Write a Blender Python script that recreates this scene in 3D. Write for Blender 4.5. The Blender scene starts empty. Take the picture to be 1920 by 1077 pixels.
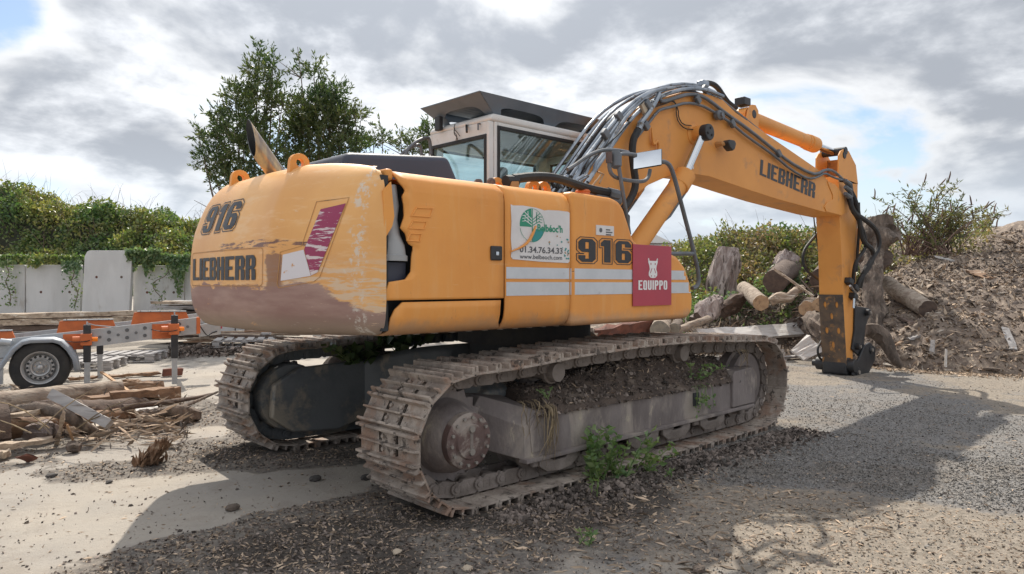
import bpy, bmesh, math, random
import numpy as np
from mathutils import Vector, Matrix
from mathutils.bvhtree import BVHTree
from mathutils.geometry import tessellate_polygon
random.seed(7); RNG = np.random.default_rng(11)
S = bpy.context.scene
COL = S.collection
# ---------------------------------------------------------------- camera, light, exposure
CAMP = Vector((-4.66, -4.685, 1.37)); FWD = Vector((.6845, .729, 0)); RGT = Vector((.729, -.6845, 0))
FPX = 1350.0; HY = 532.0
cd = bpy.data.cameras.new('camera'); cam = bpy.data.objects.new('camera', cd); COL.objects.link(cam)
cam.location = CAMP
cam.rotation_euler = (math.radians(90), 0, math.atan2(FWD.y, FWD.x) - math.pi/2)
cd.sensor_width = 36; cd.lens = FPX/1920*36; cd.shift_y = -(538.5-HY)/1920
cd.clip_end = 3000; cd.clip_start = .05
S.camera = cam
S.view_settings.view_transform = 'Standard'; S.view_settings.look = 'None'
S.view_settings.exposure = 1.4; S.view_settings.gamma = 1; S.view_settings.use_curve_mapping = False
SUND = Vector((.515, .775, 1.0)).normalized()      # towards the sun
sl = bpy.data.lights.new('sun', 'SUN'); sun = bpy.data.objects.new('sun', sl); COL.objects.link(sun)
sl.energy = 2.0; sl.angle = math.radians(.6); sl.color = (1, .93, .82)
sun.rotation_euler = SUND.to_track_quat('Z', 'Y').to_euler(); sun.location = (0, 0, 30)
S.cycles.max_bounces = 7; S.cycles.transparent_max_bounces = 12
S.cycles.use_fast_gi = False

class NT:
    def __init__(s, tree): s.t = tree; s.n = tree.nodes; s.l = tree.links
    def add(s, typ, _set=None, **inp):
        n = s.n.new(typ)
        for k, v in (_set or {}).items(): setattr(n, k, v)
        for k, v in inp.items():
            k = int(k[1:]) if k[0] == '_' else k.replace('_', ' ')
            s.put(n.inputs[k], v)
        return n
    def put(s, sock, v):
        if hasattr(v, 'links') and hasattr(v, 'is_output'): s.l.new(v, sock)
        else:
            if hasattr(sock, 'default_value') and hasattr(sock.default_value, '__len__') and not hasattr(v, '__len__'): v = (v,)*len(sock.default_value)
            if hasattr(v, '__len__') and len(v) == 3 and len(sock.default_value) == 4: v = (*v, 1)
            sock.default_value = v
    def math(s, op, a, b=0.0, c=None, clamp=False):
        n = s.n.new('ShaderNodeMath'); n.operation = op; n.use_clamp = clamp
        s.put(n.inputs[0], a); s.put(n.inputs[1], b)
        if c is not None: s.put(n.inputs[2], c)
        return n.outputs[0]
    def vmath(s, op, a, b=(0, 0, 0)):
        n = s.n.new('ShaderNodeVectorMath'); n.operation = op; s.put(n.inputs[0], a); s.put(n.inputs[1], b); return n.outputs[0]
    def noise(s, vec, scale, detail=5, rough=.55, dist=0, out=0):
        n = s.add('ShaderNodeTexNoise', Vector=vec, Scale=scale, Detail=detail, Roughness=rough, Distortion=dist); return n.outputs[out]
    def mix(s, f, a, b, blend='MIX'):
        n = s.n.new('ShaderNodeMix'); n.data_type = 'RGBA'; n.blend_type = blend
        s.put(n.inputs[0], f); s.put(n.inputs[6], a); s.put(n.inputs[7], b); return n.outputs[2]
    def ramp(s, f, lo, hi, smooth=True):
        n = s.n.new('ShaderNodeMapRange'); n.interpolation_type = 'SMOOTHSTEP' if smooth else 'LINEAR'
        s.put(n.inputs[0], f); s.put(n.inputs[1], lo); s.put(n.inputs[2], hi); return n.outputs[0]
    def sep(s, v):
        n = s.n.new('ShaderNodeSeparateXYZ'); s.put(n.inputs[0], v); return n.outputs
    def comb(s, x, y, z):
        n = s.n.new('ShaderNodeCombineXYZ'); s.put(n.inputs[0], x); s.put(n.inputs[1], y); s.put(n.inputs[2], z); return n.outputs[0]

W = bpy.data.worlds.new('World'); S.world = W; W.use_nodes = True
t = NT(W.node_tree); t.n.clear()
sky = t.add('ShaderNodeTexSky', dict(sky_type='NISHITA', sun_disc=False, sun_elevation=math.asin(SUND.z), sun_rotation=math.atan2(SUND.x, SUND.y), air_density=1.0, dust_density=.6, ozone_density=1.5))
bg1 = t.add('ShaderNodeBackground', Color=sky.outputs[0], Strength=.052)
SKO = (8.1, 10.7, 0)
tc = t.add('ShaderNodeTexCoord').outputs['Generated']
d = t.sep(tc)
zz = t.math('ADD', t.math('MAXIMUM', d[2], 0.0), .27)
px = t.math('DIVIDE', d[0], zz); py = t.math('DIVIDE', d[1], zz)
pv = t.comb(px, py, t.math('MULTIPLY', zz, .35))
n1 = t.noise(t.vmath('ADD', pv, SKO), 1.5, 9, .52, .25)
n2 = t.noise(t.vmath('ADD', pv, (SKO[0]+3.4, SKO[1]+1.7, .3)), 1.05, 8, .53, .3)
n3 = t.noise(t.vmath('ADD', pv, (9.1, 5.2, 2)), 3.2, 6, .6, .1)
cover = t.ramp(t.math('ADD', n1, t.math('MULTIPLY', n3, .14)), .43, .53)
shade = t.ramp(t.math('ADD', t.math('MULTIPLY', n2, .8), t.math('MULTIPLY', n3, .40)), .465, .645)
ccol = t.mix(shade, (.44, .45, .465), (.17, .183, .205))
edge = t.ramp(n1, .44, .55)
ccol = t.mix(t.math('MULTIPLY', t.math('SUBTRACT', 1, edge), .7), ccol, (.42, .425, .43))
hor = t.ramp(d[2], .0, .20)
ccol = t.mix(hor, (.27, .30, .335), ccol)
sdot = t.math('POWER', t.math('MAXIMUM', t.add('ShaderNodeVectorMath', dict(operation='DOT_PRODUCT'), _0=tc, _1=tuple(SUND)).outputs['Value'], 0), 7)
ccol = t.vmath('SCALE', ccol); t.put(ccol.node.inputs[3], t.math('MULTIPLY_ADD', sdot, .55, .98))
bg2 = t.add('ShaderNodeBackground', Color=ccol, Strength=1.0)
mx = t.n.new('ShaderNodeMixShader'); t.put(mx.inputs[0], t.math('MAXIMUM', cover, t.math('MULTIPLY', t.math('SUBTRACT', 1, hor), .97)))
t.l.new(bg1.outputs[0], mx.inputs[1]); t.l.new(bg2.outputs[0], mx.inputs[2])
out = t.n.new('ShaderNodeOutputWorld'); t.l.new(mx.outputs[0], out.inputs[0])

# ---------------------------------------------------------------- coordinates: photo pixel -> point on a real plane of the place
def ray(px, py): return FWD + RGT*((px-960)/FPX) + Vector((0, 0, (HY-py)/FPX))
def Q(px, py, Y): d = ray(px, py); return CAMP + d*((Y-CAMP.y)/d.y)
def QX(px, py, X): d = ray(px, py); return CAMP + d*((X-CAMP.x)/d.x)
def G(px, py, z=0): d = ray(px, py); return CAMP + d*((z-CAMP.z)/d.z)
def D(px, py, f): return CAMP + ray(px, py)*f
def RF(r, f, z=0): p = CAMP + RGT*r + FWD*f; p.z = z; return p

# ---------------------------------------------------------------- materials
MATS = {}
def newmat(name):
    m = bpy.data.materials.new(name); m.use_nodes = True; t = NT(m.node_tree); t.n.clear()
    b = t.add('ShaderNodeBsdfPrincipled'); o = t.add('ShaderNodeOutputMaterial'); t.l.new(b.outputs[0], o.inputs[0])
    MATS[name] = m
    return m, t, b
def pos(t): return t.add('ShaderNodeNewGeometry').outputs['Position']
def M(name, c1, c2=None, s=5, c3=None, s3=2.5, t3=.55, w3=.06, rough=.6, metal=0, bump=0, bs=40, stretch=None, island=0, spec=.5, obj=False, grain=False, c4=None, s4=14, t4=.66):
    m, t, b = newmat(name)
    p = t.add('ShaderNodeTexCoord').outputs['Object'] if obj else pos(t)
    if stretch: p = t.vmath('MULTIPLY', p, stretch)
    if grain:     # fibres run across the yard, as most of the timber there lies
        qq = t.sep(p); al = t.math('ADD', t.math('MULTIPLY', qq[0], RGT.x), t.math('MULTIPLY', qq[1], RGT.y)); ac = t.math('ADD', t.math('MULTIPLY', qq[0], FWD.x), t.math('MULTIPLY', qq[1], FWD.y))
        p = t.comb(t.math('MULTIPLY', al, .16), t.math('MULTIPLY', ac, 1.6), t.math('MULTIPLY', qq[2], 2.4))
    col = c1 if c2 is None else t.mix(t.ramp(t.noise(p, s, 6, .6), .35, .65), c1, c2)
    if c3 is not None:
        f = t.ramp(t.noise(p, s3, 8, .65, .3), t3-w3, t3+w3); col = t.mix(f, col, c3)
    if c4 is not None:
        f = t.ramp(t.noise(p, s4, 8, .7, .2), t4-.03, t4+.03); col = t.mix(f, col, c4)
    if grain: pass
    if island:
        r = t.add('ShaderNodeNewGeometry').outputs['Random Per Island']
        k = t.math('MULTIPLY_ADD', r, island, 1-island/2)
        col = t.vmath('MULTIPLY', col if not isinstance(col, tuple) else t.mix(0, col, col), t.comb(k, k, k))
    t.put(b.inputs['Base Color'], col); b.inputs['Roughness'].default_value = rough; b.inputs['Metallic'].default_value = metal
    b.inputs['Specular IOR Level'].default_value = spec
    if bump:
        bn = t.add('ShaderNodeBump', Strength=bump, Distance=.02, Height=t.noise(p, bs, 6, .65)); t.l.new(bn.outputs[0], b.inputs['Normal'])
    return m
YEL = (.80, .365, .115); YEL2 = (.73, .32, .095)

M('paint_boom', (.76, .335, .082), (.67, .285, .068), .9, (.52, .25, .10), 3.3, .62, .08, rough=.5, spec=.35, c4=(.16, .08, .05), s4=17, t4=.745, bump=.03, bs=6)
M('paint_dark', (.50, .25, .08), (.40, .19, .07), 2, (.10, .07, .05), 5, .6, rough=.6)
M('arm_plate', (.15, .10, .065), (.06, .048, .042), 4, (.36, .18, .06), 7, .60, rough=.6, bump=.15)
M('black_paint', (.02, .021, .024), (.035, .036, .04), 6, (.09, .075, .06), 6, .66, rough=.5, bump=.08, bs=20)
M('letter', (.02, .021, .026), (.03, .03, .035), 8, rough=.45)
M('letter_worn', (.022, .025, .034), (.035, .038, .048), 8, (.42, .23, .08), 9, .70, .02, rough=.5, stretch=(1, .5, 4))
M('hood', (.035, .042, .065), (.045, .05, .075), 2, (.08, .08, .085), 3, .70, rough=.5, bump=.02, bs=6)
M('rubber', (.016, .016, .018), (.03, .029, .028), 8, (.07, .06, .05), 5, .66, rough=.65, bump=.15, bs=30)
M('chrome', (.55, .57, .60), rough=.16, metal=1)
M('pipe', (.34, .37, .41), (.22, .25, .29), 5, (.11, .09, .07), 8, .60, rough=.3, metal=.85, bump=.05)
M('pipe_grey', (.16, .17, .19), (.12, .13, .14), 5, (.16, .10, .06), 7, .66, rough=.5, metal=.3)
M('canopy', (.17, .205, .245), (.145, .175, .21), 4, (.22, .19, .16), 6, .75, rough=.6, spec=.3)
M('cab_white', (.76, .75, .73), (.68, .67, .64), 2, (.50, .46, .40), 3, .69, rough=.45, c4=(.08, .06, .05), s4=40, t4=.67)
M('cab_dark', (.10, .10, .11), (.13, .13, .14), 3, rough=.7)
M('interior', (.04, .042, .045), rough=.9)
M('track_steel', (.46, .39, .33), (.27, .22, .185), 7, (.31, .205, .15), 4, .55, .08, rough=.8, metal=.05, bump=.8, bs=26, c4=(.11, .09, .075), s4=12, t4=.58)
M('track_far', (.44, .38, .33), (.24, .20, .17), 7, (.28, .18, .125), 5, .56, .08, rough=.75, metal=.05, bump=.7, bs=30, c4=(.10, .08, .07), s4=12, t4=.60)
M('frame_steel', (.235, .20, .188), (.145, .12, .112), 2.4, (.34, .29, .25), 3.0, .56, .08, rough=.75, bump=.4, bs=26, c4=(.42, .36, .28), s4=6, t4=.65, stretch=(1.3, 1.3, .55))
M('frame_dark', (.17, .18, .185), (.115, .125, .135), 3, (.30, .265, .215), 3, .57, rough=.7, bump=.2)
M('drive_cover', (.15, .09, .078), (.105, .07, .062), 5, (.30, .25, .215), 6, .56, .06, rough=.65, bump=.3, bs=30)
M('roller', (.26, .22, .195), (.17, .14, .12), 6, rough=.75, bump=.4, bs=40)
M('bolt', (.30, .27, .24), rough=.6, metal=.4)
M('soil', (.12, .088, .07), (.07, .052, .043), 9, (.19, .15, .12), 5, .6, rough=.95, bump=1.0, bs=35)
M('underdeck', (.03, .03, .033), (.05, .045, .04), 6, rough=.85, bump=.1)
M('galv', (.46, .48, .50), (.38, .40, .42), 6, (.28, .28, .28), 4, .66, rough=.38, metal=.55)
M('galv_dark', (.16, .17, .18), rough=.5, metal=.4)
M('orange', (.62, .155, .04), (.50, .125, .035), 6, (.38, .16, .08), 5, .64, rough=.5)
M('lamp_orange', (.95, .25, .01), rough=.2)
M('fender', (.33, .36, .40), (.28, .31, .35), 3, rough=.5)
M('rim', (.45, .45, .45), (.38, .38, .38), 6, rough=.4, metal=.4)
M('tyre', (.022, .022, .023), (.04, .038, .036), 6, rough=.8, bump=.2, bs=60)
M('concrete', (.62, .61, .60), (.54, .53, .52), 1.3, (.44, .41, .38), 1.8, .66, rough=.9, bump=.15, bs=14, c4=(.42, .41, .39), s4=5, t4=.7, stretch=(1.6, 1.6, .5))
M('wood_pale', (.52, .42, .32), (.36, .28, .21), 9, (.22, .16, .12), 7, .58, rough=.85, bump=.5, bs=30, obj=False, c4=(.62, .55, .46), s4=4, t4=.6, grain=True)
M('wood_grey', (.40, .38, .37), (.30, .28, .27), 10, (.20, .17, .15), 9, .62, rough=.85, bump=.4, bs=40, grain=True)
M('wood_brown', (.28, .17, .10), (.17, .10, .062), 9, (.42, .32, .23), 6, .6, rough=.85, bump=.5, bs=30, grain=True)
M('wood_dark', (.13, .09, .07), (.08, .056, .045), 8, (.24, .18, .14), 8, .62, rough=.9, bump=.6, bs=30, grain=True)
M('wood_tan', (.50, .31, .17), (.40, .24, .13), 9, rough=.8, bump=.3, grain=True)
M('white_board', (.66, .64, .62), (.54, .51, .48), 6, (.34, .30, .27), 7, .62, rough=.85, bump=.4, bs=24, grain=True)
M('bark', (.20, .155, .125), (.09, .07, .057), 6, (.33, .265, .21), 5, .62, rough=.95, bump=1.6, bs=16, stretch=(1.4, 1.4, .6))
M('bark_pale', (.42, .35, .28), (.27, .21, .165), 7, (.17, .13, .10), 6, .6, rough=.95, bump=1.0, bs=18, grain=True)
M('stump', (.48, .41, .38), (.26, .20, .18), 8, (.08, .06, .05), 6, .58, rough=.95, bump=1.6, bs=18, stretch=(1.6, 1.6, .22))
M('cut_pale', (.52, .36, .22), (.40, .26, .16), 10, (.24, .16, .10), 9, .64, rough=.85, bump=.3)
M('cut_dark', (.09, .065, .055), (.14, .10, .08), 10, rough=.9, bump=.3)
M('cut_grey', (.30, .27, .22), (.22, .20, .17), 12, rough=.9, bump=.3)
M('branch', (.16, .12, .09), rough=.9)
M('cane', (.20, .13, .10), (.13, .085, .07), 5, rough=.9, island=.8)
M('dry_grass', (.30, .23, .14), (.20, .15, .10), 6, rough=.95, island=.8)
M('sign_red', (.46, .045, .075), (.41, .04, .07), 2, rough=.38)
M('white_print', (.80, .79, .78), rough=.45)
M('sticker_white', (.72, .69, .68), (.65, .62, .61), 5, (.50, .42, .36), 9, .72, rough=.4)
M('reflective', (.60, .615, .64), (.54, .56, .585), 6, (.40, .38, .37), 8, .70, rough=.3)
M('green_print', (.02, .26, .15), rough=.4)
M('teal_print', (.02, .26, .25), rough=.4)
M('grey_print', (.10, .10, .11), rough=.5)
M('pvc_duct', (.42, .41, .41), (.33, .33, .33), 5, rough=.5)
M('seat', (.10, .11, .12), rough=.8)
M('roof_far', (.12, .12, .13), rough=.8)
M('stone_pale', (.52, .43, .32), (.42, .34, .26), 9, rough=.9, bump=.3)
M('stone_dark', (.09, .08, .075), (.06, .055, .05), 9, rough=.9, bump=.3)
M('brick_red', (.20, .08, .055), (.11, .05, .038), 6, rough=.9, bump=.3)
M('chips', (.46, .35, .25), (.32, .24, .175), 1.6, rough=.9, island=1.2)
M('chips_dark', (.21, .17, .145), (.13, .105, .09), 2, rough=.95, island=1.3)
M('gravel', (.25, .232, .212), (.185, .172, .156), 2, rough=.9, island=.9)
def leafmat(name, c1, c2, s=.8, island=1.0, rough=.42, tr=.35):
    m, t, b = newmat(name); p = pos(t)
    col = t.mix(t.ramp(t.noise(p, s, 4), .4, .6), c1, c2)
    r = t.add('ShaderNodeNewGeometry').outputs['Random Per Island']
    k = t.math('MULTIPLY_ADD', r, island, 1-island/2); k2 = t.math('MULTIPLY_ADD', r, island*.6, 1-island*.3)
    col = t.vmath('MULTIPLY', col, t.comb(k, k2, k2))
    t.put(b.inputs['Base Color'], col); b.inputs['Roughness'].default_value = rough
    tl = t.add('ShaderNodeBsdfTranslucent', Color=t.vmath('MULTIPLY', col, (1.3, 1.5, .7)))
    mx = t.n.new('ShaderNodeMixShader'); mx.inputs[0].default_value = tr
    t.l.new(b.outputs[0], mx.inputs[1]); t.l.new(tl.outputs[0], mx.inputs[2])
    o = [n for n in t.n if n.type == 'OUTPUT_MATERIAL'][0]; t.l.new(mx.outputs[0], o.inputs[0])
leafmat('leaf_tree', (.065, .10, .045), (.105, .125, .05))
leafmat('leaf_bramble', (.12, .185, .075), (.26, .25, .095), .55, 1.1)
leafmat('leaf_ivy', (.16, .235, .135), (.20, .26, .13), .9, .9)
leafmat('leaf_scrub', (.19, .195, .085), (.26, .19, .12), .9, 1.0)
leafmat('leaf_buddleia', (.12, .135, .065), (.19, .17, .09), 1.2, .9)
leafmat('leaf_weed', (.17, .25, .10), (.22, .29, .12), 4, .6)
# glass
m, t, b = newmat('glass'); t.n.remove(b)
tr = t.add('ShaderNodeBsdfTransparent', Color=(.88, .965, .965)); gl = t.add('ShaderNodeBsdfGlossy', Color=(.9, .95, .95), Roughness=.03)
bf = t.add('ShaderNodeNewGeometry').outputs['Backfacing']; fr = t.add('ShaderNodeFresnel', IOR=t.math('MULTIPLY_ADD', bf, 1/1.5-1.5, 1.5)); ms = t.n.new('ShaderNodeMixShader'); t.put(ms.inputs[0], t.math('MULTIPLY_ADD', fr.outputs[0], 1.0, .06, clamp=True))
t.l.new(tr.outputs[0], ms.inputs[1]); t.l.new(gl.outputs[0], ms.inputs[2]); t.l.new(ms.outputs[0], [n for n in t.n if n.type == 'OUTPUT_MATERIAL'][0].inputs[0])
M('mirror', (.85, .88, .92), rough=.04, metal=1)
# counterweight: worn paint, grime band, scuffs
m, t, b = newmat('cw_paint'); p = pos(t); q = t.sep(p)
nz = t.noise(t.vmath('MULTIPLY', p, (3, 3, 9)), 1.4, 8, .65, .2)
nzf = t.noise(t.vmath('MULTIPLY', p, (2, 2, 14)), 2.5, 8, .7, .1)
col = t.mix(t.ramp(t.noise(p, 1.6, 6), .35, .65), (.82, .44, .15), (.74, .37, .12))
col = t.mix(t.math('MULTIPLY', t.ramp(t.noise(t.vmath('MULTIPLY', p, (1, 1, 6)), 3, 8, .7), .52, .66), .5), col, (.84, .55, .29))
# broad rubbed area under the sticker: bare undercoat showing through in streaks
band = t.math('ADD', q[2], t.math('MULTIPLY', t.math('SUBTRACT', nz, .5), .22))
rub = t.math('MULTIPLY', t.ramp(band, 1.56, 1.40), t.ramp(nzf, .46, .54))
rub = t.math('MULTIPLY', rub, t.ramp(q[1], -.45, -.62))
col = t.mix(rub, col, (.70, .50, .33))
# brown vertical rub between the two panels
dy = t.math('ABSOLUTE', t.math('ADD', q[1], .625))
streak = t.math('MULTIPLY', t.ramp(t.math('ADD', dy, t.math('MULTIPLY', t.math('SUBTRACT', nz, .5), .12)), .075, .05), t.ramp(band, 1.57, 1.55))
col = t.mix(t.math('MULTIPLY', streak, .85), col, (.25, .125, .08))
band = t.math('ADD', band, t.math('MULTIPLY', t.math('SUBTRACT', nzf, .5), .16))
grime = t.ramp(t.math('ADD', band, t.math('MULTIPLY', t.ramp(q[1], -.85, -1.25), .13)), 1.372, 1.345)
gcol = t.mix(t.ramp(t.noise(t.vmath('MULTIPLY', p, (1, 1, 5)), 2, 7, .6), .35, .68), (.29, .165, .14), (.40, .26, .215))
gcol = t.mix(t.math('MULTIPLY', t.ramp(q[2], 1.22, 1.09), .7), gcol, (.34, .27, .20))
col = t.mix(t.math('MULTIPLY', grime, t.ramp(nzf, .68, .62)), col, gcol)
# horizontal scrape marks above the lettering panel
hz = t.math('ABSOLUTE', t.math('SUBTRACT', q[2], 1.605))
hs = t.math('MULTIPLY', t.ramp(t.math('ADD', hz, t.math('MULTIPLY', t.math('SUBTRACT', nz, .5), .09)), .028, .016), t.ramp(nzf, .47, .53))
hs = t.math('MULTIPLY', hs, t.math('MULTIPLY', t.ramp(q[1], .12, .02), t.ramp(q[1], -1.0, -.85)))
col = t.mix(hs, col, (.20, .10, .07))
# pale scuffs along the corner by the side seam
cy = t.math('ABSOLUTE', t.math('ADD', t.math('ADD', q[1], 1.165), t.math('MULTIPLY', t.math('SUBTRACT', 1.95, q[2]), -.03)))
sc = t.math('MULTIPLY', t.ramp(t.math('ADD', cy, t.math('MULTIPLY', t.math('SUBTRACT', nz, .5), .25)), .06, .02), t.ramp(t.noise(p, 24, 8, .7), .49, .58))
col = t.mix(t.math('MULTIPLY', sc, .75), col, (.66, .61, .54))
sc2 = t.math('MULTIPLY', t.ramp(t.noise(t.vmath('MULTIPLY', p, (4, 4, 13)), 3.3, 9, .75, .6), .61, .66), t.math('MULTIPLY', t.ramp(q[1], -.5, -.7), t.ramp(t.noise(p, 2.1, 3), .42, .58)))
col = t.mix(t.math('MULTIPLY', sc2, .8), col, (.75, .66, .55))
dk = t.ramp(t.noise(t.vmath('MULTIPLY', p, (5, 5, 20)), 3, 8, .7, .4), .715, .735)
col = t.mix(t.math('MULTIPLY', dk, .8), col, (.12, .07, .05))
t.put(b.inputs['Base Color'], col); t.put(b.inputs['Roughness'], t.math('MULTIPLY_ADD', grime, .2, .42))
bn = t.add('ShaderNodeBump', Strength=.12, Distance=.02, Height=t.noise(p, 6, 6, .6)); t.l.new(bn.outputs[0], b.inputs['Normal'])
# red / white chevron sticker: scraped
m, t, b = newmat('sticker_red'); p = pos(t)
col = t.mix(t.ramp(t.noise(t.vmath('MULTIPLY', p, (5, 2, 16)), 2.2, 8, .7, .4), .51, .55), (.31, .035, .10), (.66, .56, .56))
t.put(b.inputs['Base Color'], col); b.inputs['Roughness'].default_value = .35
m, t, b = newmat('sticker_scraped'); p = pos(t)
col = t.mix(t.ramp(t.noise(t.vmath('MULTIPLY', p, (3, 3, 4)), 3.5, 7, .7), .60, .62), (.70, .66, .68), (.60, .30, .11))
t.put(b.inputs['Base Color'], col); b.inputs['Roughness'].default_value = .4
# exhaust: heat-tinted steel
m, t, b = newmat('exhaust'); p = pos(t)
col = t.mix(t.ramp(t.noise(t.vmath('MULTIPLY', p, (9, 9, 2)), 1.2, 5), .4, .6), (.62, .42, .22), (.28, .22, .18))
t.put(b.inputs['Base Color'], col); b.inputs['Roughness'].default_value = .28; b.inputs['Metallic'].default_value = .9
# body panels: faded enamel with dust, run marks, hairline scratches and dents
m, t, b = newmat('paint'); p = pos(t); q = t.sep(p)
col = t.mix(t.ramp(t.noise(p, 1.1, 6, .6), .35, .65), (.82, .355, .085), (.74, .30, .07))
col = t.mix(t.math('MULTIPLY', t.ramp(t.noise(t.vmath('MULTIPLY', p, (5, 5, .7)), 2.2, 7, .65), .50, .74), .35), col, (.80, .45, .19))
col = t.mix(t.math('MULTIPLY', t.ramp(t.noise(t.vmath('MULTIPLY', p, (.6, .6, 7)), 3, 8, .75, .3), .62, .67), .22), col, (.86, .55, .30))
col = t.mix(t.math('MULTIPLY', t.ramp(t.noise(t.vmath('MULTIPLY', p, (9, 9, 1.2)), 3.3, 8, .7), .62, .70), .5), col, (.45, .22, .10))
low = t.ramp(t.math('ADD', q[2], t.math('MULTIPLY', t.math('SUBTRACT', t.noise(p, 5, 7, .65), .5), .22)), 1.19, 1.07)
col = t.mix(t.math('MULTIPLY', low, .75), col, (.42, .27, .17))
col = t.mix(t.ramp(t.noise(t.vmath('MULTIPLY', p, (1, 1, 3.5)), 4.3, 9, .78, .6), .685, .70), col, (.16, .085, .055))
col = t.mix(t.ramp(t.noise(p, 30, 8, .7, .2), .70, .73), col, (.25, .13, .07))
t.put(b.inputs['Base Color'], col); t.put(b.inputs['Roughness'], t.math('MULTIPLY_ADD', t.noise(p, 4, 5, .6), .3, .34)); b.inputs['Specular IOR Level'].default_value = .35
bn = t.add('ShaderNodeBump', Strength=.22, Distance=.03, Height=t.math('ADD', t.noise(p, 2.6, 4, .5), t.math('MULTIPLY', t.noise(p, 30, 4, .6), .03))); t.l.new(bn.outputs[0], b.inputs['Normal'])
# ground
m, t, b = newmat('ground'); p = pos(t); q = t.sep(p)
dpt = t.math('ADD', t.math('MULTIPLY', q[0], RGT.x), t.math('MULTIPLY', q[1], RGT.y))   # left-right position across the yard
dpt = t.math('SUBTRACT', dpt, CAMP.x*RGT.x + CAMP.y*RGT.y)
dirtShadeA = t.add('ShaderNodeAttribute', dict(attribute_name='dirt')).outputs['Fac']; gravA = t.add('ShaderNodeAttribute', dict(attribute_name='gravel')).outputs['Fac']; mudShadeA = t.add('ShaderNodeAttribute', dict(attribute_name='mud')).outputs['Fac']
fine = t.noise(p, 18, 8, .75); mid = t.noise(p, 3.5, 7, .65)
slab = t.mix(t.ramp(t.noise(p, .9, 6), .35, .65), (.42, .375, .32), (.355, .325, .29))
slab = t.mix(t.ramp(t.noise(p, 34, 6, .7), .60, .70), slab, (.26, .21, .17))
dirt = t.mix(t.ramp(fine, .35, .68), (.125, .115, .105), (.28, .245, .21))
grav = t.mix(t.ramp(t.noise(p, 40, 8, .75), .36, .66), (.14, .135, .132), (.29, .275, .258))
dust = t.mix(t.ramp(t.noise(p, 30, 8, .75), .36, .66), (.20, .175, .145), (.355, .305, .25))
edgeN = t.math('MULTIPLY', t.math('SUBTRACT', t.math('ADD', t.math('MULTIPLY', fine, .6), t.math('MULTIPLY', mid, .4)), .5), .9)
grav = t.mix(t.ramp(t.math('ADD', gravA, edgeN), -.02, .14), dust, grav)
a = t.mix(t.ramp(t.math('ADD', dirtShadeA, edgeN), .06, .2), slab, dirt)
grav = t.mix(t.math('MULTIPLY', t.ramp(t.math('ADD', dirtShadeA, edgeN), .12, .35), .75), grav, dirt)
a = t.mix(t.ramp(t.math('ADD', dpt, t.math('MULTIPLY', t.math('SUBTRACT', mid, .5), 2.5)), -.3, 1.4), a, grav)
a = t.mix(t.math('MULTIPLY', t.ramp(t.noise(p, 2.2, 8, .7, .5), .50, .66), .35), a, (.24, .20, .165))
a = t.mix(t.math('MULTIPLY', t.ramp(t.math('ADD', mudShadeA, edgeN), .25, .6), .8), a, (.055, .046, .04))
t.put(b.inputs['Base Color'], a); b.inputs['Roughness'].default_value = .95; b.inputs['Specular IOR Level'].default_value = .2
hgt = t.math('ADD', t.noise(p, 22, 8, .75), t.math('MULTIPLY', t.noise(p, 90, 3, .6), .35))
bn = t.add('ShaderNodeBump', Strength=.55, Distance=.03, Height=hgt); t.l.new(bn.outputs[0], b.inputs['Normal'])
M('mound', (.25, .195, .155), (.155, .12, .096), 3, (.36, .29, .225), 7, .58, rough=.95, bump=1.0, bs=14)
M('bank', (.05, .05, .03), (.03, .032, .02), 2, rough=1, bump=.5)

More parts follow.
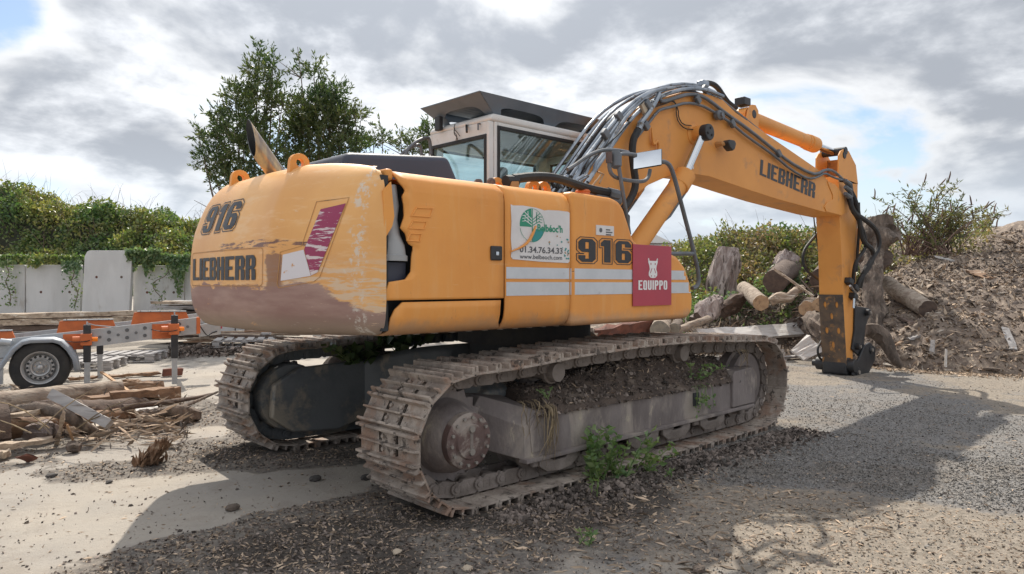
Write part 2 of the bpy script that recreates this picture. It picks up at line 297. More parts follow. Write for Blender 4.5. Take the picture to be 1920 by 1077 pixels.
# ---------------------------------------------------------------- mesh helpers
def tag(o, label=None, cat=None, group=None, kind=None):
    if label: o['label'] = label
    if cat: o['category'] = cat
    if group: o['group'] = group
    if kind: o['kind'] = kind
    return o
def thing(name, label, cat, loc=(0, 0, 0), group=None):
    o = bpy.data.objects.new(name, None); COL.objects.link(o); o.location = loc; o.empty_display_size = .2
    return tag(o, label, cat, group)
def wloc(o):
    v = Vector((0, 0, 0))
    while o is not None: v += o.location; o = o.parent
    return v
class MB:
    def __init__(s): s.v = []; s.f = []
    def poly(s, vs, fs):
        k = len(s.v); s.v += [tuple(v) for v in vs]; s.f += [tuple(i+k for i in f) for f in fs]; return s
    def box(s, c, d, rot=None):
        c = Vector(c); x, y, z = d[0]/2, d[1]/2, d[2]/2
        vs = [Vector((a*x, b_*y, e*z)) for a in (-1, 1) for b_ in (-1, 1) for e in (-1, 1)]
        if rot is not None: vs = [rot @ v for v in vs]
        return s.poly([c+v for v in vs], [(0, 1, 3, 2), (4, 6, 7, 5), (0, 4, 5, 1), (2, 3, 7, 6), (0, 2, 6, 4), (1, 5, 7, 3)])
    def span(s, a, b): return s.box([(a[i]+b[i])/2 for i in range(3)], [abs(b[i]-a[i]) for i in range(3)])
    def prism(s, pts, y0, y1):            # pts: (X,z) pairs, extruded along Y
        n = len(pts)
        vs = [(p[0], y0, p[1]) for p in pts] + [(p[0], y1, p[1]) for p in pts]
        fs = [tuple(range(n)), tuple(range(2*n-1, n-1, -1))] + [(i, i+n, (i+1) % n+n, (i+1) % n) for i in range(n)]
        return s.poly(vs, fs)
    def loft(s, rings, close=True, caps=True):
        n = len(rings[0]); vs = [v for r in rings for v in r]; fs = []
        for i in range(len(rings)-1):
            for j in range(n if close else n-1):
                a, b_ = i*n+j, i*n+(j+1) % n; fs.append((a, b_, b_+n, a+n))
        if caps and close: fs += [tuple(range(n-1, -1, -1)), tuple(range((len(rings)-1)*n, len(rings)*n))]
        return s.poly(vs, fs)
    def tube(s, path, r, n=8, smooth=0, caps=True):
        P = [Vector(p) for p in path]
        R = list(r) if hasattr(r, '__len__') else [r]*len(P)
        for _ in range(smooth):
            NP = [P[0]]; NR = [R[0]]
            for i in range(len(P)-1):
                NP += [P[i].lerp(P[i+1], .25), P[i].lerp(P[i+1], .75)]; NR += [R[i]*.75+R[i+1]*.25, R[i]*.25+R[i+1]*.75]
            P = NP+[P[-1]]; R = NR+[R[-1]]
        rings = []; up = None
        for i, p in enumerate(P):
            tn = (P[min(i+1, len(P)-1)]-P[max(i-1, 0)]).normalized()
            if up is None: up = tn.orthogonal().normalized()
            up = (up - tn*up.dot(tn)).normalized(); sd = tn.cross(up)
            rings.append([p + (up*math.cos(2*math.pi*k/n)+sd*math.sin(2*math.pi*k/n))*R[i] for k in range(n)])
        return s.loft(rings, True, caps)
    def cyl(s, a, b, r, n=16): return s.tube([a, b], r, n)
    def lathe(s, c, axis, prof, n=20, caps=True):    # prof: (distance along axis, radius)
        c = Vector(c); ax = Vector(axis).normalized(); u = ax.orthogonal().normalized(); w = ax.cross(u)
        return s.loft([[c+ax*h+(u*math.cos(2*math.pi*k/n)+w*math.sin(2*math.pi*k/n))*r for k in range(n)] for h, r in prof], True, caps)
    def build(s, name, mat, parent=None, bevel=0, seg=2, smooth=False, solid=0, loc=None):
        me = bpy.data.meshes.new(name)
        off = wloc(parent) if parent else Vector((0, 0, 0))
        l = Vector(loc) if loc is not None else Vector((0, 0, 0))
        tot = off+l
        me.from_pydata([tuple(Vector(v)-tot) for v in s.v], [], s.f); me.validate()
        bm = bmesh.new(); bm.from_mesh(me); bmesh.ops.recalc_face_normals(bm, faces=bm.faces); bm.to_mesh(me); bm.free()
        if smooth: me.polygons.foreach_set('use_smooth', [True]*len(me.polygons))
        me.materials.append(MATS[mat])
        o = bpy.data.objects.new(name, me); COL.objects.link(o)
        if parent: o.parent = parent
        o.location = l
        if solid: md = o.modifiers.new('s', 'SOLIDIFY'); md.thickness = solid; md.offset = -1
        if bevel:
            md = o.modifiers.new('b', 'BEVEL'); md.width = bevel; md.segments = seg; md.limit_method = 'ANGLE'; md.angle_limit = math.radians(30); md.harden_normals = False
        if smooth or (bevel and seg > 1):
            me.polygons.foreach_set('use_smooth', [True]*len(me.polygons))
            md = o.modifiers.new('w', 'WEIGHTED_NORMAL') if bevel else None
            if not bevel: me.set_sharp_from_angle(angle=math.radians(40))
            elif md: md.keep_sharp = True; me.set_sharp_from_angle(angle=math.radians(60)) if False else None
        return o
def inst(src, parent, mw=None, name=None):
    o = bpy.data.objects.new(name or src.name.split('.')[0], src.data); COL.objects.link(o); o.parent = parent
    for md in src.modifiers:
        if md.type == 'BEVEL':
            k = o.modifiers.new('b', 'BEVEL'); k.width = md.width; k.segments = md.segments; k.limit_method = 'ANGLE'
    if mw is not None: o.matrix_local = mw
    return o
def npmesh(name, V, F, mat, nper, parent=None, kind=None):
    me = bpy.data.meshes.new(name); V = np.asarray(V, dtype=np.float32).reshape(-1, 3); F = np.asarray(F, dtype=np.int32).reshape(-1, nper)
    if parent is not None: V = V - np.array(wloc(parent), dtype=np.float32)
    me.vertices.add(len(V)); me.vertices.foreach_set('co', V.ravel())
    me.loops.add(F.size); me.loops.foreach_set('vertex_index', F.ravel())
    me.polygons.add(len(F)); me.polygons.foreach_set('loop_start', np.arange(0, F.size, nper, dtype=np.int32))
    me.update(calc_edges=True); me.materials.append(MATS[mat])
    o = bpy.data.objects.new(name, me); COL.objects.link(o)
    if parent is not None: o.parent = parent
    if kind: o['kind'] = kind
    return o
def unit(v): return v/np.maximum(np.linalg.norm(v, axis=1, keepdims=True), 1e-9)
def leaves(name, P, L, mat, asp=.4, dirs=None, up=.2, parent=None, kind=None, fold=.25):
    P = np.asarray(P); n = len(P); d = RNG.normal(size=(n, 3)) if dirs is None else np.asarray(dirs)+RNG.normal(size=(n, 3))*.45
    d[:, 2] += up; d = unit(d); s = unit(np.cross(d, RNG.normal(size=(n, 3)))); nn = np.cross(d, s)
    L = (L*RNG.uniform(.6, 1.35, n))[:, None]
    a = P; c = P+d*L; m1 = P+d*L*.45+s*L*asp*.5+nn*L*fold*asp; m2 = P+d*L*.45-s*L*asp*.5+nn*L*fold*asp
    V = np.stack([a, m1, c, m2], 1).reshape(-1, 3); k = np.arange(n)[:, None]*4
    F = np.concatenate([k+np.array([[0, 1, 2]]), k+np.array([[0, 2, 3]])], 1)
    return npmesh(name, V, F, mat, 3, parent, kind)
def chips(name, P, L, mat, asp=.25, th=.12, flat=.35, kind='stuff', parent=None, dirs=None):
    P = np.asarray(P); n = len(P); d = RNG.normal(size=(n, 3)) if dirs is None else np.asarray(dirs)
    d[:, 2] *= flat; d = unit(d); s = RNG.normal(size=(n, 3)); s[:, 2] *= flat; s = unit(np.cross(np.cross(d, s), d)); u = np.cross(d, s)
    L = (L*np.exp(np.clip(RNG.normal(0, .45, n), -1, .75)))[:, None]; A = asp*RNG.uniform(.5, 1.6, (n, 1))
    a = P-d*L*.5; b_ = P+d*L*.5; c = P+s*L*A*.5+u*L*th*.5; e = P-s*L*A*.5-u*L*th*.3; g = P+u*L*th
    V = np.stack([a, c, b_, e, g], 1).reshape(-1, 3); k = np.arange(n)[:, None]*5
    T = np.array([[0, 1, 4], [1, 2, 4], [2, 3, 4], [3, 0, 4]]).reshape(1, -1); F = (k+T)
    return npmesh(name, V, F, mat, 3, parent, kind)
def vnoise(x, y, seed=0):
    x = np.asarray(x, dtype=float); y = np.asarray(y, dtype=float)
    xi = np.floor(x).astype(np.int64); yi = np.floor(y).astype(np.int64); xf = x-xi; yf = y-yi
    def h(a, b):
        n = (a*374761393+b*668265263+seed*1442695041) & 0x7fffffff; n = ((n ^ (n >> 13))*1274126177) & 0x7fffffff
        return ((n ^ (n >> 16)) & 0xffff)/65535.0
    u = xf*xf*(3-2*xf); v = yf*yf*(3-2*yf)
    return (h(xi, yi)*(1-u)+h(xi+1, yi)*u)*(1-v)+(h(xi, yi+1)*(1-u)+h(xi+1, yi+1)*u)*v
def fbm(x, y, seed=0, o=4):
    r = 0; a = .5
    for i in range(o): r = r+a*(vnoise(x, y, seed+i)-.5); x = x*2.03; y = y*2.03; a *= .5
    return r

# ---- lettering and decals on real surfaces
GL = {'L': ["##...", "##...", "##...", "##...", "##...", "##...", "#####"], 'I': ["##", "##", "##", "##", "##", "##", "##"],
 'E': ["#####", "##...", "##...", "####.", "##...", "##...", "#####"], 'B': ["####p", "##.##", "##.##", "####<", "##.##", "##.##", "####d"],
 'H': ["##.##", "##.##", "##.##", "#####", "##.##", "##.##", "##.##"], 'R': ["####p", "##.##", "##.##", "####d", "##.##", "##.##", "##.##"],
 '9': ["q###p", "##.##", "##.##", "b####", "...##", "##.##", "b###d"], '1': ["q##", "###", ".##", ".##", ".##", ".##", ".##"],
 '6': ["q###p", "##.##", "##...", "####p", "##.##", "##.##", "b###d"],
 'Q': ["q###p", "##.##", "##.##", "##.##", "##.##", "##.##", "b####"], 'U': ["##.##", "##.##", "##.##", "##.##", "##.##", "##.##", "b###d"],
 'P': ["####p", "##.##", "##.##", "####d", "##...", "##...", "##..."], 'O': ["q###p", "##.##", "##.##", "##.##", "##.##", "##.##", "b###d"],
 'Y': ["##.##", "##.##", "##.##", "b###d", ".b#d.", "..#..", "..#.."]}
def glyph_cells(text, gap=.9):
    out = []; x = 0
    for ch in text:
        g = GL[ch]; w = len(g[0])
        for r, row in enumerate(g):
            for c, k in enumerate(row):
                X0, X1, Y0, Y1 = x+c, x+c+1, 7-r-1, 7-r
                A, B, C_, D_ = (X0, Y0), (X1, Y0), (X1, Y1), (X0, Y1)
                if k == '#': out.append([A, B, C_, D_])
                elif k == 'q': out.append([A, B, C_])
                elif k == 'p': out.append([A, B, D_])
                elif k == 'b': out.append([B, C_, D_])
                elif k == 'd': out.append([A, C_, D_])
                elif k == '<': out.append([A, (X0+.6, Y0+.5), D_])
        x += w+gap
    return [[(p[0]/(x-gap), p[1]/7) for p in q] for q in out]
def font_cells(text, size_fix=True, bold=0.0):
    cu = bpy.data.curves.new('txt', 'FONT'); cu.body = text; cu.resolution_u = 3; cu.offset = bold
    o = bpy.data.objects.new('txt', cu); COL.objects.link(o)
    dg = bpy.context.evaluated_depsgraph_get(); me = bpy.data.meshes.new_from_object(o.evaluated_get(dg))
    vs = [(v.co.x, v.co.y) for v in me.vertices]; fs = [list(p.vertices) for p in me.polygons]
    bpy.data.objects.remove(o); bpy.data.curves.remove(cu); bpy.data.meshes.remove(me)
    x0 = min(v[0] for v in vs); x1 = max(v[0] for v in vs); y0 = min(v[1] for v in vs); y1 = max(v[1] for v in vs)
    return [[((vs[i][0]-x0)/(x1-x0), (vs[i][1]-y0)/(y1-y0)) for i in f] for f in fs]
def quadmap(tl, tr, br, bl):
    def f(u, v):
        a = [bl[i]*(1-u)+br[i]*u for i in (0, 1)]; b_ = [tl[i]*(1-u)+tr[i]*u for i in (0, 1)]
        return (a[0]*(1-v)+b_[0]*v, a[1]*(1-v)+b_[1]*v)
    return f
def bvh_of(o):
    dg = bpy.context.evaluated_depsgraph_get(); me = o.evaluated_get(dg).to_mesh(); me.calc_loop_triangles()
    mw = wloc(o); return BVHTree.FromPolygons([v.co+mw for v in me.vertices], [tuple(t.vertices) for t in me.loop_triangles])
def decal(name, bvh, cells, mapf, mat, parent, off=.003, origin=None, fb=None):
    """cells in (u,v); mapf -> photo pixel (or (Y,z) with origin='X': seen square from behind)"""
    m = MB()
    for c in cells:
        pts = []
        for (u, v) in c:
            a = mapf(u, v)
            if origin == 'X': o_, d_ = Vector((-6, a[0], a[1])), Vector((1, 0, 0))
            elif origin == 'Y': o_, d_ = Vector((a[0], -6, a[1])), Vector((0, 1, 0))
            else: o_, d_ = CAMP, ray(*a).normalized()
            h = bvh.ray_cast(o_, d_)
            if h[0] is None: break
            n = h[1] if h[1].dot(d_) < 0 else -h[1]
            pts.append(h[0]+n*off)
        if len(pts) == len(c): m.poly(pts, [tuple(range(len(pts)))])
    if m.v: return m.build(name, mat, parent)
def subdivide(poly, step):
    """polygon in px -> small cells (grid clipped by centre test plus edge triangles kept simple)"""
    bm = bmesh.new(); vs = [bm.verts.new((p[0], p[1], 0)) for p in poly]; bm.faces.new(vs)
    xs = [p[0] for p in poly]; ys = [p[1] for p in poly]
    for ax, lo, hi in ((0, min(xs), max(xs)), (1, min(ys), max(ys))):
        k = lo+step
        while k < hi-1e-6:
            co = [0, 0, 0]; no = [0, 0, 0]; co[ax] = k; no[ax] = 1
            bmesh.ops.bisect_plane(bm, geom=bm.verts[:]+bm.edges[:]+bm.faces[:], plane_co=co, plane_no=no); k += step
    out = [[(v.co.x, v.co.y) for v in f.verts] for f in bm.faces]; bm.free(); return out
ident = lambda u, v: (u, v)
def outline(loop, d0, d1):
    """thin frame between two offsets of a closed loop"""
    n = len(loop); area = sum(loop[i][0]*loop[(i+1) % n][1]-loop[(i+1) % n][0]*loop[i][1] for i in range(n)); sg = 1 if area > 0 else -1
    def offp(d):
        r = []
        for i in range(n):
            a, b_, c = Vector(loop[i-1]), Vector(loop[i]), Vector(loop[(i+1) % n])
            n1 = Vector(((b_-a).y, -(b_-a).x)).normalized()*sg; n2 = Vector(((c-b_).y, -(c-b_).x)).normalized()*sg
            k = (n1+n2); k = k/max(k.dot(n1), .3); r.append((b_.x+k.x*d, b_.y+k.y*d))
        return r
    A, B = offp(d0), offp(d1)
    return [[A[i], A[(i+1) % n], B[(i+1) % n], B[i]] for i in range(n)]
def digits916():
    fill = glyph_cells('916', gap=1.5); W_ = 5+3+5+3.0; fills = [[c for c in fill if lo <= sum(p[0] for p in c)/len(c)*16 < hi] for lo, hi in ((0, 5.5), (5.5, 10.2), (10.2, 17))]
    L9 = [(0, .7), (0, 2), (2, 2), (2, 3), (.7, 3), (0, 3.7), (0, 6.3), (.7, 7), (4.3, 7), (5, 6.3), (5, .7), (4.3, 0), (.7, 0)]
    L1 = [(0, 5), (0, 6.4), (.6, 7), (3, 7), (3, 0), (1, 0), (1, 5)]
    L6 = [(0, .7), (0, 6.3), (.7, 7), (4.3, 7), (5, 6.3), (5, 5), (2, 5), (2, 4), (4.3, 4), (5, 3.3), (5, .7), (4.3, 0), (.7, 0)]
    ocs = []
    for L_, dx in ((L9, 0), (L1, 6.5), (L6, 11)):
        ocs.append([[(p[0]/W_, p[1]/7) for p in c] for c in outline([(p[0]+dx, p[1]) for p in L_], .35, .58)])
    return fills, ocs
# ================================================================ EXCAVATOR
EX = thing('excavator', 'large yellow tracked excavator with white cab and scuffed rounded counterweight, bucket off', 'excavator', (0, 0, 0))
def cube(parent, name, mat, a, b, bevel=0, **k): return MB().span(a, b).build(name, mat, parent, bevel, **k)

# ---- crawlers
def track_path():
    R0, cx0, cz0 = .402, -1.92, .435; R1, cx1, cz1 = .405, 1.66, .44
    P = [(-1.90, .033), (-1.0, .031), (0, .031), (1.0, .031), (1.62, .035)]
    for k in range(1, 16): a = -math.pi/2+math.pi*k/16; P.append((cx1+R1*math.cos(a), cz1+R1*math.sin(a)))
    P += [(1.66, .845), (1.2, .865), (.55, .90), (-.2, .905), (-.95, .88), (-1.5, .845), (-1.90, .837)]
    for k in range(1, 16): a = math.pi/2+math.pi*k/16; P.append((cx0+R0*math.cos(a), cz0+R0*math.sin(a)))
    P = [np.array(p) for p in P]; P.append(P[0])
    sL = [0]
    for i in range(1, len(P)): sL.append(sL[-1]+np.linalg.norm(P[i]-P[i-1]))
    N = int(round(sL[-1]/.186)); out = []
    for k in range(N):
        d = sL[-1]*k/N; i = max(j for j in range(len(sL)) if sL[j] <= d+1e-9); i = min(i, len(P)-2)
        f = (d-sL[i])/(sL[i+1]-sL[i]); out.append(P[i]*(1-f)+P[i+1]*f)
    return out, sL[-1]/N
PATH, PITCH = track_path(); h = PITCH/2
def shoe_mesh(m, seed):
    rnd = random.Random(seed)
    def prof(hole):
        g = .042
        top = [(-h*1.02, -.004), (-h*.95, g*.95), (-h*.78, g*.95), (-h*.68, 0)]
        A = top + [(-h*.08, 0), (-h*.05, g*.8), (h*.07, g*.8), (h*.10, 0)]
        B = [(h*.74, 0), (h*.77, g), (h*.93, g), (h*1.0, 0), (h*1.13, -.008)]
        und = [(h*1.13, -.02), (h*.9, -.013), (-h*.8, -.013), (-h*.98, -.02)]
        if not hole: return [A+B+und]
        return [top+[(-h*.70, -.013), (-h*.98, -.02)], [(-h*.08, 0), (-h*.05, g*.8), (h*.07, g*.8), (h*.10, 0), (h*.10, -.013), (-h*.08, -.013)], [(h*.70, -.013), (h*.70, 0)]+B+[(h*1.13, -.02), (h*.9, -.013)]]
    ys = [(-.30, -.099, 0), (-.099, -.071, 1), (-.071, .071, 0), (.071, .099, 1), (.099, .30, 0)]
    for y0, y1, hole in ys:
        for pr in prof(hole):
            n = len(pr); e0 = .006 if y0 < -.29 else 0
            vs = [(x, y0, z) for x, z in pr]+[(x, y1, z) for x, z in pr]
            fs = [(i, i+n, (i+1) % n+n, (i+1) % n) for i in range(n)]
            if y0 < -.29 or hole: fs.append(tuple(range(n)))
            if y1 > .29 or hole: fs.append(tuple(range(2*n-1, n-1, -1)))
            m.poly(vs, fs)
    for bx in (-h*.40, h*.42):
        for by in (-.06, .05):
            m.cyl((bx, by, -.005), (bx, by, .014), .014, 6)
    return m
def link_mesh(m):
    for s_ in (-1, 1):
        y0 = s_*.085
        pts = [(-h*1.15, -.050), (-h*.95, -.022), (h*.85, -.022), (h*1.0, -.045), (h*1.0, -.09), (h*.82, -.118), (-h*.25, -.122), (-h*.55, -.105), (-h*.8, -.122), (-h*1.15, -.105)]
        m.prism(pts, y0-.017, y0+.017)
        m.cyl((-h, y0+s_*.010, -.078), (-h, y0+s_*.034, -.078), .036, 14)
        m.cyl((-h, y0+s_*.030, -.078), (-h, y0+s_*.042, -.078), .02, 10)
        for cx in (-h*.32, h*.22): m.box((cx, y0+s_*.0165, -.070), (.034, .006, .05))
    m.cyl((-h, -.09, -.078), (-h, .09, -.078), .026, 10)
    return m
shoe_src = []
def crawler(yc, sgn, matshoe, near):
    fr = MB()
    if near:
        Yo, Yi = -1.335, -.93
        fr.prism([(-1.41, .225), (1.50, .255), (1.50, .53), (1.18, .505), (-1.28, .527), (-1.41, .44)], Yo, Yi)
    else:
        Yo, Yi = .93, 1.30
        fr.prism([(-1.41, .225), (1.50, .255), (1.50, .53), (-1.28, .527), (-1.41, .44)], Yo, Yi)
    F_ = fr.build('track_frame', 'frame_steel' if near else 'frame_dark', EX, .012)
    if near:
        # bottom rail, top flange, weld plate, end yoke, guard box
        MB().poly([(-1.42, -1.375, .205), (1.52, -1.375, .235), (1.52, -1.30, .235), (-1.42, -1.30, .205), (-1.42, -1.375, .232), (1.52, -1.375, .262), (1.52, -1.30, .262), (-1.42, -1.30, .232)],
                  [(0, 1, 2, 3), (7, 6, 5, 4), (0, 4, 5, 1), (1, 5, 6, 2), (2, 6, 7, 3), (3, 7, 4, 0)]).build('bottom_rail', 'frame_steel', F_, .004)
        MB().prism([(1.16, .262), (1.56, .268), (1.56, .55), (1.50, .60), (1.20, .585), (1.16, .55)], -1.362, -1.0).build('guard_box', 'frame_steel', F_, .012)
        MB().box((.60, -1.338, .40), (.085, .012, .11)).build('tension_port', 'interior', F_, .004)
        MB().prism([(-1.34, .26), (-1.12, .262), (-1.12, .51), (-1.30, .512), (-1.36, .42)], -1.341, -1.32).build('doubler_plate', 'frame_steel', F_, .003)
        MB().poly([(-1.41, -1.333, .225), (-1.41, -1.333, .44), (-1.28, -1.333, .527), (-1.62, -1.12, .30), (-1.66, -1.12, .56), (-1.60, -1.12, .64), (-1.41, -.95, .225), (-1.41, -.95, .5), (-1.28, -.95, .6), (-1.62, -.95, .3), (-1.66, -.95, .56), (-1.6, -.95, .64)],
                  [(0, 1, 4, 3), (1, 2, 5, 4), (3, 4, 10, 9), (4, 5, 11, 10), (0, 3, 9, 6), (2, 8, 11, 5), (6, 9, 10, 7), (7, 10, 11, 8), (0, 6, 7, 1), (1, 7, 8, 2)]).build('end_yoke', 'frame_steel', F_, .006)
    # final drive
    s = -1 if near else 1
    yo = yc+s*.0
    dr = MB().lathe((-1.92, yc-s*.24, .435), (0, s, 0), [(0, .265), (.02, .275), (.22, .270), (.25, .235), (.36, .215), (.44, .172), (.455, .160)], 36)
    dr.build('final_drive', 'frame_dark' if not near else 'frame_steel', F_, smooth=True)
    sp = MB(); pts = []
    nt = 21
    for k in range(nt*2):
        a = 2*math.pi*k/nt/2; r = .312 if k % 2 else .275
        pts.append((-1.92+r*math.cos(a), .435+r*math.sin(a)))
    sp.prism(pts, yc-.03, yc+.03).build('sprocket', 'frame_steel', F_, .006)
    if near:
        cv = MB().lathe((-1.92, yc-.215, .435), (0, -1, 0), [(0, .168), (.05, .168), (.056, .160), (.058, .108), (.072, .100), (.074, .0)], 40).build('drive_cover', 'drive_cover', F_, smooth=True)
        for k in range(14):
            a = 2*math.pi*k/14+.1; b0 = Vector((-1.92+.140*math.cos(a), yc-.272, .435+.140*math.sin(a)))
            MB().cyl(b0, b0+Vector((0, -.014, 0)), .011, 6).build('bolt', 'bolt', F_) if k == 0 else inst([c for c in F_.children if c.name.startswith('bolt')][0], F_, Matrix.Translation((b0.x+1.92-.140*math.cos(.1), 0, b0.z-.435-.140*math.sin(.1))))
        for dz in (-.06, .075):
            b0 = Vector((-1.92, yc-.285, .435+dz)); MB().cyl(b0, b0+Vector((0, -.016, 0)), .02, 10).build('drain_plug', 'bolt', F_)
        MB().box((-1.92, yc-.287, .44), (.022, .008, .17)).build('weld_bead', 'roller', F_)
    # idler and rollers
    MB().lathe((1.64, yc-.09, .44), (0, 1, 0), [(.02, .17), (.0, .272), (.05, .280), (.055, .318), (.125, .318), (.13, .280), (.18, .272), (.16, .17)], 40).build('idler', 'frame_steel', F_, smooth=True)
    MB().cyl((1.64, yc-.13, .44), (1.64, yc+.13, .44), .15, 24).build('idler_hub', 'roller', F_, .01)
    rs = None
    for k in range(8):
        x = -1.28+k*.38
        if rs is None:
            rs = MB().lathe((x, yc-.15, .235), (0, 1, 0), [(0, .03), (0, .06), (.04, .065), (.045, .10), (.07, .10), (.075, .078), (.12, .078), (.18, .078), (.225, .078), (.23, .10), (.255, .10), (.26, .065), (.30, .06), (.30, .03)], 20).build('track_roller', 'roller', F_, smooth=True)
        else: inst(rs, F_, Matrix.Translation((k*.38, 0, 0)))
    rb = None
    for k in range(8):
        x = -1.28+k*.38
        if near:
            if rb is None: rb = MB().box((x, -1.32, .20), (.09, .035, .085)).build('roller_bracket', 'roller', F_, .012)
            else: inst(rb, F_, Matrix.Translation((k*.38, 0, .0035*k)))
    if near:
        gs = None
        for x in (-1.09, -.14, .30, .84):
            pts = [(-.20, .19), (-.185, .13), (-.12, .088), (0, .075), (.12, .088), (.185, .13), (.20, .19), (.10, .185), (.06, .155), (-.06, .155), (-.10, .185)]
            if gs is None: gs = MB().prism([(p[0]-1.09, p[1]+.03) for p in pts], -1.352, -1.322).build('track_guide', 'roller', F_, .005)
            else: inst(gs, F_, Matrix.Translation((x+1.09, 0, .005*(x+1.09))))
    for x, z in ((-1.02, .755), (.52, .785)):
        MB().lathe((x, yc-s*.12, z), (0, s, 0), [(0, .055), (.0, .085), (.03, .085), (.035, .062), (.17, .062), (.175, .085), (.205, .085), (.21, .07), (.27, .064), (.275, .0)], 24).build('carrier_roller', 'roller', F_, smooth=True)
        MB().prism([(x-.05, .5), (x+.05, .5), (x+.035, z), (x-.035, z)], yc-s*.125, yc-s*.20).build('roller_bracket', 'frame_steel', F_, .006)
    # shoes and links: one object each
    root = bpy.data.objects.new('track_chain', None); 
    n = len(PATH)
    for k in range(n):
        a, b = PATH[k], PATH[(k+1) % n]; mid = (a+b)/2; tx = (b-a)/np.linalg.norm(b-a); nz = np.array([tx[1], -tx[0]])   # outward for this winding
        mw = Matrix(((tx[0], 0, nz[0], mid[0]), (0, 1, 0, yc), (tx[1], 0, nz[1], mid[1]), (0, 0, 0, 1)))
        if near is not None:
            key = 's'+str(near)
            if key not in SRC:
                sh = MB(); shoe_mesh(sh, 3); o = sh.build('track_shoe', matshoe, F_, .0025, seg=1); o.matrix_local = mw; SRC[key] = o
                lk = MB(); link_mesh(lk); o2 = lk.build('chain_link', 'roller' if near else 'frame_dark', F_, .004, seg=1); o2.matrix_local = mw; SRC[key+'l'] = o2
            else:
                j = Matrix.Rotation(random.uniform(-.012, .012), 4, 'Y')
                inst(SRC[key], F_, mw @ j); inst(SRC[key+'l'], F_, mw)
    bpy.data.objects.remove(root)
    return F_
SRC = {}
FN = crawler(-1.13, -1, 'track_steel', True)
FF = crawler(1.13, 1, 'track_far', False)
# motor guard on the inner side of the far crawler
MB().prism([(-1.95, .16), (-1.55, .13), (-1.2, .22), (-1.2, .62), (-1.3, .70), (-1.9, .68), (-2.12, .56), (-2.14, .30)], .78, .86).build('motor_guard', 'frame_dark', FF, .02)
MB().prism([(-1.22, .2), (-1.16, .2), (-1.16, .66), (-1.22, .66)], .76, .90).build('guard_rib', 'frame_dark', FF, .006)

# ---- lower carriage
lc = MB().lathe((-.11, 0, .34), (0, 0, 1), [(0, .62), (.30, .66), (.36, .60)], 32)
LC = lc.build('lower_carriage', 'frame_dark', EX, .01)
for sx, nm in ((-1, 0), (1, 0)):
    for sy in (-1, 1):
        rings = []
        for k in range(7):
            f = k/6; x = -.11+sx*(.25+f*.85); y = sy*(.30+f*.68); hw = .36-.04*f; zt = .83-.20*f*f; zb = .32-.04*f
            rings.append([(x-hw, y, zb), (x+hw, y, zb), (x+hw, y, zt-.05), (x+hw*.7, y, zt), (x-hw*.7, y, zt), (x-hw, y, zt-.05)])
        MB().loft(rings).build('carriage_leg', 'frame_dark', LC, .02)
MB().cyl((-.11, 0, .68), (-.11, 0, .86), .50, 40).build('slew_ring', 'interior', EX)
MB().cyl((-.11, 0, .86), (-.11, 0, 1.06), .60, 40).build('slew_bearing', 'underdeck', EX)

# ---- upper frame and engine bay
UF = cube(EX, 'upper_frame', 'underdeck', (-2.36, -1.16, 1.075), (.62, 1.20, 1.15), .01)
cube(UF, 'cab_platform', 'underdeck', (-.30, .2, 1.07), (1.55, 1.25, 1.17), .02)
for k in range(11): cube(UF, 'belly_bolt', 'bolt', (-2.2+k*.14, -1.05, 1.055), (-2.17+k*.14, -1.02, 1.076))
EB = cube(EX, 'engine_bay', 'interior', (-2.34, -1.14, 1.15), (-.92, 1.17, 1.955), .01)
cube(EX, 'tank_box', 'underdeck', (-.90, -1.12, 1.15), (.0, -.50, 1.93), .02)
cube(EX, 'deck', 'paint', (-2.36, -1.06, 1.955), (-.50, 1.18, 1.995), .01)
cube(EX, 'left_side_panel', 'paint', (-2.38, 1.172, 1.07), (-.34, 1.25, 2.03), .05, seg=4)
# battered duct and box seen through the torn panel
MB().span((-2.376, -1.2, 1.96), (Q(749, 338, -1.25).x-.004, -1.0, 2.03)).build('corner_strip', 'paint', EX, .02, seg=3)
MB().lathe((-2.315, -1.165, 1.50), (.0, 0, 1), [(0, .095), (.03, .095), (.035, .085), (.09, .078), (.15, .052), (.24, .036), (.32, .045), (.44, .030)], 18).build('air_duct', 'pvc_duct', EX, smooth=True)
cube(EX, 'filter_box', 'hood', (-2.37, -1.20, 1.33), (-2.235, -1.142, 1.495), .006)

prof = [(-1.00, 2.035), (-1.10, 2.032), (-1.165, 2.018), (-1.215, 1.985), (-1.243, 1.935), (-1.25, 1.87), (-1.25, 1.78)]
def zrow(z0, z1, n): return [(-1.25, z0+(z1-z0)*k/n) for k in range(1, n+1)]
def skin(name, rows, xl, xr, mat='paint', nx=10, parent=EX):
    m = MB(); rings = []
    for (y, z) in rows:
        a, b = xl(z), xr(z); rings.append([(a+(b-a)*k/nx, y, z) for k in range(nx+1)])
    m.loft(rings, close=False, caps=False)
    o = m.build(name, mat, parent, smooth=True, solid=.014); return o
tear = [(338, 749), (350, 757), (358, 761), (368, 755), (385, 758), (406, 759), (418, 755), (428, 752), (439, 762), (450, 764), (459, 768), (463, 776), (480, 773), (495, 772), (510, 771), (520, 764), (528, 758), (529, 730), (545, 725), (560, 724)]
tl_ = sorted([(Q(x, y, -1.25).z, Q(x, y, -1.25).x) for y, x in tear])
def tearx(z):
    if z >= 1.965: return Q(749, 338, -1.25).x
    return float(np.interp(z, [a for a, _ in tl_], [b for _, b in tl_]))
rowsA = [r for r in prof if r[1] > 1.96] + [(-1.2425, 1.958), (-1.2455, 1.93)] + zrow(1.925, 1.275, 44)
pa = skin('engine_door', rowsA, tearx, lambda z: -1.508, nx=12)
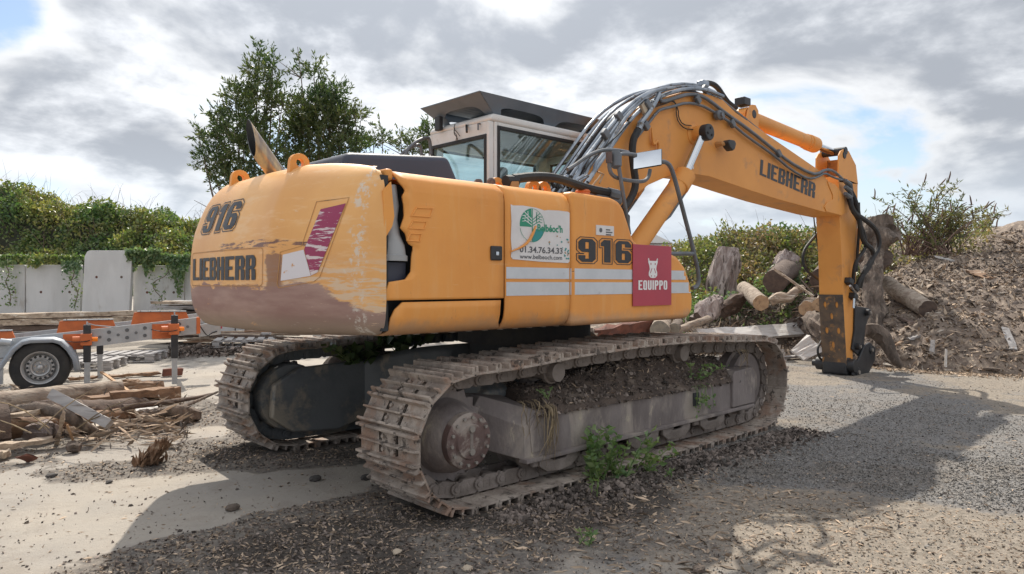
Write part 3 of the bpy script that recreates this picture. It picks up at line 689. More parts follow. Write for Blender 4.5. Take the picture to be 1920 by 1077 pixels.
low = [(-1.247, 1.262), (-1.243, 1.22), (-1.238, 1.17), (-1.222, 1.12), (-1.195, 1.085), (-1.14, 1.068), (-1.05, 1.066)]
skin('lower_skirt', low, lambda z: -2.365+max(0, (z-1.2))*1.2, lambda z: -1.53+(.03 if z < 1.1 else 0))
MB().prism([(Q(718, 358, -1.247).x, Q(718, 358, -1.247).z), (Q(733, 341, -1.247).x, Q(733, 341, -1.247).z), (Q(737, 384, -1.247).x, Q(737, 384, -1.247).z), (Q(739, 406, -1.247).x, Q(739, 406, -1.247).z), (Q(735, 425, -1.247).x, Q(735, 425, -1.247).z), (Q(720, 450, -1.247).x, Q(720, 450, -1.247).z)], -1.250, -1.238).build('torn_panel_piece', 'paint', EX)
rowsB = prof+zrow(1.78, 1.25, 10)+[(-1.248, 1.2), (-1.24, 1.15), (-1.222, 1.11), (-1.19, 1.082), (-1.13, 1.067), (-1.05, 1.064)]
pb = skin('tank_door', rowsB, lambda z: -1.495, lambda z: -.874)
cp = [(-.862, 2.03)]+[(Q(x, y, -1.25).x, Q(x, y, -1.25).z) for x, y in ((1148, 370), (1163, 377), (1172, 392), (1181, 420), (1189, 447), (1199, 458), (1222, 464), (1250, 470), (1272, 481), (1286, 500), (1296, 528), (1301, 560), (1300, 585), (1291, 598))]+[(-.862, 1.066)]
pc = MB().prism(cp, -1.25, -.62).build('front_side_box', 'paint', EX, .045, seg=4)
bvA, bvB, bvC = bvh_of(pa), bvh_of(pb), bvh_of(pc)
# door details
hd = [Q(x, y, -1.262) for x, y in ((921, 461), (942, 461), (942, 489), (921, 489))]
MB().span((hd[0].x, -1.266, hd[2].z), (hd[1].x, -1.248, hd[0].z)).build('door_handle', 'black_paint', EX, .012, seg=3)
ch = (hd[0]+hd[2])/2; MB().span((ch.x-.012, -1.272, ch.z-.016), (ch.x+.012, -1.262, ch.z+.010)).build('lock', 'chrome', EX, .003)
for (x0, y0, x1, y1, sk) in ((771, 390, 812, 407, 10), (766, 415, 800, 430, 8), (763, 438, 790, 453, 6)):
    lp = [Q(x0+sk, y0, -1.25), Q(x1, y0+1, -1.25), Q(x1-sk*.6, y1, -1.25), Q(x0, y1-2, -1.25)]
    lp = [(p.x, p.z) for p in lp]
    m = MB()
    for c in outline(lp, -.004, .004): m.prism(c, -1.256, -1.246)
    m.build('louvre_press', 'paint', EX, .002)
# stripes, print, stickers
def rectcells(x0, z0, x1, z1, nx=40, nz=1):
    return [[(x0+(x1-x0)*i/nx, z0+(z1-z0)*j/nz), (x0+(x1-x0)*(i+1)/nx, z0+(z1-z0)*j/nz), (x0+(x1-x0)*(i+1)/nx, z0+(z1-z0)*(j+1)/nz), (x0+(x1-x0)*i/nx, z0+(z1-z0)*(j+1)/nz)] for i in range(nx) for j in range(nz)]
for bv, xa, xb in ((bvB, -1.488, -.882), (bvC, -.850, .615)):
    decal('reflective_stripe', bv, rectcells(xa, 1.402, xb, 1.478), ident, 'reflective', EX, .0025, 'Y')
    decal('reflective_stripe', bv, rectcells(xa, 1.290, xb if xb < 0 else .66, 1.380), ident, 'reflective', EX, .0025, 'Y')
z9a, z9b = Q(1083, 447, -1.25).z, Q(1083, 491, -1.25).z; x9a, x9b = Q(1084, 470, -1.25).x, Q(1183, 470, -1.25).x
fill, oc = digits916()
for fl_ in fill+oc: decal('digit', bvC, fl_, lambda u, v: (x9a+(x9b-x9a)*u, z9b+(z9a-z9b)*v), 'letter', EX, .0025, 'Y')
pl = [Q(1117, 422, -1.25), Q(1150, 443, -1.25)]
MB().span((pl[0].x, -1.256, pl[1].z), (pl[1].x, -1.249, pl[0].z)).build('rating_plate', 'sticker_white', EX)
MB().cyl((pl[0].x+.05, -1.2575, (pl[0].z+pl[1].z)/2), (pl[0].x+.05, -1.2562, (pl[0].z+pl[1].z)/2), .017, 14).build('plate_print', 'grey_print', EX)
m = MB()
for k, w in enumerate((.05, .075, .06)):
    m.span((pl[1].x-.095, -1.2575, pl[0].z-.035-.018*k), (pl[1].x-.095+w, -1.2562, pl[0].z-.026-.018*k))
m.build('plate_print', 'grey_print', EX)
# company poster on the tank door
ax, bx = Q(957, 440, -1.25).x, -.880; az, bz = Q(1010, 389, -1.25).z, Q(1010, 492, -1.25).z
edge = [(0, 1), (.04, .985), (.2, 1.0), (.42, .985), (.55, .95), (.62, .965), (.8, .975), (.97, .97), (1, .95), (1, .03), (.97, 0), (.5, .01), (.03, .04), (0, .08), (.015, .2), (0, .4), (.01, .7)]
PM = lambda u, v: (ax+(bx-ax)*u, bz+(az-bz)*v)
decal('poster', bvB, [c for c in subdivide(edge, .25)], PM, 'sticker_white', EX, .004, 'Y')
def tx(name, text, u0, v0, u1, v1, mat, bv=bvB, mp=PM, off=.006, origin='Y', bold=0.0):
    return decal(name, bv, font_cells(text, bold=bold), lambda u, v: mp(u0+(u1-u0)*u, v0+(v1-v0)*v), mat, EX, off, origin)
tx('poster_text', "Belb\u00e9oc'h", .43, .56, .87, .70, 'green_print', bold=.03)
tx('poster_text', "01.34.76.34.33", .14, .165, .87, .28, 'grey_print', bold=.02)
tx('poster_text', "www.belbeoch.com", .14, .055, .86, .135, 'grey_print', bold=.01)
cu_, cv_, ru, rv = .345, .66, .205, .30
def arc(a0, a1, n=10, k=1): return [(cu_+ru*k*math.cos(math.radians(a0+(a1-a0)*i/n)), cv_+rv*k*math.sin(math.radians(a0+(a1-a0)*i/n))) for i in range(n+1)]
decal('poster_logo', bvB, [[(cu_-.008, cv_-.03)]+arc(186, 94, 10)[::-1]], PM, 'green_print', EX, .005, 'Y')
decal('poster_logo', bvB, [[(cu_+.012, cv_-.06), (cu_+.012, cv_-.29)]+arc(-84, -12, 8)], PM, 'teal_print', EX, .005, 'Y')
br = []
def stroke(a, b, w):
    dx, dy = b[0]-a[0], b[1]-a[1]; L = math.hypot(dx, dy); nx, ny = -dy/L*w, dx/L*w; br.append([(a[0]-nx, a[1]-ny), (b[0]-nx, b[1]-ny), (b[0]+nx, b[1]+ny), (a[0]+nx, a[1]+ny)])
for s_, lst in ((-1, 'white_print'), (1, 'green_print')):
    br = []
    for k in range(4):
        y0 = cv_+.0+.05*k; stroke((cu_+s_*.004, y0), (cu_+s_*.13, y0+.09+.02*k), .006); stroke((cu_+s_*.07, y0+.05), (cu_+s_*.075, y0+.15), .005); stroke((cu_+s_*.10, y0+.075), (cu_+s_*.165, y0+.06), .005)
    br = [b_ for b_ in br if all(((p[0]-cu_)/ru)**2+((p[1]-cv_)/rv)**2 < 1 for p in b_)]
    decal('poster_logo', bvB, br, PM, lst, EX, .0065, 'Y')
br = []
for a in range(0, 360, 12):
    if 100 < a < 186: continue
    p, q_ = arc(a, a+12, 1)[0], arc(a, a+12, 1)[1]; stroke(p, q_, .003)
stroke((cu_, cv_-.3), (cu_, cv_+.3), .006)
decal('poster_logo', bvB, br, PM, 'green_print', EX, .0068, 'Y')
br = []; rr = random.Random(4)
for k in range(26):
    u, v = rr.uniform(.62, .99), rr.uniform(.04, .52)
    if u < .85 and v < .3: u = .9+rr.uniform(0, .08)
    e = rr.uniform(.008, .018); br.append([(u-e, v), (u, v-e*1.2), (u+e, v), (u, v+e*1.4)])
decal('poster_print', bvB, br[:18], PM, 'teal_print', EX, .0068, 'Y'); decal('poster_print', bvB, br[18:], PM, 'wood_tan', EX, .0068, 'Y')
# torn strip hanging over the poster
p = [Q(x, y, -1.262) for x, y in ((1005, 424), (1000, 437), (992, 453), (978, 464), (958, 472))]
MB().tube(p, [.006, .010, .010, .008, .004], 6, smooth=1).build('peeled_strip', 'paint', EX)

# ---- counterweight
OUT = [(-2.405, -1.252), (-2.455, -1.248), (-2.505, -1.205), (-2.60, -1.01), (-2.70, -.80), (-2.785, -.62), (-2.80, -.57), (-2.83, 0), (-2.805, .64), (-2.78, .74), (-2.70, .88), (-2.60, 1.05), (-2.505, 1.205), (-2.455, 1.248), (-2.405, 1.252)]
def dense(P, n):
    L = [0]
    for i in range(1, len(P)): L.append(L[-1]+math.dist(P[i], P[i-1]))
    return [(float(np.interp(L[-1]*k/n, L, [p[0] for p in P])), float(np.interp(L[-1]*k/n, L, [p[1] for p in P]))) for k in range(n+1)]
DO = dense(OUT, 120)
for _ in range(1): DO = [DO[0]]+[((DO[i-1][0]+2*DO[i][0]+DO[i+1][0])/4, (DO[i-1][1]+2*DO[i][1]+DO[i+1][1])/4) for i in range(1, 120)]+[DO[-1]]
zl = [1.075, 1.085, 1.10, 1.13, 1.17, 1.22, 1.27, 1.35, 1.45, 1.55, 1.65, 1.74, 1.82, 1.89, 1.945, 1.985, 2.012, 2.028]
ir = [.16, .115, .085, .055, .030, .014, .006, 0, 0, .002, .012, .030, .060, .100, .145, .195, .24, .30]
is_ = [.10, .065, .045, .022, .010, .004, 0, 0, 0, 0, 0, .002, .006, .014, .026, .045, .07, .12]
m = MB(); rings = []
for z, a, b in zip(zl, ir, is_):
    ring = []
    for i, (x, y) in enumerate(DO):
        x0, y0 = DO[max(i-1, 0)]; x1, y1 = DO[min(i+1, 120)]; tx_, ty = x1-x0, y1-y0; L = math.hypot(tx_, ty); nx, ny = -ty/L, tx_/L
        if nx > 0 or (abs(nx) < .3 and ny*y < 0): nx, ny = -nx, -ny
        w = min(1, max(0, (-2.41-x)/.32)); w = w*w*(3-2*w); inset = b+(a-b)*w
        cw_, sk = x-nx*inset, y-ny*inset
        ztop = z+ (z-1.8)*.38*w if z > 1.8 else z-(1.15-z)*.15*w if z < 1.15 else z
        ring.append((max(cw_, -2.9) if True else 0, sk, ztop))
    rings.append(ring)
m.loft(rings, close=False, caps=False)
k0 = len(m.v); top = rings[-1]; bot = rings[0]
for rg in (top, bot):
    n = len(rg); cen = [( -2.38, p[1]*.98, p[2]+(.004 if rg is top else 0)) for p in rg]
    base = len(m.v); m.v += rg+cen; m.f += [(base+i, base+i+1, base+n+i+1, base+n+i) for i in range(n-1)]
CWT = m.build('counterweight', 'cw_paint', EX, smooth=True)
bm = bmesh.new(); bm.from_mesh(CWT.data); bmesh.ops.remove_doubles(bm, verts=bm.verts, dist=1e-4); bmesh.ops.recalc_face_normals(bm, faces=bm.faces); bm.to_mesh(CWT.data); bm.free()
CWT.data.set_sharp_from_angle(angle=math.radians(50))
cube(CWT, 'back_plate', 'interior', (-2.42, -1.22, 1.10), (-2.372, 1.22, 1.985))
bvW = bvh_of(CWT)
# raised lettering panels: thin rims, letters
LM = lambda u, v: (.60-1.045*u, 1.392+.152*v)
decal('brand_lettering', bvW, glyph_cells('LIEBHERR', .55), LM, 'letter_worn', CWT, .004, 'X')
NM = lambda u, v: (.50-.60*u, 1.722+.185*v)
for fl_ in fill+oc: decal('digit', bvW, fl_, NM, 'letter_worn', CWT, .004, 'X')
def rimframe(name, loop, mat, w=.008, off=.004, origin=None):
    cells = []
    for c in outline(loop, -w/2, w/2): cells += [c]
    return decal(name, bvW, cells, ident, mat, CWT, off, origin)
loop = []
for cx, cy, a0 in ((-.50, 1.385, 270), (-.50, 1.555, 0), (.60, 1.555, 90), (.60, 1.385, 180)):
    for k in range(4): a = math.radians(a0+k*30); loop.append((-(-cx)*1 + (-.025)*math.cos(a)*(-1)*(-1) if False else cx-.03*math.cos(a) if cx < 0 else cx-.03*math.cos(a), cy+.03*math.sin(a)))
def dseg(lp, step=.05):
    r = []
    for i in range(len(lp)):
        a, b = lp[i], lp[(i+1) % len(lp)]; n = max(1, int(math.dist(a, b)/step))
        r += [(a[0]+(b[0]-a[0])*k/n, a[1]+(b[1]-a[1])*k/n) for k in range(n)]
    return r
MATS['cw_rim'] = MATS['paint_dark']
rimframe('panel_rim', dseg(loop), 'cw_rim', .006, .003, 'X')
red = [(602, 393), (649, 382), (596, 511), (584, 517), (571, 468)]
wht = [(531, 478), (570, 468.6), (583.5, 517.5), (527, 527)]
decal('reflective_chevron', bvW, subdivide(red, 8), ident, 'sticker_red', CWT, .004)
decal('reflective_chevron', bvW, subdivide(wht, 8), ident, 'sticker_scraped', CWT, .004)
rl = dseg([(594, 379), (655, 371), (600, 520), (588, 529), (523, 540), (520, 532), (526, 473), (566, 462)], 7)
rimframe('panel_rim', rl, 'cw_rim', 1.1, .003)
# lifting lugs
def lug(x, y, z):
    m = MB(); pts = []
    for k in range(13): a = math.radians(180*k/12); pts.append((.065*math.cos(a)-.01, .075+.06*math.sin(a)))
    outer = [(.17, -.03)]+[(p[0], p[1]) for p in pts]+[(-.085, -.03)]
    hole = [(.0+.026*math.cos(a)-.01, .075+.026*math.sin(a)) for a in np.linspace(0, 2*math.pi, 13)[:-1]]
    tri = tessellate_polygon([[Vector((a, b, 0)) for a, b in outer], [Vector((a, b, 0)) for a, b in hole]])
    al = outer+hole; n = len(al); th = .02
    vs = [(x+a, y-th, z+b) for a, b in al]+[(x+a, y+th, z+b) for a, b in al]
    fs = [tuple(t_) for t_ in tri]+[tuple(i+n for i in reversed(t_)) for t_ in tri]
    no = len(outer)
    fs += [(i, (i+1) % no, (i+1) % no+n, i+n) for i in range(no)]
    fs += [(no+i, no+(i+1) % 12, no+(i+1) % 12+n, no+i+n) for i in range(12)]
    return m.poly(vs, fs)
lug(-2.52, -.45, 2.055).build('lifting_lug', 'paint', CWT, .003)
lug(-2.52, .46, 2.055).build('lifting_lug', 'paint', CWT, .003)
cube(CWT, 'lug_plate', 'paint', (-2.45, -.47, 2.065), (-2.15, -.35, 2.085), .004)
# exhaust
e0 = Vector((-2.34, .08, 2.02)); ed = Vector((-.62, .04, .80)).normalized()
m = MB(); n = 24; u_ = ed.orthogonal().normalized(); w_ = ed.cross(u_); r = .062; rg = []
for rad in (r,):
    a_ = []; b_ = []; c_ = []; d_ = []
    for k in range(n):
        an = 2*math.pi*k/n; o_ = u_*math.cos(an)+w_*math.sin(an)
        base = e0+o_*r; tip = e0+o_*r+ed*(.43 - (o_.dot(Vector((-.79, 0, -.62))))*.11*1.0)
        tin = e0+o_*(r-.005)+ed*(.43-(o_.dot(Vector((-.79, 0, -.62))))*.11); bin_ = e0+o_*(r-.005)+ed*.05
        a_.append(base); b_.append(tip); c_.append(tin); d_.append(bin_)
XP = MB().loft([a_, b_], True, False).build('exhaust_pipe', 'exhaust', EX, smooth=True)
MB().loft([b_, c_], True, False).build('exhaust_rim', 'galv_dark', XP)
MB().loft([c_, d_], True, False).poly(d_, [tuple(range(n))]).build('exhaust_bore', 'interior', XP)
# engine hood: tapered moulded cover
zb, zt = 2.0, 2.225
m = MB().poly([(-2.36, -.68, zb), (-1.355, -.68, zb), (-1.355, .70, zb), (-2.36, .70, zb), (-2.31, -.66, zt-.022), (-1.49, -.66, zt+.05), (-1.49, .68, zt+.05), (-2.31, .68, zt-.022)],
              [(0, 1, 5, 4), (1, 2, 6, 5), (2, 3, 7, 6), (3, 0, 4, 7), (4, 5, 6, 7), (3, 2, 1, 0)])
HD = m.build('engine_hood', 'hood', EX, .045, seg=4)
MB().box((-2.345, -.35, 2.09), (.012, .22, .05)).build('hood_vent', 'interior', HD, .004)
# handrail behind the cab
p = [Q(758, 290, .9), Q(775, 268, .9), Q(800, 257, .9), Q(806, 262, .9), Q(808, 290, .9)]
MB().tube([p[0]+Vector((0, 0, -.2))]+p, .017, 8, smooth=2).build('roof_handrail', 'pipe_grey', EX, smooth=True)
p = [v+Vector((.15, .35, 0)) for v in p]
MB().tube([p[0]+Vector((0, 0, -.2))]+p, .017, 8, smooth=2).build('roof_handrail', 'pipe_grey', EX, smooth=True)

# ---- cab
CX0, CX1, CY0, CY1, CZ0, CZ1 = -.27, 1.40, .29, 1.22, 1.15, 2.92
CAB = bpy.data.objects.new('cab', bpy.data.meshes.new('cab'))
def frame_wall(m, axis, c, th, a0, a1, z0, z1, win, r=.04):
    """wall with a window opening; win=(a,b,za,zb); axis 'X' wall is at X=c"""
    a, b, za, zb = win
    for (p0, p1, q0, q1) in ((a0, a, z0, z1), (b, a1, z0, z1), (a, b, z0, za), (a, b, zb, z1)):
        if axis == 'X': m.span((c-th/2, p0, q0), (c+th/2, p1, q1))
        else: m.span((p0, c-th/2, q0), (p1, c+th/2, q1))
RW = (.345, 1.17, 1.75, 2.745); SW = (-.165, 1.27, 1.72, 2.83)
m = MB()
# body shell outer profile with front rake, built as rear frame, side frame, roof
cabm = MB()
frame_wall(cabm, 'X', CX0+.03, .06, CY0+.012, CY1-.012, CZ0, CZ1-.045, RW)
frame_wall(cabm, 'Y', CY0+.03, .056, CX0+.062, CX1, CZ0, CZ1-.046, SW)
frame_wall(cabm, 'Y', CY1-.03, .056, CX0+.062, CX1, CZ0, CZ1-.046, (-.13, 1.25, 1.45, 2.74))
frame_wall(cabm, 'X', CX1+.03, .058, CY0+.012, CY1-.012, CZ0, CZ1-.046, (.36, 1.17, 1.35, 2.76))
cb = cabm.build('cab', 'cab_white', EX, .008)
CABO = cb
MB().prism([(CX0-.004, CZ1-.047), (CX1+.06, CZ1-.047), (CX1+.04, CZ1+.005), (CX1-.1, CZ1+.03), (CX0+.06, CZ1+.03), (CX0+.005, CZ1+.005)], CY0-.003, CY1+.003).build('cab_roof', 'cab_white', CABO, .03, seg=3)
for nm, ax_, c, a, b, za, zb_ in (('rear_window', 'X', CX0+.012, *RW), ('side_window', 'Y', CY0+.014, *SW), ('left_window', 'Y', CY1-.014, -.13, 1.25, 1.45, 2.74), ('windscreen', 'X', CX1+.045, .36, 1.17, 1.35, 2.76)):
    g = MB(); e = .012
    if ax_ == 'X': g.span((c-.003, a+e, za+e), (c+.003, b-e, zb_-e))
    else: g.span((a+e, c-.003, za+e), (b-e, c+.003, zb_-e))
    gl_ = g.build(nm, 'glass', CABO)
    s_ = MB(); wv = .022
    for (p0, p1, q0, q1) in ((a-.012, a+wv, za-.012, zb_+.012), (b-wv, b+.012, za-.012, zb_+.012), (a+wv, b-wv, za-.012, za+wv), (a+wv, b-wv, zb_-wv, zb_+.012)):
        off = -.038 if c < .5*(CX0+CX1 if ax_ == 'X' else CY0+CY1) else .038
        cc = (CX0-.002 if ax_ == 'X' else CY0+.0005) if off < 0 else (CX1+.061 if ax_ == 'X' else CY1-.001)
        if ax_ == 'X': s_.span((cc-.006, p0, q0), (cc+.012, p1, q1))
        else: s_.span((p0, cc-.006, q0), (p1, cc+.012, q1))
    s_.build('window_seal', 'rubber', CABO, .003)
# seat, console, pillar, curtain of insulating film
MB().span((.35, .62, 1.55), (.85, 1.05, 1.70)).build('seat', 'seat', CABO, .04, seg=3)
MB().box((.34, .84, 2.02), (.14, .44, .72), Matrix.Rotation(-.12, 3, 'Y')).build('seat_back', 'seat', CABO, .05, seg=3)
MB().span((.26, .70, 2.36), (.36, .98, 2.56)).build('headrest', 'seat', CABO, .04, seg=3)
MB().span((-.2, .35, 1.17), (1.35, 1.2, 1.5)).build('cab_floor_box', 'cab_dark', CABO, .02)
MB().span((.45, .38, 1.5), (1.0, .56, 1.86)).build('console', 'cab_dark', CABO, .03)
MB().tube([(1.25, .85, 1.5), (1.15, .85, 1.9), (1.05, .85, 2.0)], .03, 8).build('steering_column', 'seat', CABO)
MB().span((CX0+.066, .37, CZ1-.09), (CX1-.01, 1.18, CZ1-.06)).build('headliner', 'cab_dark', CABO)
for k, (px_, py_) in enumerate(((833, 236), (838, 240), (845, 232))):
    q0 = Q(px_, py_, CY0+.5); q0.x = CX0-.01
    MB().tube([q0, q0+Vector((-.03, -.02, -.05)), q0+Vector((-.02, -.06, -.09)), q0+Vector((-.01, -.03-.03*k, -.13))], .004, 5, smooth=1).build('loose_wire', 'rubber', CABO)
MB().box((CX0-.045, 1.0, CZ1+.03), (.05, .08, .14)).build('rear_speaker', 'black_paint', CABO, .01)
MB().tube([(CX0-.005, .42, 2.86), (CX0-.03, .42, 2.86), (CX0-.03, .42, 2.80)], .009, 6).build('grab_hook', 'pipe_grey', CABO)
MB().tube([(CX0-.005, .62, 2.88), (CX0-.05, .56, 2.80)], .012, 6).build('work_lamp_stalk', 'black_paint', CABO)
# roof guard: flared grey tray on the cab
x0, x1, y0, y1, zt, zb = -.42, 1.56, .26, 1.16, 3.115, 2.945
GD = MB()
GD.span((x0, y0, zt-.012), (x0+.14, y1, zt)).span((x1-.14, y0, zt-.012), (x1, y1, zt)).span((x0+.14, y0, zt-.012), (x1-.14, y0+.09, zt)).span((x0+.14, y1-.09, zt-.012), (x1-.14, y1, zt))
for k in range(9):
    yy = y0+.14+k*.078; GD.box((.57, yy, zt-.03), (1.70, .0755, .006))
for xx in (.15, .80): GD.span((xx-.02, y0+.12, zt-.06), (xx+.02, y1-.12, zt-.04))
GO = GD.build('roof_guard', 'canopy', EX, .003)
def arched(pts3, name):
    MB().poly(pts3, [tuple(range(len(pts3)))]).build(name, 'canopy', GO, solid=.006)
def sidewall(A_, B_, C_, D_, arches, name):
    """A,B top corners; D,C bottom corners (under A,B); arches cut from the bottom edge as curves"""
    A_, B_, C_, D_ = map(Vector, (A_, B_, C_, D_)); bot = []
    def bp(u, v): return D_.lerp(C_, u).lerp(A_.lerp(B_, u), v)
    for (u0, u1, hgt) in arches:
        for k in range(13):
            f = k/12; bot.append((u0+(u1-u0)*f, hgt*math.sqrt(max(0, 1-(2*f-1)**4))))
    lo = [(0, 0)]+bot+[(1, 0)]
    m = MB(); vs = []; 
    for u, v in lo: vs += [bp(u, v), A_.lerp(B_, u)]
    m.poly(vs, [(2*i, 2*i+2, 2*i+3, 2*i+1) for i in range(len(lo)-1)]).build(name, 'canopy', GO, solid=.006)
sidewall((x0, y0, zt), (x1, y0, zt), (CX1-.12, CY0+.08, zb), (-.13, CY0+.08, zb), [(.05, .47, .52), (.55, .96, .52)], 'guard_side')
sidewall((x0, y1, zt), (x1, y1, zt), (CX1-.12, CY1-.12, zb), (-.13, CY1-.12, zb), [(.05, .47, .52), (.55, .96, .52)], 'guard_side')
sidewall((x0, y0, zt), (x0, y1, zt), (-.13, CY1-.12, zb), (-.13, CY0+.08, zb), [(.10, .88, .6)], 'guard_end')
sidewall((x1, y0, zt), (x1, y1, zt), (CX1-.12, CY1-.12, zb), (CX1-.12, CY0+.08, zb), [(.10, .88, .6)], 'guard_end')

# ---- boom
YB0, YB1 = -.30, .12
up = [(1088, 362), (1118, 320), (1149, 274), (1180, 230), (1208, 204), (1242, 184), (1284, 172), (1322, 175), (1356, 188), (1380, 212), (1534, 318), (1552, 338), (1580, 366), (1591, 384)]
lo = [(1588, 396), (1578, 405), (1546, 398), (1457, 373.6), (1400, 355), (1330, 331), (1296, 326), (1262, 329), (1244, 334.5), (1216, 347), (1196, 363), (1181, 386), (1160, 430), (1100, 440), (1066, 400)]
bp_ = [(Q(x, y, YB0).x, Q(x, y, YB0).z) for x, y in up+lo]
BM = MB().prism(bp_, YB0, YB1).build('boom', 'paint_boom', EX, .006)
bvM = bvh_of(BM)
TL, TR, BRr, BLl = (1426, 299), (1529.5, 344.5), (1527, 372.5), (1424, 328)
decal('brand_lettering', bvM, glyph_cells('LIEBHERR', .55), quadmap(TL, TR, BRr, BLl), 'letter', BM, .003)
decal('warning_label', bvM, [[(0, 0), (1, 0), (1, 1), (0, 1)]], quadmap((1296, 305), (1300.5, 305), (1300.5, 317), (1296, 317)), 'sticker_white', BM, .003)
def bplate(name, px, y0=YB0-.012, y1=YB0+.002, mat='paint_boom', bev=.004, parent=BM):
    return MB().prism([(Q(x, y, y0).x, Q(x, y, y0).z) for x, y in px], y0, y1).build(name, mat, parent, bev)
bplate('boom_end_plate', [(1552, 340), (1556, 352), (1562, 366), (1562, 374), (1552, 378), (1546, 388), (1550, 397), (1578, 404), (1592, 396), (1596, 384), (1584, 368), (1566, 346)])
# round shoulder of the boom bend and bracket rings
def ringplate(px, py, r, name, mat='paint_boom', y=YB0, th=.03, parent=BM):
    c = Q(px, py, y); return MB().lathe((c.x, y+.005, c.z), (0, -1, 0), [(0, r), (th, r), (th+.006, r-.008), (th+.006, 0)], 28).build(name, mat, parent, smooth=True)
ringplate(1300, 252, .115, 'boss_plate', th=.012)
# lifting eye
c = Q(1228, 271, YB0-.02); MB().tube([c+Vector((-.06, 0, .16)), c+Vector((-.05, -.01, .04)), c+Vector((-.035, -.015, -.02)), c+Vector((.0, -.02, .035)), c+Vector((.045, -.015, .01)), c+Vector((.05, 0, -.08))], [.006, .016, .018, .018, .016, .008], 8, smooth=1).build('lifting_eye', 'paint_boom', BM, smooth=True)
# work lamp with broken head
c = Q(1346, 271, YB0-.02); MB().tube([c+Vector((0, .02, 0)), c+Vector((0, -.05, 0)), c+Vector((.06, -.09, .0))], [.035, .025, .02], 8).build('lamp_bracket', 'paint_dark', BM)
c = Q(1369, 271, YB0-.12); MB().prism([(c.x-.09, c.z+.01), (c.x-.05, c.z+.045), (c.x+.05, c.z+.05), (c.x+.09, c.z+.02), (c.x+.06, c.z-.05), (c.x+.02, c.z-.075), (c.x-.05, c.z-.04)], YB0-.15, YB0-.06).build('work_lamp', 'black_paint', BM, .012)
# boom cylinder pair
for s_, yy in ((-1, YB0-.10), (1, YB1+.10)):
    P0 = Q(1318, 250, YB0-.10); P1 = Q(1282, 333, YB0-.10); P2 = Q(1196, 452, YB0-.10)
    P0.y = P1.y = P2.y = yy; ax_ = (P2-P0).normalized()
    CY = MB().cyl(P1-ax_*.02, P2+ax_*.35, .098, 28).build('boom_cylinder', 'paint_boom', EX, .01)
    MB().cyl(P1-ax_*.05, P1+ax_*.16, .112, 28).build('gland', 'paint_boom', CY, .015, seg=3)
    MB().cyl(P0, P1, .047, 24).build('piston_rod', 'chrome', CY, smooth=True)
    yi, yo = (YB0+.01, YB0-.19) if s_ < 0 else (YB1-.01, YB1+.19)
    MB().cyl((P0.x, yi, P0.z), (P0.x, yo+(.09 if s_ < 0 else -.09), P0.z), .088, 24).build('rod_eye', 'paint_boom', CY, .01)
    MB().cyl((P0.x, yo+(.09 if s_ < 0 else -.09), P0.z), (P0.x, yo, P0.z), .090, 28).build('pin_cap', 'black_paint', CY, .012)
    if s_ < 0:
        for a in (80, 200, 320): a = math.radians(a); MB().cyl((P0.x+.045*math.cos(a), yo+.002, P0.z+.045*math.sin(a)), (P0.x+.045*math.cos(a), yo-.008, P0.z+.045*math.sin(a)), .014, 8).build('cap_bolt', 'rubber', CY)
    MB().tube([P1+Vector((.13, 0, -.05)), P1+ax_*.55+Vector((.12, 0, -.02)), P1+ax_*.70+Vector((.06, 0, 0))], .02, 8).build('feed_pipe', 'pipe_grey', CY)
# arm cylinder
YA = -.09
a0 = Q(1394, 218, YA); a1 = Q(1527, 272, YA); a2 = Q(1563, 286, YA); ax_ = (a1-a0).normalized()
AC = MB().cyl(a0, a1, .098, 28).build('arm_cylinder', 'paint_boom', EX, .01)
MB().cyl(a1-ax_*.22, a1+ax_*.02, .114, 28).build('gland', 'paint_boom', AC, .018, seg=3)
MB().cyl(a1-ax_*.30, a1-ax_*.27, .106, 28).build('gland_ring', 'paint_boom', AC, .006)
MB().cyl(a1, a2, .05, 24).build('piston_rod', 'chrome', AC, smooth=True)
MB().cyl((a0.x, YA-.08, a0.z), (a0.x, YA+.08, a0.z), .10, 24).build('base_eye', 'paint_boom', AC, .01)
MB().cyl((a0.x, YA-.15, a0.z), (a0.x, YA+.15, a0.z), .055, 20).build('base_pin', 'black_paint', AC, .01)
for yy in (-.13, .13):
    MB().prism([(a0.x-.22, a0.z-.24), (a0.x+.12, a0.z-.24), (a0.x+.11, a0.z+.06), (a0.x+.04, a0.z+.12), (a0.x-.05, a0.z+.11), (a0.x-.12, a0.z+.04)], YA+yy-.015, YA+yy+.015).build('cylinder_bracket', 'paint_boom', BM, .005)
MB().box((a0.x-.02, YA, a0.z+.17), (.16, .14, .10)).build('valve_block', 'black_paint', AC, .01)
MB().cyl((a2.x, YA-.19, a2.z), (a2.x, YA+.19, a2.z), .06, 20).build('rod_pin', 'black_paint', AC, .01)

# ---- stick
YS0, YS1 = -.265, .085
sp_ = [(1573, 330), (1574, 403), (1578, 480), (1580, 553), (1588, 700), (1600, 702), (1599, 660), (1601, 582), (1607, 496), (1608, 400), (1608.5, 344)]
ST = MB().prism([(Q(x, y, YS0).x, Q(x, y, YS0).z) for x, y in sp_], YS0, YS1).build('stick', 'paint_boom', EX, .008)
for yy in (YS0, YS1-.02):
    pts = [(1572, 342), (1573, 292), (1577, 283), (1585, 279), (1592, 284), (1605, 310), (1609, 346)]
    MB().prism([(Q(x, y, YS0).x, Q(x, y, YS0).z) for x, y in pts], yy, yy+.02).build('stick_ear', 'paint_boom', ST, .004)
    c = Q(1584, 291, YS0)
MB().span((Q(1594, 340, YS0).x-.03, YS0+.022, Q(1594, 346, YS0).z), (Q(1594, 340, YS0).x+.03, YS1-.022, Q(1590, 296, YS0).z)).build('ear_web', 'paint_dark', ST, .004)
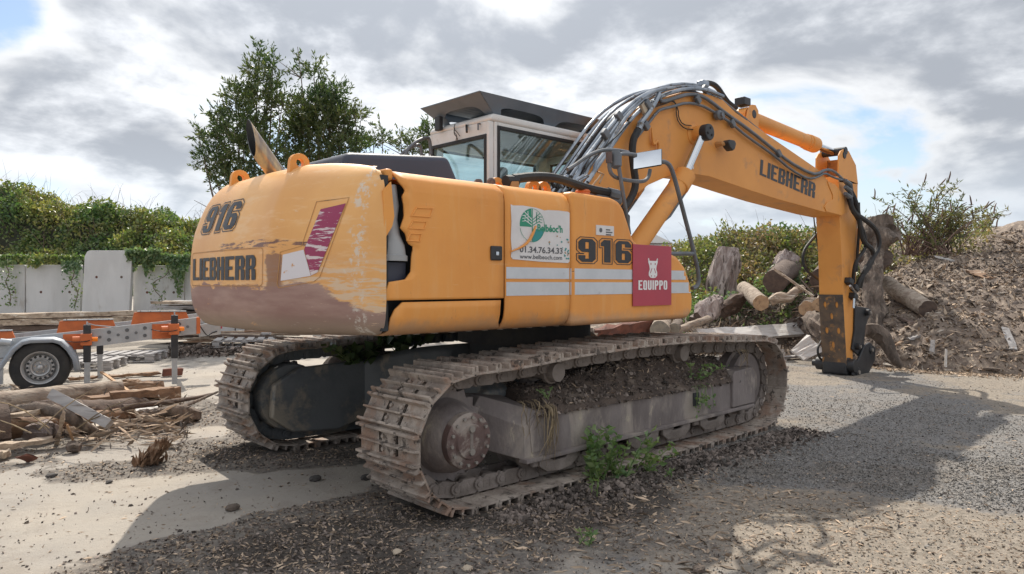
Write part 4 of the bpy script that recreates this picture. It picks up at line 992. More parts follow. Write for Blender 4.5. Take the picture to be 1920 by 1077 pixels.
c = Q(1583, 291, YS0); MB().cyl((c.x, YS0-.012, c.z), (c.x, YS0+.012, c.z), .055, 18).build('pin_cap', 'black_paint', ST, .006)
# welded wear plate with oval slots on the underside (machine-facing) of the stick
xw = [Q(1580, 553, YS0), Q(1588, 695, YS0)]
m = MB(); zz0, zz1 = xw[1].z+.05, xw[0].z
xa = lambda z: xw[0].x+(xw[1].x-xw[0].x)*(z-xw[0].z)/(xw[1].z-xw[0].z)-.013
outer = [(YS0-.004, zz0), (YS1+.004, zz0), (YS1+.004, zz1), (YS0-.004, zz1)]
holes = []
for (yy, f) in ((.24, .86), (.74, .86), (.5, .70), (.26, .50), (.76, .50), (.5, .30)):
    cy, cz = YS1-(YS1-YS0)*yy, zz0+(zz1-zz0)*f; holes.append([(cy+.022*math.cos(a), cz+.048*math.sin(a)) for a in np.linspace(0, 2*math.pi, 13)[:-1]])
tri = tessellate_polygon([[Vector((a, b, 0)) for a, b in L_] for L_ in [outer]+holes]); al = outer+[p for h_ in holes for p in h_]
vs = [(xa(b), a, b) for a, b in al]; n = len(al); vs += [(xa(b)+.012, a, b) for a, b in al]
m.poly(vs, [tuple(t_) for t_ in tri]+[tuple(i+n for i in t_) for t_ in tri]+[(0, 1, 1+n, n), (1, 2, 2+n, 1+n), (2, 3, 3+n, 2+n), (3, 0, n, 3+n)])
m.build('wear_plate', 'arm_plate', ST)
m = MB(); zq = [Q(1588, 704, YS0), Q(1585, 650, YS0)]
MB().prism([(zq[0].x-.03, zq[0].z+.0), (zq[0].x+.14, zq[0].z-.02), (zq[0].x+.20, zq[0].z+.10), (zq[0].x+.16, zq[0].z+.26), (zq[0].x-.01, zq[0].z+.28), (zq[0].x-.045, zq[0].z+.1)], YS0-.006, YS1+.006).build('stick_foot', 'black_paint', ST, .03, seg=3)
# pivot, links, quick hitch
bz_ = Q(1597, 690, YS0); c0 = Vector((bz_.x+.02, 0, .12))
MB().cyl((c0.x-.12, YS0-.10, c0.z+.02), (c0.x-.12, YS1+.13, c0.z+.02), .10, 24).build('foot_pin', 'black_paint', EX, .012)
MB().cyl((c0.x-.12, YS1+.13, c0.z+.02), (c0.x-.12, YS1+.20, c0.z+.02), .05, 16).build('foot_pin', 'black_paint', EX, .008)
def pz(L_, Y): return [(Q(x, y, Y).x, Q(x, y, Y).z) for x, y in L_]
for yy in (YS0-.035, YS1+.0):
    MB().prism(pz([(1600, 574), (1625, 578), (1628, 588), (1619, 612), (1615, 660), (1607, 668), (1594, 655), (1599, 620)], YS0), yy, yy+.035).build('link_arm', 'black_paint', EX, .01)
    MB().prism(pz([(1618, 648), (1628, 642), (1638, 652), (1637, 676), (1624, 704), (1608, 711), (1596, 704), (1597, 688), (1608, 672)], YS0-.05), yy-.045, yy-.008).build('hitch_plate', 'black_paint', EX, .012)
for px_, py_, r in ((1625, 586, .05), (1607, 650, .05), (1629, 656, .06), (1604, 698, .075)):
    c = Q(px_, py_, YS0-.05); MB().cyl((c.x, YS0-.10, c.z), (c.x, YS1+.08, c.z), r, 20).build('hitch_pin', 'black_paint', EX, .01)
    MB().cyl((c.x, YS0-.115, c.z), (c.x, YS0-.098, c.z), r*.45, 12).build('pin_end', 'bolt', EX)
a_, b_ = Q(1613, 590, YA-.1), Q(1603, 525, YA-.1); a_.y = b_.y = YA
MB().cyl(a_, b_, .035, 16).build('bucket_cylinder_rod', 'chrome', EX)
MB().cyl(b_, Q(1612, 430, YA-.1), .07, 20).build('bucket_cylinder', 'paint_boom', EX, .01)

# ---- hydraulic pipes along the boom
def pathY(pts, y): return [Q(x, yy, y if not isinstance(y, (list, tuple)) else y[i]) for i, (x, yy) in enumerate(pts)]
def pipe(name, pts, y, r=.019, mat='pipe', smooth=1, parent=EX, n=8):
    return MB().tube(pathY(pts, y), r, n, smooth=smooth).build(name, mat, parent, smooth=True)
upc = [(Q(x, y, YB0).x, Q(x, y, YB0).z) for x, y in [(1080, 376), (1118, 320), (1149, 274), (1180, 230), (1208, 204), (1242, 184), (1284, 172), (1322, 174), (1352, 187)]]
def above(d_, y):
    r_ = []
    for i_, p in enumerate(upc):
        a_, b_ = upc[max(i_-1, 0)], upc[min(i_+1, len(upc)-1)]; tx_, tz_ = b_[0]-a_[0], b_[1]-a_[1]; L_ = math.hypot(tx_, tz_); r_.append(Vector((p[0]-tz_/L_*d_, y, p[1]+tx_/L_*d_)))
    return r_
for k in range(9): MB().tube(above(.03+.035*(k % 3), -.325+.056*k), .021 if k % 2 == 0 else .016, 8, smooth=1).build('hydraulic_pipe', 'pipe' if k not in (3, 6) else 'rubber', EX, smooth=True)
arch = [(1040, 350), (1062, 322), (1092, 284), (1122, 246), (1146, 214), (1180, 186), (1222, 170), (1268, 160), (1300, 163), (1330, 172), (1356, 190)]
for dx, yy in ((-14, -.35), (0, -.36), (14, -.345)):
    pipe('hydraulic_pipe', [(1088+dx, 342), (1101+dx, 322), (1102+dx, 308), (1118+dx, 288), (1148+dx*.7, 244), (1172+dx*.5, 212), (1205+dx*.5, 182), (1235, 168), (1262, 165)], yy, .018)
# thick hose with swivel on the near side
pipe('hydraulic_pipe', [(1236, 176), (1226, 196), (1214, 214), (1200, 232)], -.37, .026)
pipe('hose_ferrule', [(1202, 230), (1197, 243)], -.37, .036, 'pipe', 0)
pipe('boom_hose', [(1196, 245), (1187, 262), (1185, 285), (1188, 315), (1192, 340), (1190, 358), (1180, 378), (1166, 395)], -.38, .036, 'rubber', 2)
pipe('hydraulic_pipe', [(1237, 178), (1238, 190), (1248, 190), (1272, 182), (1290, 177), (1310, 178), (1330, 188), (1362, 214), (1400, 240), (1450, 280), (1480, 304), (1512, 322), (1530, 328), (1548, 318), (1562, 320), (1580, 336), (1592, 352)], -.335, .020, 'pipe_grey', 1)
pipe('hydraulic_pipe', [(1190, 262), (1212, 236), (1232, 210), (1240, 205), (1262, 200), (1285, 193), (1312, 196), (1342, 212), (1372, 232), (1400, 256), (1452, 292), (1482, 318), (1514, 336), (1532, 333), (1546, 324), (1560, 332), (1578, 338)], -.34, .016, 'pipe_grey', 1)
pipe('hydraulic_pipe', [(1296, 160), (1318, 164), (1345, 182), (1372, 204), (1408, 232), (1455, 270), (1490, 298), (1520, 318)], -.22, .018, 'pipe_grey', 1)
pipe('boom_hose', [(1312, 158), (1330, 155), (1344, 162), (1356, 180), (1366, 194), (1380, 203)], -.12, .032, 'rubber', 2)
pipe('boom_hose', [(1322, 166), (1334, 182), (1344, 196)], -.16, .022, 'rubber', 1)
pipe('electric_cable', [(1178, 222), (1210, 206), (1250, 194), (1262, 188), (1268, 196), (1268, 215), (1272, 230), (1284, 242), (1300, 243)], -.325, .006, 'rubber', 1)
pipe('electric_cable', [(1176, 226), (1212, 202), (1252, 190), (1264, 190), (1272, 206), (1272, 220), (1280, 234), (1296, 236)], -.325, .006, 'rubber', 1)
pipe('electric_cable', [(1090, 330), (1110, 300), (1150, 262), (1180, 230)], -.40, .008, 'rubber', 1)
for px_, py_, ry in ((1160, 218, -.36), (1214, 196, -.37), (1308, 187, -.35), (1373, 232, -.35), (1352, 217, -.35), (1460, 288, -.35), (1211, 236, -.36), (1135, 252, -.38), (1322, 168, -.30)):
    c = Q(px_, py_, ry); MB().box(c, (.09, .05, .07), Matrix.Rotation(.7, 3, 'Y')).build('pipe_clamp', 'pipe_grey', EX, .01)
c = Q(1347, 216, -.36); MB().lathe((c.x, c.y+.03, c.z), (0, -1, 0), [(0, .055), (.05, .055), (.07, .03), (.09, .03)], 14).build('valve', 'pipe_grey', EX, smooth=True)
for k, (px_, py_) in enumerate(((1318, 158), (1333, 178))):
    c = Q(px_, py_, -.2); MB().box(c, (.12, .10, .07)).build('valve', 'pipe', EX, .015)
c = Q(1209, 204, -.35); MB().box(c, (.13, .04, .10), Matrix.Rotation(.9, 3, 'Y')).build('hose_bracket', 'stone_pale', EX, .006)
# hoses at the stick
c = Q(1590, 358, -.36)
for dz in (0, -.10, .09): MB().tube([c+Vector((-.10, 0, .05+dz)), c+Vector((.02, -.02, dz)), c+Vector((.10, -.01, -.08+dz))], [.03, .04, .03], 8).build('hose_fitting', 'pipe_grey', EX, smooth=True)
pipe('stick_hose', [(1592, 352), (1606, 380), (1612, 420), (1618, 455), (1640, 470), (1632, 500), (1612, 522), (1606, 545)], [-.36, -.4, -.42, -.42, -.42, -.4, -.36, -.32], .036, 'rubber', 2)
pipe('stick_hose', [(1590, 362), (1600, 400), (1622, 412), (1645, 432), (1650, 462), (1634, 488), (1618, 512), (1612, 540)], [-.36, -.42, -.45, -.45, -.45, -.42, -.38, -.32], .036, 'rubber', 2)
pipe('stick_hose', [(1590, 372), (1597, 395), (1608, 410), (1622, 440), (1624, 466), (1604, 490), (1600, 515), (1600, 530)], [-.34, -.4, -.4, -.4, -.4, -.36, -.32, -.29], .026, 'rubber', 2)
pipe('stick_hose', [(1610, 380), (1611, 430), (1607, 480), (1606, 510)], -.30, .022, 'rubber', 1)
pipe('stick_hose', [(1540, 430), (1524, 448), (1508, 468), (1504, 490), (1512, 508), (1528, 520), (1545, 532)], [.16]*7, .022, 'rubber', 2)
pipe('stick_hose', [(1526, 408), (1528, 430), (1535, 470)], .14, .010, 'rubber', 1)
for px_, py_ in ((1592, 528), (1602, 540), (1600, 556)): MB().box(Q(px_, py_, -.31), (.13, .10, .09), Matrix.Rotation(.4, 3, 'Y')).build('hose_fitting', 'black_paint', EX, .015)
pipe('chrome_union', [(1594, 536), (1603, 548)], -.36, .018, 'chrome', 0); pipe('chrome_union', [(1601, 560), (1600, 578)], -.33, .020, 'chrome', 0)
pipe('stick_hose', [(1540, 640), (1532, 655), (1536, 672), (1545, 676)], .12, .018, 'rubber', 2)

# ---- things on the deck behind the panels
pipe('suction_hose', [(962, 336), (1000, 331), (1040, 333), (1075, 345), (1110, 356), (1150, 363)], -1.02, .034, 'rubber', 2)
pipe('hose_end', [(948, 340), (968, 340)], -1.02, .042, 'rubber', 0); pipe('hose_end', [(1140, 362), (1158, 366)], -1.02, .045, 'pipe_grey', 0)
c = Q(959, 345, -1.02); MB().box((c.x, c.y, c.z-.03), (.08, .08, .12)).build('hose_bracket', 'paint_dark', EX, .01)
def hlug(px_, py_, yv, w=.12):
    c = Q(px_, py_, yv); m = lug(c.x, c.y, c.z-.10); return m.build('lifting_lug', 'paint', EX, .003)
hlug(932, 343, -.92); hlug(1001, 348, -.92); hlug(1020, 350, -.92)
for px_, py_ in ((897, 338), (921, 336)): c = Q(px_, py_, -.95); MB().lathe((c.x, c.y, c.z-.08), (0, 0, 1), [(0, .03), (.07, .03), (.085, .02)], 10).build('filler_cap', 'drive_cover', EX)
c = Q(1093, 366, -1.0); MB().lathe((c.x, c.y, c.z-.1), (0, 0, 1), [(0, .055), (.12, .055), (.125, .06), (.14, .05)], 16).build('filler_cap', 'orange', EX)
c = Q(1130, 368, -.95); MB().box((c.x, c.y, c.z-.02), (.34, .16, .10)).build('valve_cover', 'pipe_grey', EX, .03)
MB().box((-.55, -.35, 2.0), (.6, .5, .16)).build('control_valve', 'pipe_grey', EX, .03)
rr = random.Random(9)
for k in range(10):
    x_ = 1020+rr.random()*80; pipe('valve_hose', [(x_, 352), (x_+rr.uniform(-8, 12), 340), (x_+rr.uniform(6, 22), 330)], -.5+rr.random()*.2, .016, 'pipe' if k % 2 else 'rubber', 1)
pipe('valve_pipe', [(1108, 352), (1124, 332), (1128, 325), (1120, 322), (1132, 327), (1124, 344)], -.6, .008, 'cut_pale', 0)
# rails, mirror
def rail(name, pts, y, r=.018): return pipe(name, pts, y, r, 'pipe_grey', 2)
rail('handrail', [(1064, 318), (1078, 310), (1102, 292), (1130, 281), (1158, 282), (1178, 286)], -1.05, .016)
rail('handrail', [(1142, 288), (1142, 318), (1150, 332), (1172, 338), (1205, 342), (1216, 334), (1219, 318)], -1.12, .016)
rail('handrail', [(1160, 312), (1166, 350), (1174, 400), (1180, 440)], -1.15, .016)
rail('handrail', [(1158, 300), (1160, 290), (1172, 288), (1192, 291)], -1.14, .016)
rail('guard_rail', [(1236, 303), (1254, 305), (1264, 330), (1282, 400), (1298, 460), (1310, 512), (1310, 536), (1298, 541)], -1.16, .019)
rail('guard_rail', [(1240, 477), (1270, 476), (1299, 476)], -1.16, .019)
c = Q(1155, 300, -1.13); MB().lathe((c.x, c.y, c.z-.07), (0, 0, 1), [(0, .02), (.02, .045), (.10, .045), (.14, .03)], 14).build('rail_socket', 'pipe_grey', EX, smooth=True)
c = Q(1142, 296, -1.12); MB().cyl((c.x, c.y, c.z-.04), (c.x, c.y, c.z+.04), .026, 12).build('rail_socket', 'drive_cover', EX)
mc = Q(1214, 299, -1.2); wv = Vector((.60, -.80, 0)).normalized(); 
# mirror facing back towards the rear right
nrm = Vector((-.80, -.60, 0)).normalized(); side = Vector((-nrm.y, nrm.x, 0)); side = -side if side.dot(RGT) < 0 else side
tilt = Vector((0, 0, 1))
def mq(w, hh, o): return [mc+side*w*a+(tilt+side*.0)*hh*b_+Vector((0, 0, a*w*.14))+nrm*o for a, b_ in ((-1, -1), (1, -1), (1, 1), (-1, 1))]
W_, H_ = .118, .070
f_ = mq(W_, H_, .0); k_ = mq(W_*.9, H_*.85, -.05)
MO = MB().poly(f_+k_, [(0, 1, 2, 3), (7, 6, 5, 4), (0, 4, 5, 1), (1, 5, 6, 2), (2, 6, 7, 3), (3, 7, 4, 0)]).build('mirror', 'rubber', EX, .01)
MB().poly(mq(W_*.93, H_*.88, .012), [(0, 1, 2, 3)]).build('mirror_glass', 'mirror', MO)
# ================================================================ GROUND
def sm(x, a, b): t_ = np.clip((x-a)/(b-a), 0, 1); return t_*t_*(3-2*t_)
def rf_of(x, y):
    dx, dy = x-CAMP.x, y-CAMP.y; return dx*RGT.x+dy*RGT.y, dx*FWD.x+dy*FWD.y
BL = [((60, 872), .55, 1.0), ((200, 880), .5, .9), ((330, 885), .45, .9), ((430, 845), .7, 1.3), ((150, 905), .4, .8), ((30, 1000), .25, .7), ((340, 1045), .45, 1.2), ((250, 1060), .3, .8), ((560, 985), .45, 1.1),  # blob at the far track's rear end: shadow painted in with the dirt
      ((700, 960), .6, 1.3), ((860, 985), .55, 1.3), ((640, 1060), .45, 1.0), ((800, 1070), .5, .8), ((1010, 985), .6, 1.5), ((1120, 930), .6, 1.4), ((1300, 860), .7, 1.2), ((560, 850), .8, 1.3), ((780, 900), .6, 1.3), ((80, 800), 1.2, 1.0), ((250, 780), 1.0, 1.0),
      ((480, 910), .55, -1.6), ((380, 940), .4, -1.3), ((120, 940), .7, -1.2), ((280, 830), .45, -1.0), ((200, 850), .3, -.8), ((160, 1000), .45, -1.1), ((620, 900), .35, -1.2), ((820, 1050), .3, -.9), ((450, 700), 2.0, -1.6), ((560, 920), .4, -1.2)]
BLc = [(G(*p), r, a) for p, r, a in BL]
def dirt_shade_f(x, y):
    v = 1.5*fbm(x*1.4, y*1.4, 3, 5)+.6*fbm(x*7, y*7, 9, 3)
    for c, r, a in BLc: v = v+a*.42*np.exp(-((x-c.x)**2+(y-c.y)**2)/(r*r))
    return v
GB = [((1420, 870), .9, 1), ((1560, 860), .9, 1), ((1700, 800), 1.2, .9), ((1450, 745), 1.0, .9), ((1750, 740), 1.5, .5), ((1560, 765), .8, .5), ((1850, 900), 1.0, .6), ((1440, 960), .55, -1.4), ((1560, 960), .6, -1.4), ((1600, 790), .7, -.9), ((1700, 1020), .6, -1.2), ((1250, 960), .5, -1.1), ((1850, 1000), .5, -.8)]
GBc = [(G(*p), r, a) for p, r, a in GB]
def grav_f(x, y):
    v = 1.1*fbm(x*1.1, y*1.1, 21, 5)+.3*fbm(x*6, y*6, 5, 3)
    for c, r, a in GBc: v = v+a*.45*np.exp(-((x-c.x)**2+(y-c.y)**2)/(r*r))
    return v
def groundz(x, y):
    r, f = rf_of(x, y); near = np.clip(1-(f-8)/14, 0, 1)
    z = (.035*fbm(x*1.2, y*1.2, 1, 3)+.018*fbm(x*5, y*5, 2, 3))*near
    d = np.clip(dirt_shade_f(x, y), 0, 1)*near; z = z+.035*d*(.6+fbm(x*16, y*16, 6, 2)*1.6)
    # soil pushed up beside the near crawler
    rdg = np.exp(-((y+1.62)/.17)**2)*sm(x, -1.7, -1.1)*(1-sm(x, 1.2, 1.9)); z = z+rdg*(.015+.05*fbm(x*7, y*7, 8, 3))
    under = (np.abs(y) < 1.45) & (x > -2.5) & (x < 2.2); z = np.where(under, np.minimum(z, .015), z)
    return z-.012
def axis(lo, hi, fine0, fine1, st):
    a = list(np.arange(fine0, fine1, st)); x = fine1; s_ = st
    while x < hi: a.append(x); s_ *= 1.22; x += s_
    a.append(hi); x = fine0; s_ = st; b = []
    while x > lo: s_ *= 1.22; x -= s_; b.append(max(x, lo))
    return np.array(sorted(set(b+a)))
rr_, ff_ = axis(-700, 700, -5.5, 7.5, .045), axis(-60, 1500, 3.0, 12.0, .045)
Rg, Fg = np.meshgrid(rr_, ff_); Xg = CAMP.x+RGT.x*Rg+FWD.x*Fg; Yg = CAMP.y+RGT.y*Rg+FWD.y*Fg; Zg = groundz(Xg, Yg)
V = np.stack([Xg, Yg, Zg], -1).reshape(-1, 3); nr, nf = len(rr_), len(ff_)
i, j = np.meshgrid(np.arange(nr-1), np.arange(nf-1)); a = (j*nr+i).ravel(); F = np.stack([a, a+1, a+nr+1, a+nr], 1)
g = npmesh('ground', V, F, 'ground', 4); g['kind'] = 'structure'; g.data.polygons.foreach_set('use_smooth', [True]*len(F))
MUD_SHADE = [(G(*p), r) for p, r in (((1110, 955), .38), ((1040, 925), .30), ((1180, 925), .28), ((430, 850), .30), ((620, 1010), .32), ((830, 965), .30), ((480, 1040), .25), ((1300, 860), .3), ((1000, 980), .25), ((720, 1060), .2))]  # mud patches; the one by the far track darkens the ground as painted shadow
def mud_shade_f(x, y): return sum(np.exp(-((x-c.x)**2+(y-c.y)**2)/(r*r)) for c, r in MUD_SHADE)
for nm, fn in (('dirt', dirt_shade_f), ('gravel', grav_f), ('mud', mud_shade_f)):
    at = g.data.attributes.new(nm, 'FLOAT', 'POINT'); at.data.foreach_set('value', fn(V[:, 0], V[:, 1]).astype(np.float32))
# mounds
def mound_h(r, f):
    s_ = r/np.maximum(f, .1)
    base = np.interp(r, [-2, 1, 3, 5.0, 5.6, 5.9, 6.6, 7.6, 9, 14], [16, 15.0, 14.2, 13.9, 13.5, 11.8, 11.2, 10.7, 10.4, 9.8])
    crest = np.interp(s_, [-.1, .1, .2, .45, .50, .585, .65, .711, .9], [.3, .55, 1.05, 1.4, 1.6, 2.25, 2.7, 3.15, 3.5])
    d = f-base; slope = np.interp(s_, [.3, .5, .6], [.42, .5, .60])
    h_ = crest*(1-np.exp(-np.maximum(d, 0)*slope*1.25/np.maximum(crest, .1)))
    n = .40*fbm(r*.9, f*.9, 31, 4)+.26*fbm(r*3.4, f*3.4, 33, 4)
    h_ = h_+n*np.clip(d/1.0, 0, 1)*np.clip(crest/1.2, .3, 1)
    back = sm(f, 16.5, 19.5)*np.interp(s_, [.05, .15, .3, .5, .6], [0, .7, 1.15, .9, .2]); h_ = h_+back
    return np.where(d > 0, h_, -.15+d*.05)-.03*(d < .2)
ra, fa = np.arange(-1, 19, .09), np.concatenate([np.arange(9.3, 17, .09), np.arange(17, 27, .3)])
Rg, Fg = np.meshgrid(ra, fa); H = mound_h(Rg, Fg)
V = np.stack([CAMP.x+RGT.x*Rg+FWD.x*Fg, CAMP.y+RGT.y*Rg+FWD.y*Fg, H], -1).reshape(-1, 3); nr, nf = len(ra), len(fa)
i, j = np.meshgrid(np.arange(nr-1), np.arange(nf-1)); a = (j*nr+i).ravel(); F = np.stack([a, a+1, a+nr+1, a+nr], 1)
F = F[(V[F][:, :, 2].max(1) > -.1)]
o = npmesh('waste_wood_mound', V, F, 'mound', 4); o['kind'] = 'structure'; o.data.polygons.foreach_set('use_smooth', [True]*len(F))
def bank_h(r, f):
    s_ = r/np.maximum(f, .1)
    crest = np.interp(s_, [-.9, -.71, -.6, -.53, -.46, -.42, -.30, -.15], [4.25, 4.2, 3.95, 3.6, 3.35, 3.0, 2.1, 0])
    d = f-20.45; return crest*(.30+.66*sm(d, 0, 3.6))+(1.3*fbm(r*.55, f*.55, 41, 4)+.5*fbm(r*1.8, f*1.8, 43, 3))*sm(d, 0, 1)
ra, fa = np.arange(-24, -1.5, .25), np.arange(20.45, 29, .25)
Rg, Fg = np.meshgrid(ra, fa); H = bank_h(Rg, Fg)
V = np.stack([CAMP.x+RGT.x*Rg+FWD.x*Fg, CAMP.y+RGT.y*Rg+FWD.y*Fg, H], -1).reshape(-1, 3); nr, nf = len(ra), len(fa)
i, j = np.meshgrid(np.arange(nr-1), np.arange(nf-1)); a = (j*nr+i).ravel(); F = np.stack([a, a+1, a+nr+1, a+nr], 1)
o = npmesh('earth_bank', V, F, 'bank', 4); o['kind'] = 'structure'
def RFa(r, f, z): return np.stack([CAMP.x+RGT.x*r+FWD.x*f, CAMP.y+RGT.y*r+FWD.y*f, z], 1)

# ---- loose material on the ground
def scatter(n, f0, f1, dens, s0=-.78, s1=.78):
    f = f0*(f1/f0)**RNG.random(n*1); s_ = RNG.uniform(s0, s1, n); r = s_*f
    x = CAMP.x+RGT.x*r+FWD.x*f; y = CAMP.y+RGT.y*r+FWD.y*f
    k = RNG.random(n) < dens(x, y, r, f); k &= ~((np.abs(y) < 1.42) & (x > -2.1) & (x < 1.9) & (np.abs(np.abs(y)-1.13) < .31))
    return x[k], y[k], r[k], f[k]
def mwt(r): return sm(r, -.2, 1.6)      # yard turns from slab to gravel left to right
x, y, r, f = scatter(170000, 3.1, 12, lambda x, y, r, f: np.clip((dirt_shade_f(x, y)-.05)*1.5, 0, 1)*(1-mwt(r))*.8+.035)
z = groundz(x, y); k = RNG.random(len(x)) < .6
chips('dark_debris', np.stack([x, y, z+.003], 1)[k], .017, 'chips_dark', .5, .3, .6)
chips('wood_shavings', np.stack([x, y, z+.003], 1)[~k], .026, 'chips', .22, .12, .35)
x, y, r, f = scatter(90000, 3.1, 13, lambda x, y, r, f: mwt(r)*np.clip(.18-grav_f(x, y)*1.3, .05, .5)*np.clip(1.4-f/12, .15, 1))
chips('wood_shavings', np.stack([x, y, groundz(x, y)+.003], 1), .016, 'chips', .28, .15, .3)
x, y, r, f = scatter(330000, 3.1, 13, lambda x, y, r, f: (mwt(r)*np.clip(grav_f(x, y)*2.0+.08, .06, .9))*np.clip(1.5-f/10, .12, 1))
chips('gravel', np.stack([x, y, groundz(x, y)+.001], 1), .0105, 'gravel', .8, .5, .9)
# bigger soil clods beside the crawler
n = 5000; x = RNG.uniform(-1.9, 2.0, n); y = -1.58-np.abs(RNG.normal(0, .16, n))+.05
chips('soil_clods', np.stack([x, y, groundz(x, y)+.004], 1), .028, 'chips_dark', .7, .6, .9)
n = 900; x = RNG.uniform(-2.2, 0, n); y = RNG.uniform(-3.2, -1.7, n)
chips('wood_shavings', np.stack([x, y, groundz(x, y)+.004], 1), .05, 'chips', .16, .1, .2)
# mound chips
n = 42000; f = RNG.uniform(10.2, 17.5, n); s_ = RNG.uniform(.15, .80, n); r = s_*f; h_ = mound_h(r, f); k = (h_ > -.02) & (RNG.random(n) < np.interp(s_, [.15, .3, .5, .55, .8], [.5, .6, .9, 1, .85])*(.35+fbm(r*1.3, f*1.3, 51, 3)*1.6+.35))
pts = RFa(r[k], f[k], h_[k]+.01); q_ = RNG.random(len(pts))
chips('wood_chips', pts[q_ < .6], .062, 'chips', .25, .15, .6); chips('bark_pieces', pts[(q_ >= .6) & (q_ < .9)], .075, 'chips_dark', .35, .2, .7); 
M('chips_pale', (.50, .44, .37), (.40, .34, .28), 1, rough=.9, island=.7)
chips('pale_splinters', pts[q_ >= .93], .10, 'chips_pale', .22, .12, .7)
n = 2600; r = RNG.uniform(5.4, 10.5, n); f = np.interp(r, [5.6, 5.9, 6.6, 7.6, 9, 14], [13.5, 11.8, 11.2, 10.7, 10.4, 9.8])-np.abs(RNG.normal(0, .28, n))
chips('wood_chips', RFa(r, f, np.zeros(n)+.005), .05, 'chips', .25, .15, .5)

n = 1400; f = RNG.uniform(10.5, 16, n); s_ = RNG.uniform(.42, .80, n); r = s_*f; h_ = mound_h(r, f); k = h_ > 0; chips('soil_clods', RFa(r[k], f[k], h_[k]-.01), .075, 'mound', .9, .8, .9)
n = 500; f = RNG.uniform(10.5, 16, n); s_ = RNG.uniform(.42, .80, n); r = s_*f; h_ = mound_h(r, f); k = h_ > 0; chips('splinters', RFa(r[k], f[k], h_[k]+.02), .17, 'chips', .12, .07, .8)
# ================================================================ timber helpers
def plank(name, p0, p1, w, th, mat, label, cat, roll=0.0, rough=.012, group=None, taper=1.0, bend=0.0, n=9, parent=None):
    p0, p1 = Vector(p0), Vector(p1); ax = (p1-p0).normalized(); L = (p1-p0).length
    sd = ax.cross(Vector((0, 0, 1))).normalized(); upv = sd.cross(ax)
    sd, upv = sd*math.cos(roll)+upv*math.sin(roll), upv*math.cos(roll)-sd*math.sin(roll)
    rn = random.Random(name+label+str(round(p0.x, 3))+str(round(p0.z, 3))); m = MB(); rings = []
    for k in range(n):
        f_ = k/(n-1); tw = (1-(1-taper)*f_); c = p0.lerp(p1, f_)+Vector((0, 0, 1))*bend*math.sin(f_*math.pi)
        g = lambda: rn.uniform(-rough, rough)
        a, b = w/2*tw, th/2*tw; rg = [(-a+g(), -b+g()), (0, -b+g()*.6), (a+g(), -b+g()), (a+g(), b+g()), (g(), b+g()), (-a+g(), b+g())]
        e = (rn.uniform(0, rough*5)) if k in (0, n-1) else 0
        rings.append([c+sd*q_[0]+upv*q_[1]+ax*(rn.uniform(-1, 1)*rough*3 if k in (0, n-1) else 0) for q_ in rg])
    m.loft(rings)
    o = m.build(name, mat, parent, loc=(None if parent else (p0+p1)/2-Vector((0, 0, th/2))))
    if not parent: tag(o, label, cat, group)
    return o
def log(name, pts, rads, mat, endmat, label, cat='log', rough=.12, group=None, n=18, smooth=2, faces=(1, 1), lump=0.0):
    P = [Vector(p) for p in pts]; R = list(rads)
    for _ in range(smooth):
        NP = [P[0]]; NR = [R[0]]
        for i in range(len(P)-1): NP += [P[i].lerp(P[i+1], .25), P[i].lerp(P[i+1], .75)]; NR += [R[i]*.75+R[i+1]*.25, R[i]*.25+R[i+1]*.75]
        P = NP+[P[-1]]; R = NR+[R[-1]]
    L = [0]
    for i in range(1, len(P)): L.append(L[-1]+(P[i]-P[i-1]).length)
    N = max(8, int(L[-1]/.05)); N = min(N, 60); up_ = None; rings = []; sd_ = random.Random(label).randint(0, 999)
    for k in range(N+1):
        d_ = L[-1]*k/N; c = Vector([float(np.interp(d_, L, [p[i] for p in P])) for i in range(3)]); rr0 = float(np.interp(d_, L, R))
        c2 = Vector([float(np.interp(min(L[-1], d_+.03), L, [p[i] for p in P])) for i in range(3)]); c1 = Vector([float(np.interp(max(0, d_-.03), L, [p[i] for p in P])) for i in range(3)]); tn = (c2-c1).normalized()
        if up_ is None: up_ = tn.orthogonal().normalized()
        up_ = (up_-tn*up_.dot(tn)).normalized(); s2 = tn.cross(up_); rg = []
        for j in range(n):
            an = 2*math.pi*j/n; cx_, cy_ = math.cos(an), math.sin(an)
            q_ = rr0*(1+rough*2.2*float(fbm(cx_*3+sd_, cy_*3+d_*1.2/max(rr0, .05)*.4, sd_, 4))+lump*2*float(fbm(cx_*1.3+sd_, d_*3+cy_*1.3, sd_+7, 3)))
            rg.append(c+(up_*cx_+s2*cy_)*q_)
        rings.append(rg)
    root = thing(name, label, cat, P[0]-Vector((0, 0, R[0])), group)
    MB().loft(rings, True, False).build('bark', mat, root, smooth=True)
    for e, rg, on in ((0, rings[0], faces[0]), (1, rings[-1], faces[1])):
        if not on: continue
        c = sum(rg, Vector((0, 0, 0)))/n; m = MB(); v = [c]+[c.lerp(p, .45) for p in rg]+rg; fs = [(0, 1+j, 1+(j+1) % n) for j in range(n)]+[(1+j, 1+n+j, 1+n+(j+1) % n, 1+(j+1) % n) for j in range(n)]
        m.poly(v, fs).build('cut_face', endmat, root)
    return root
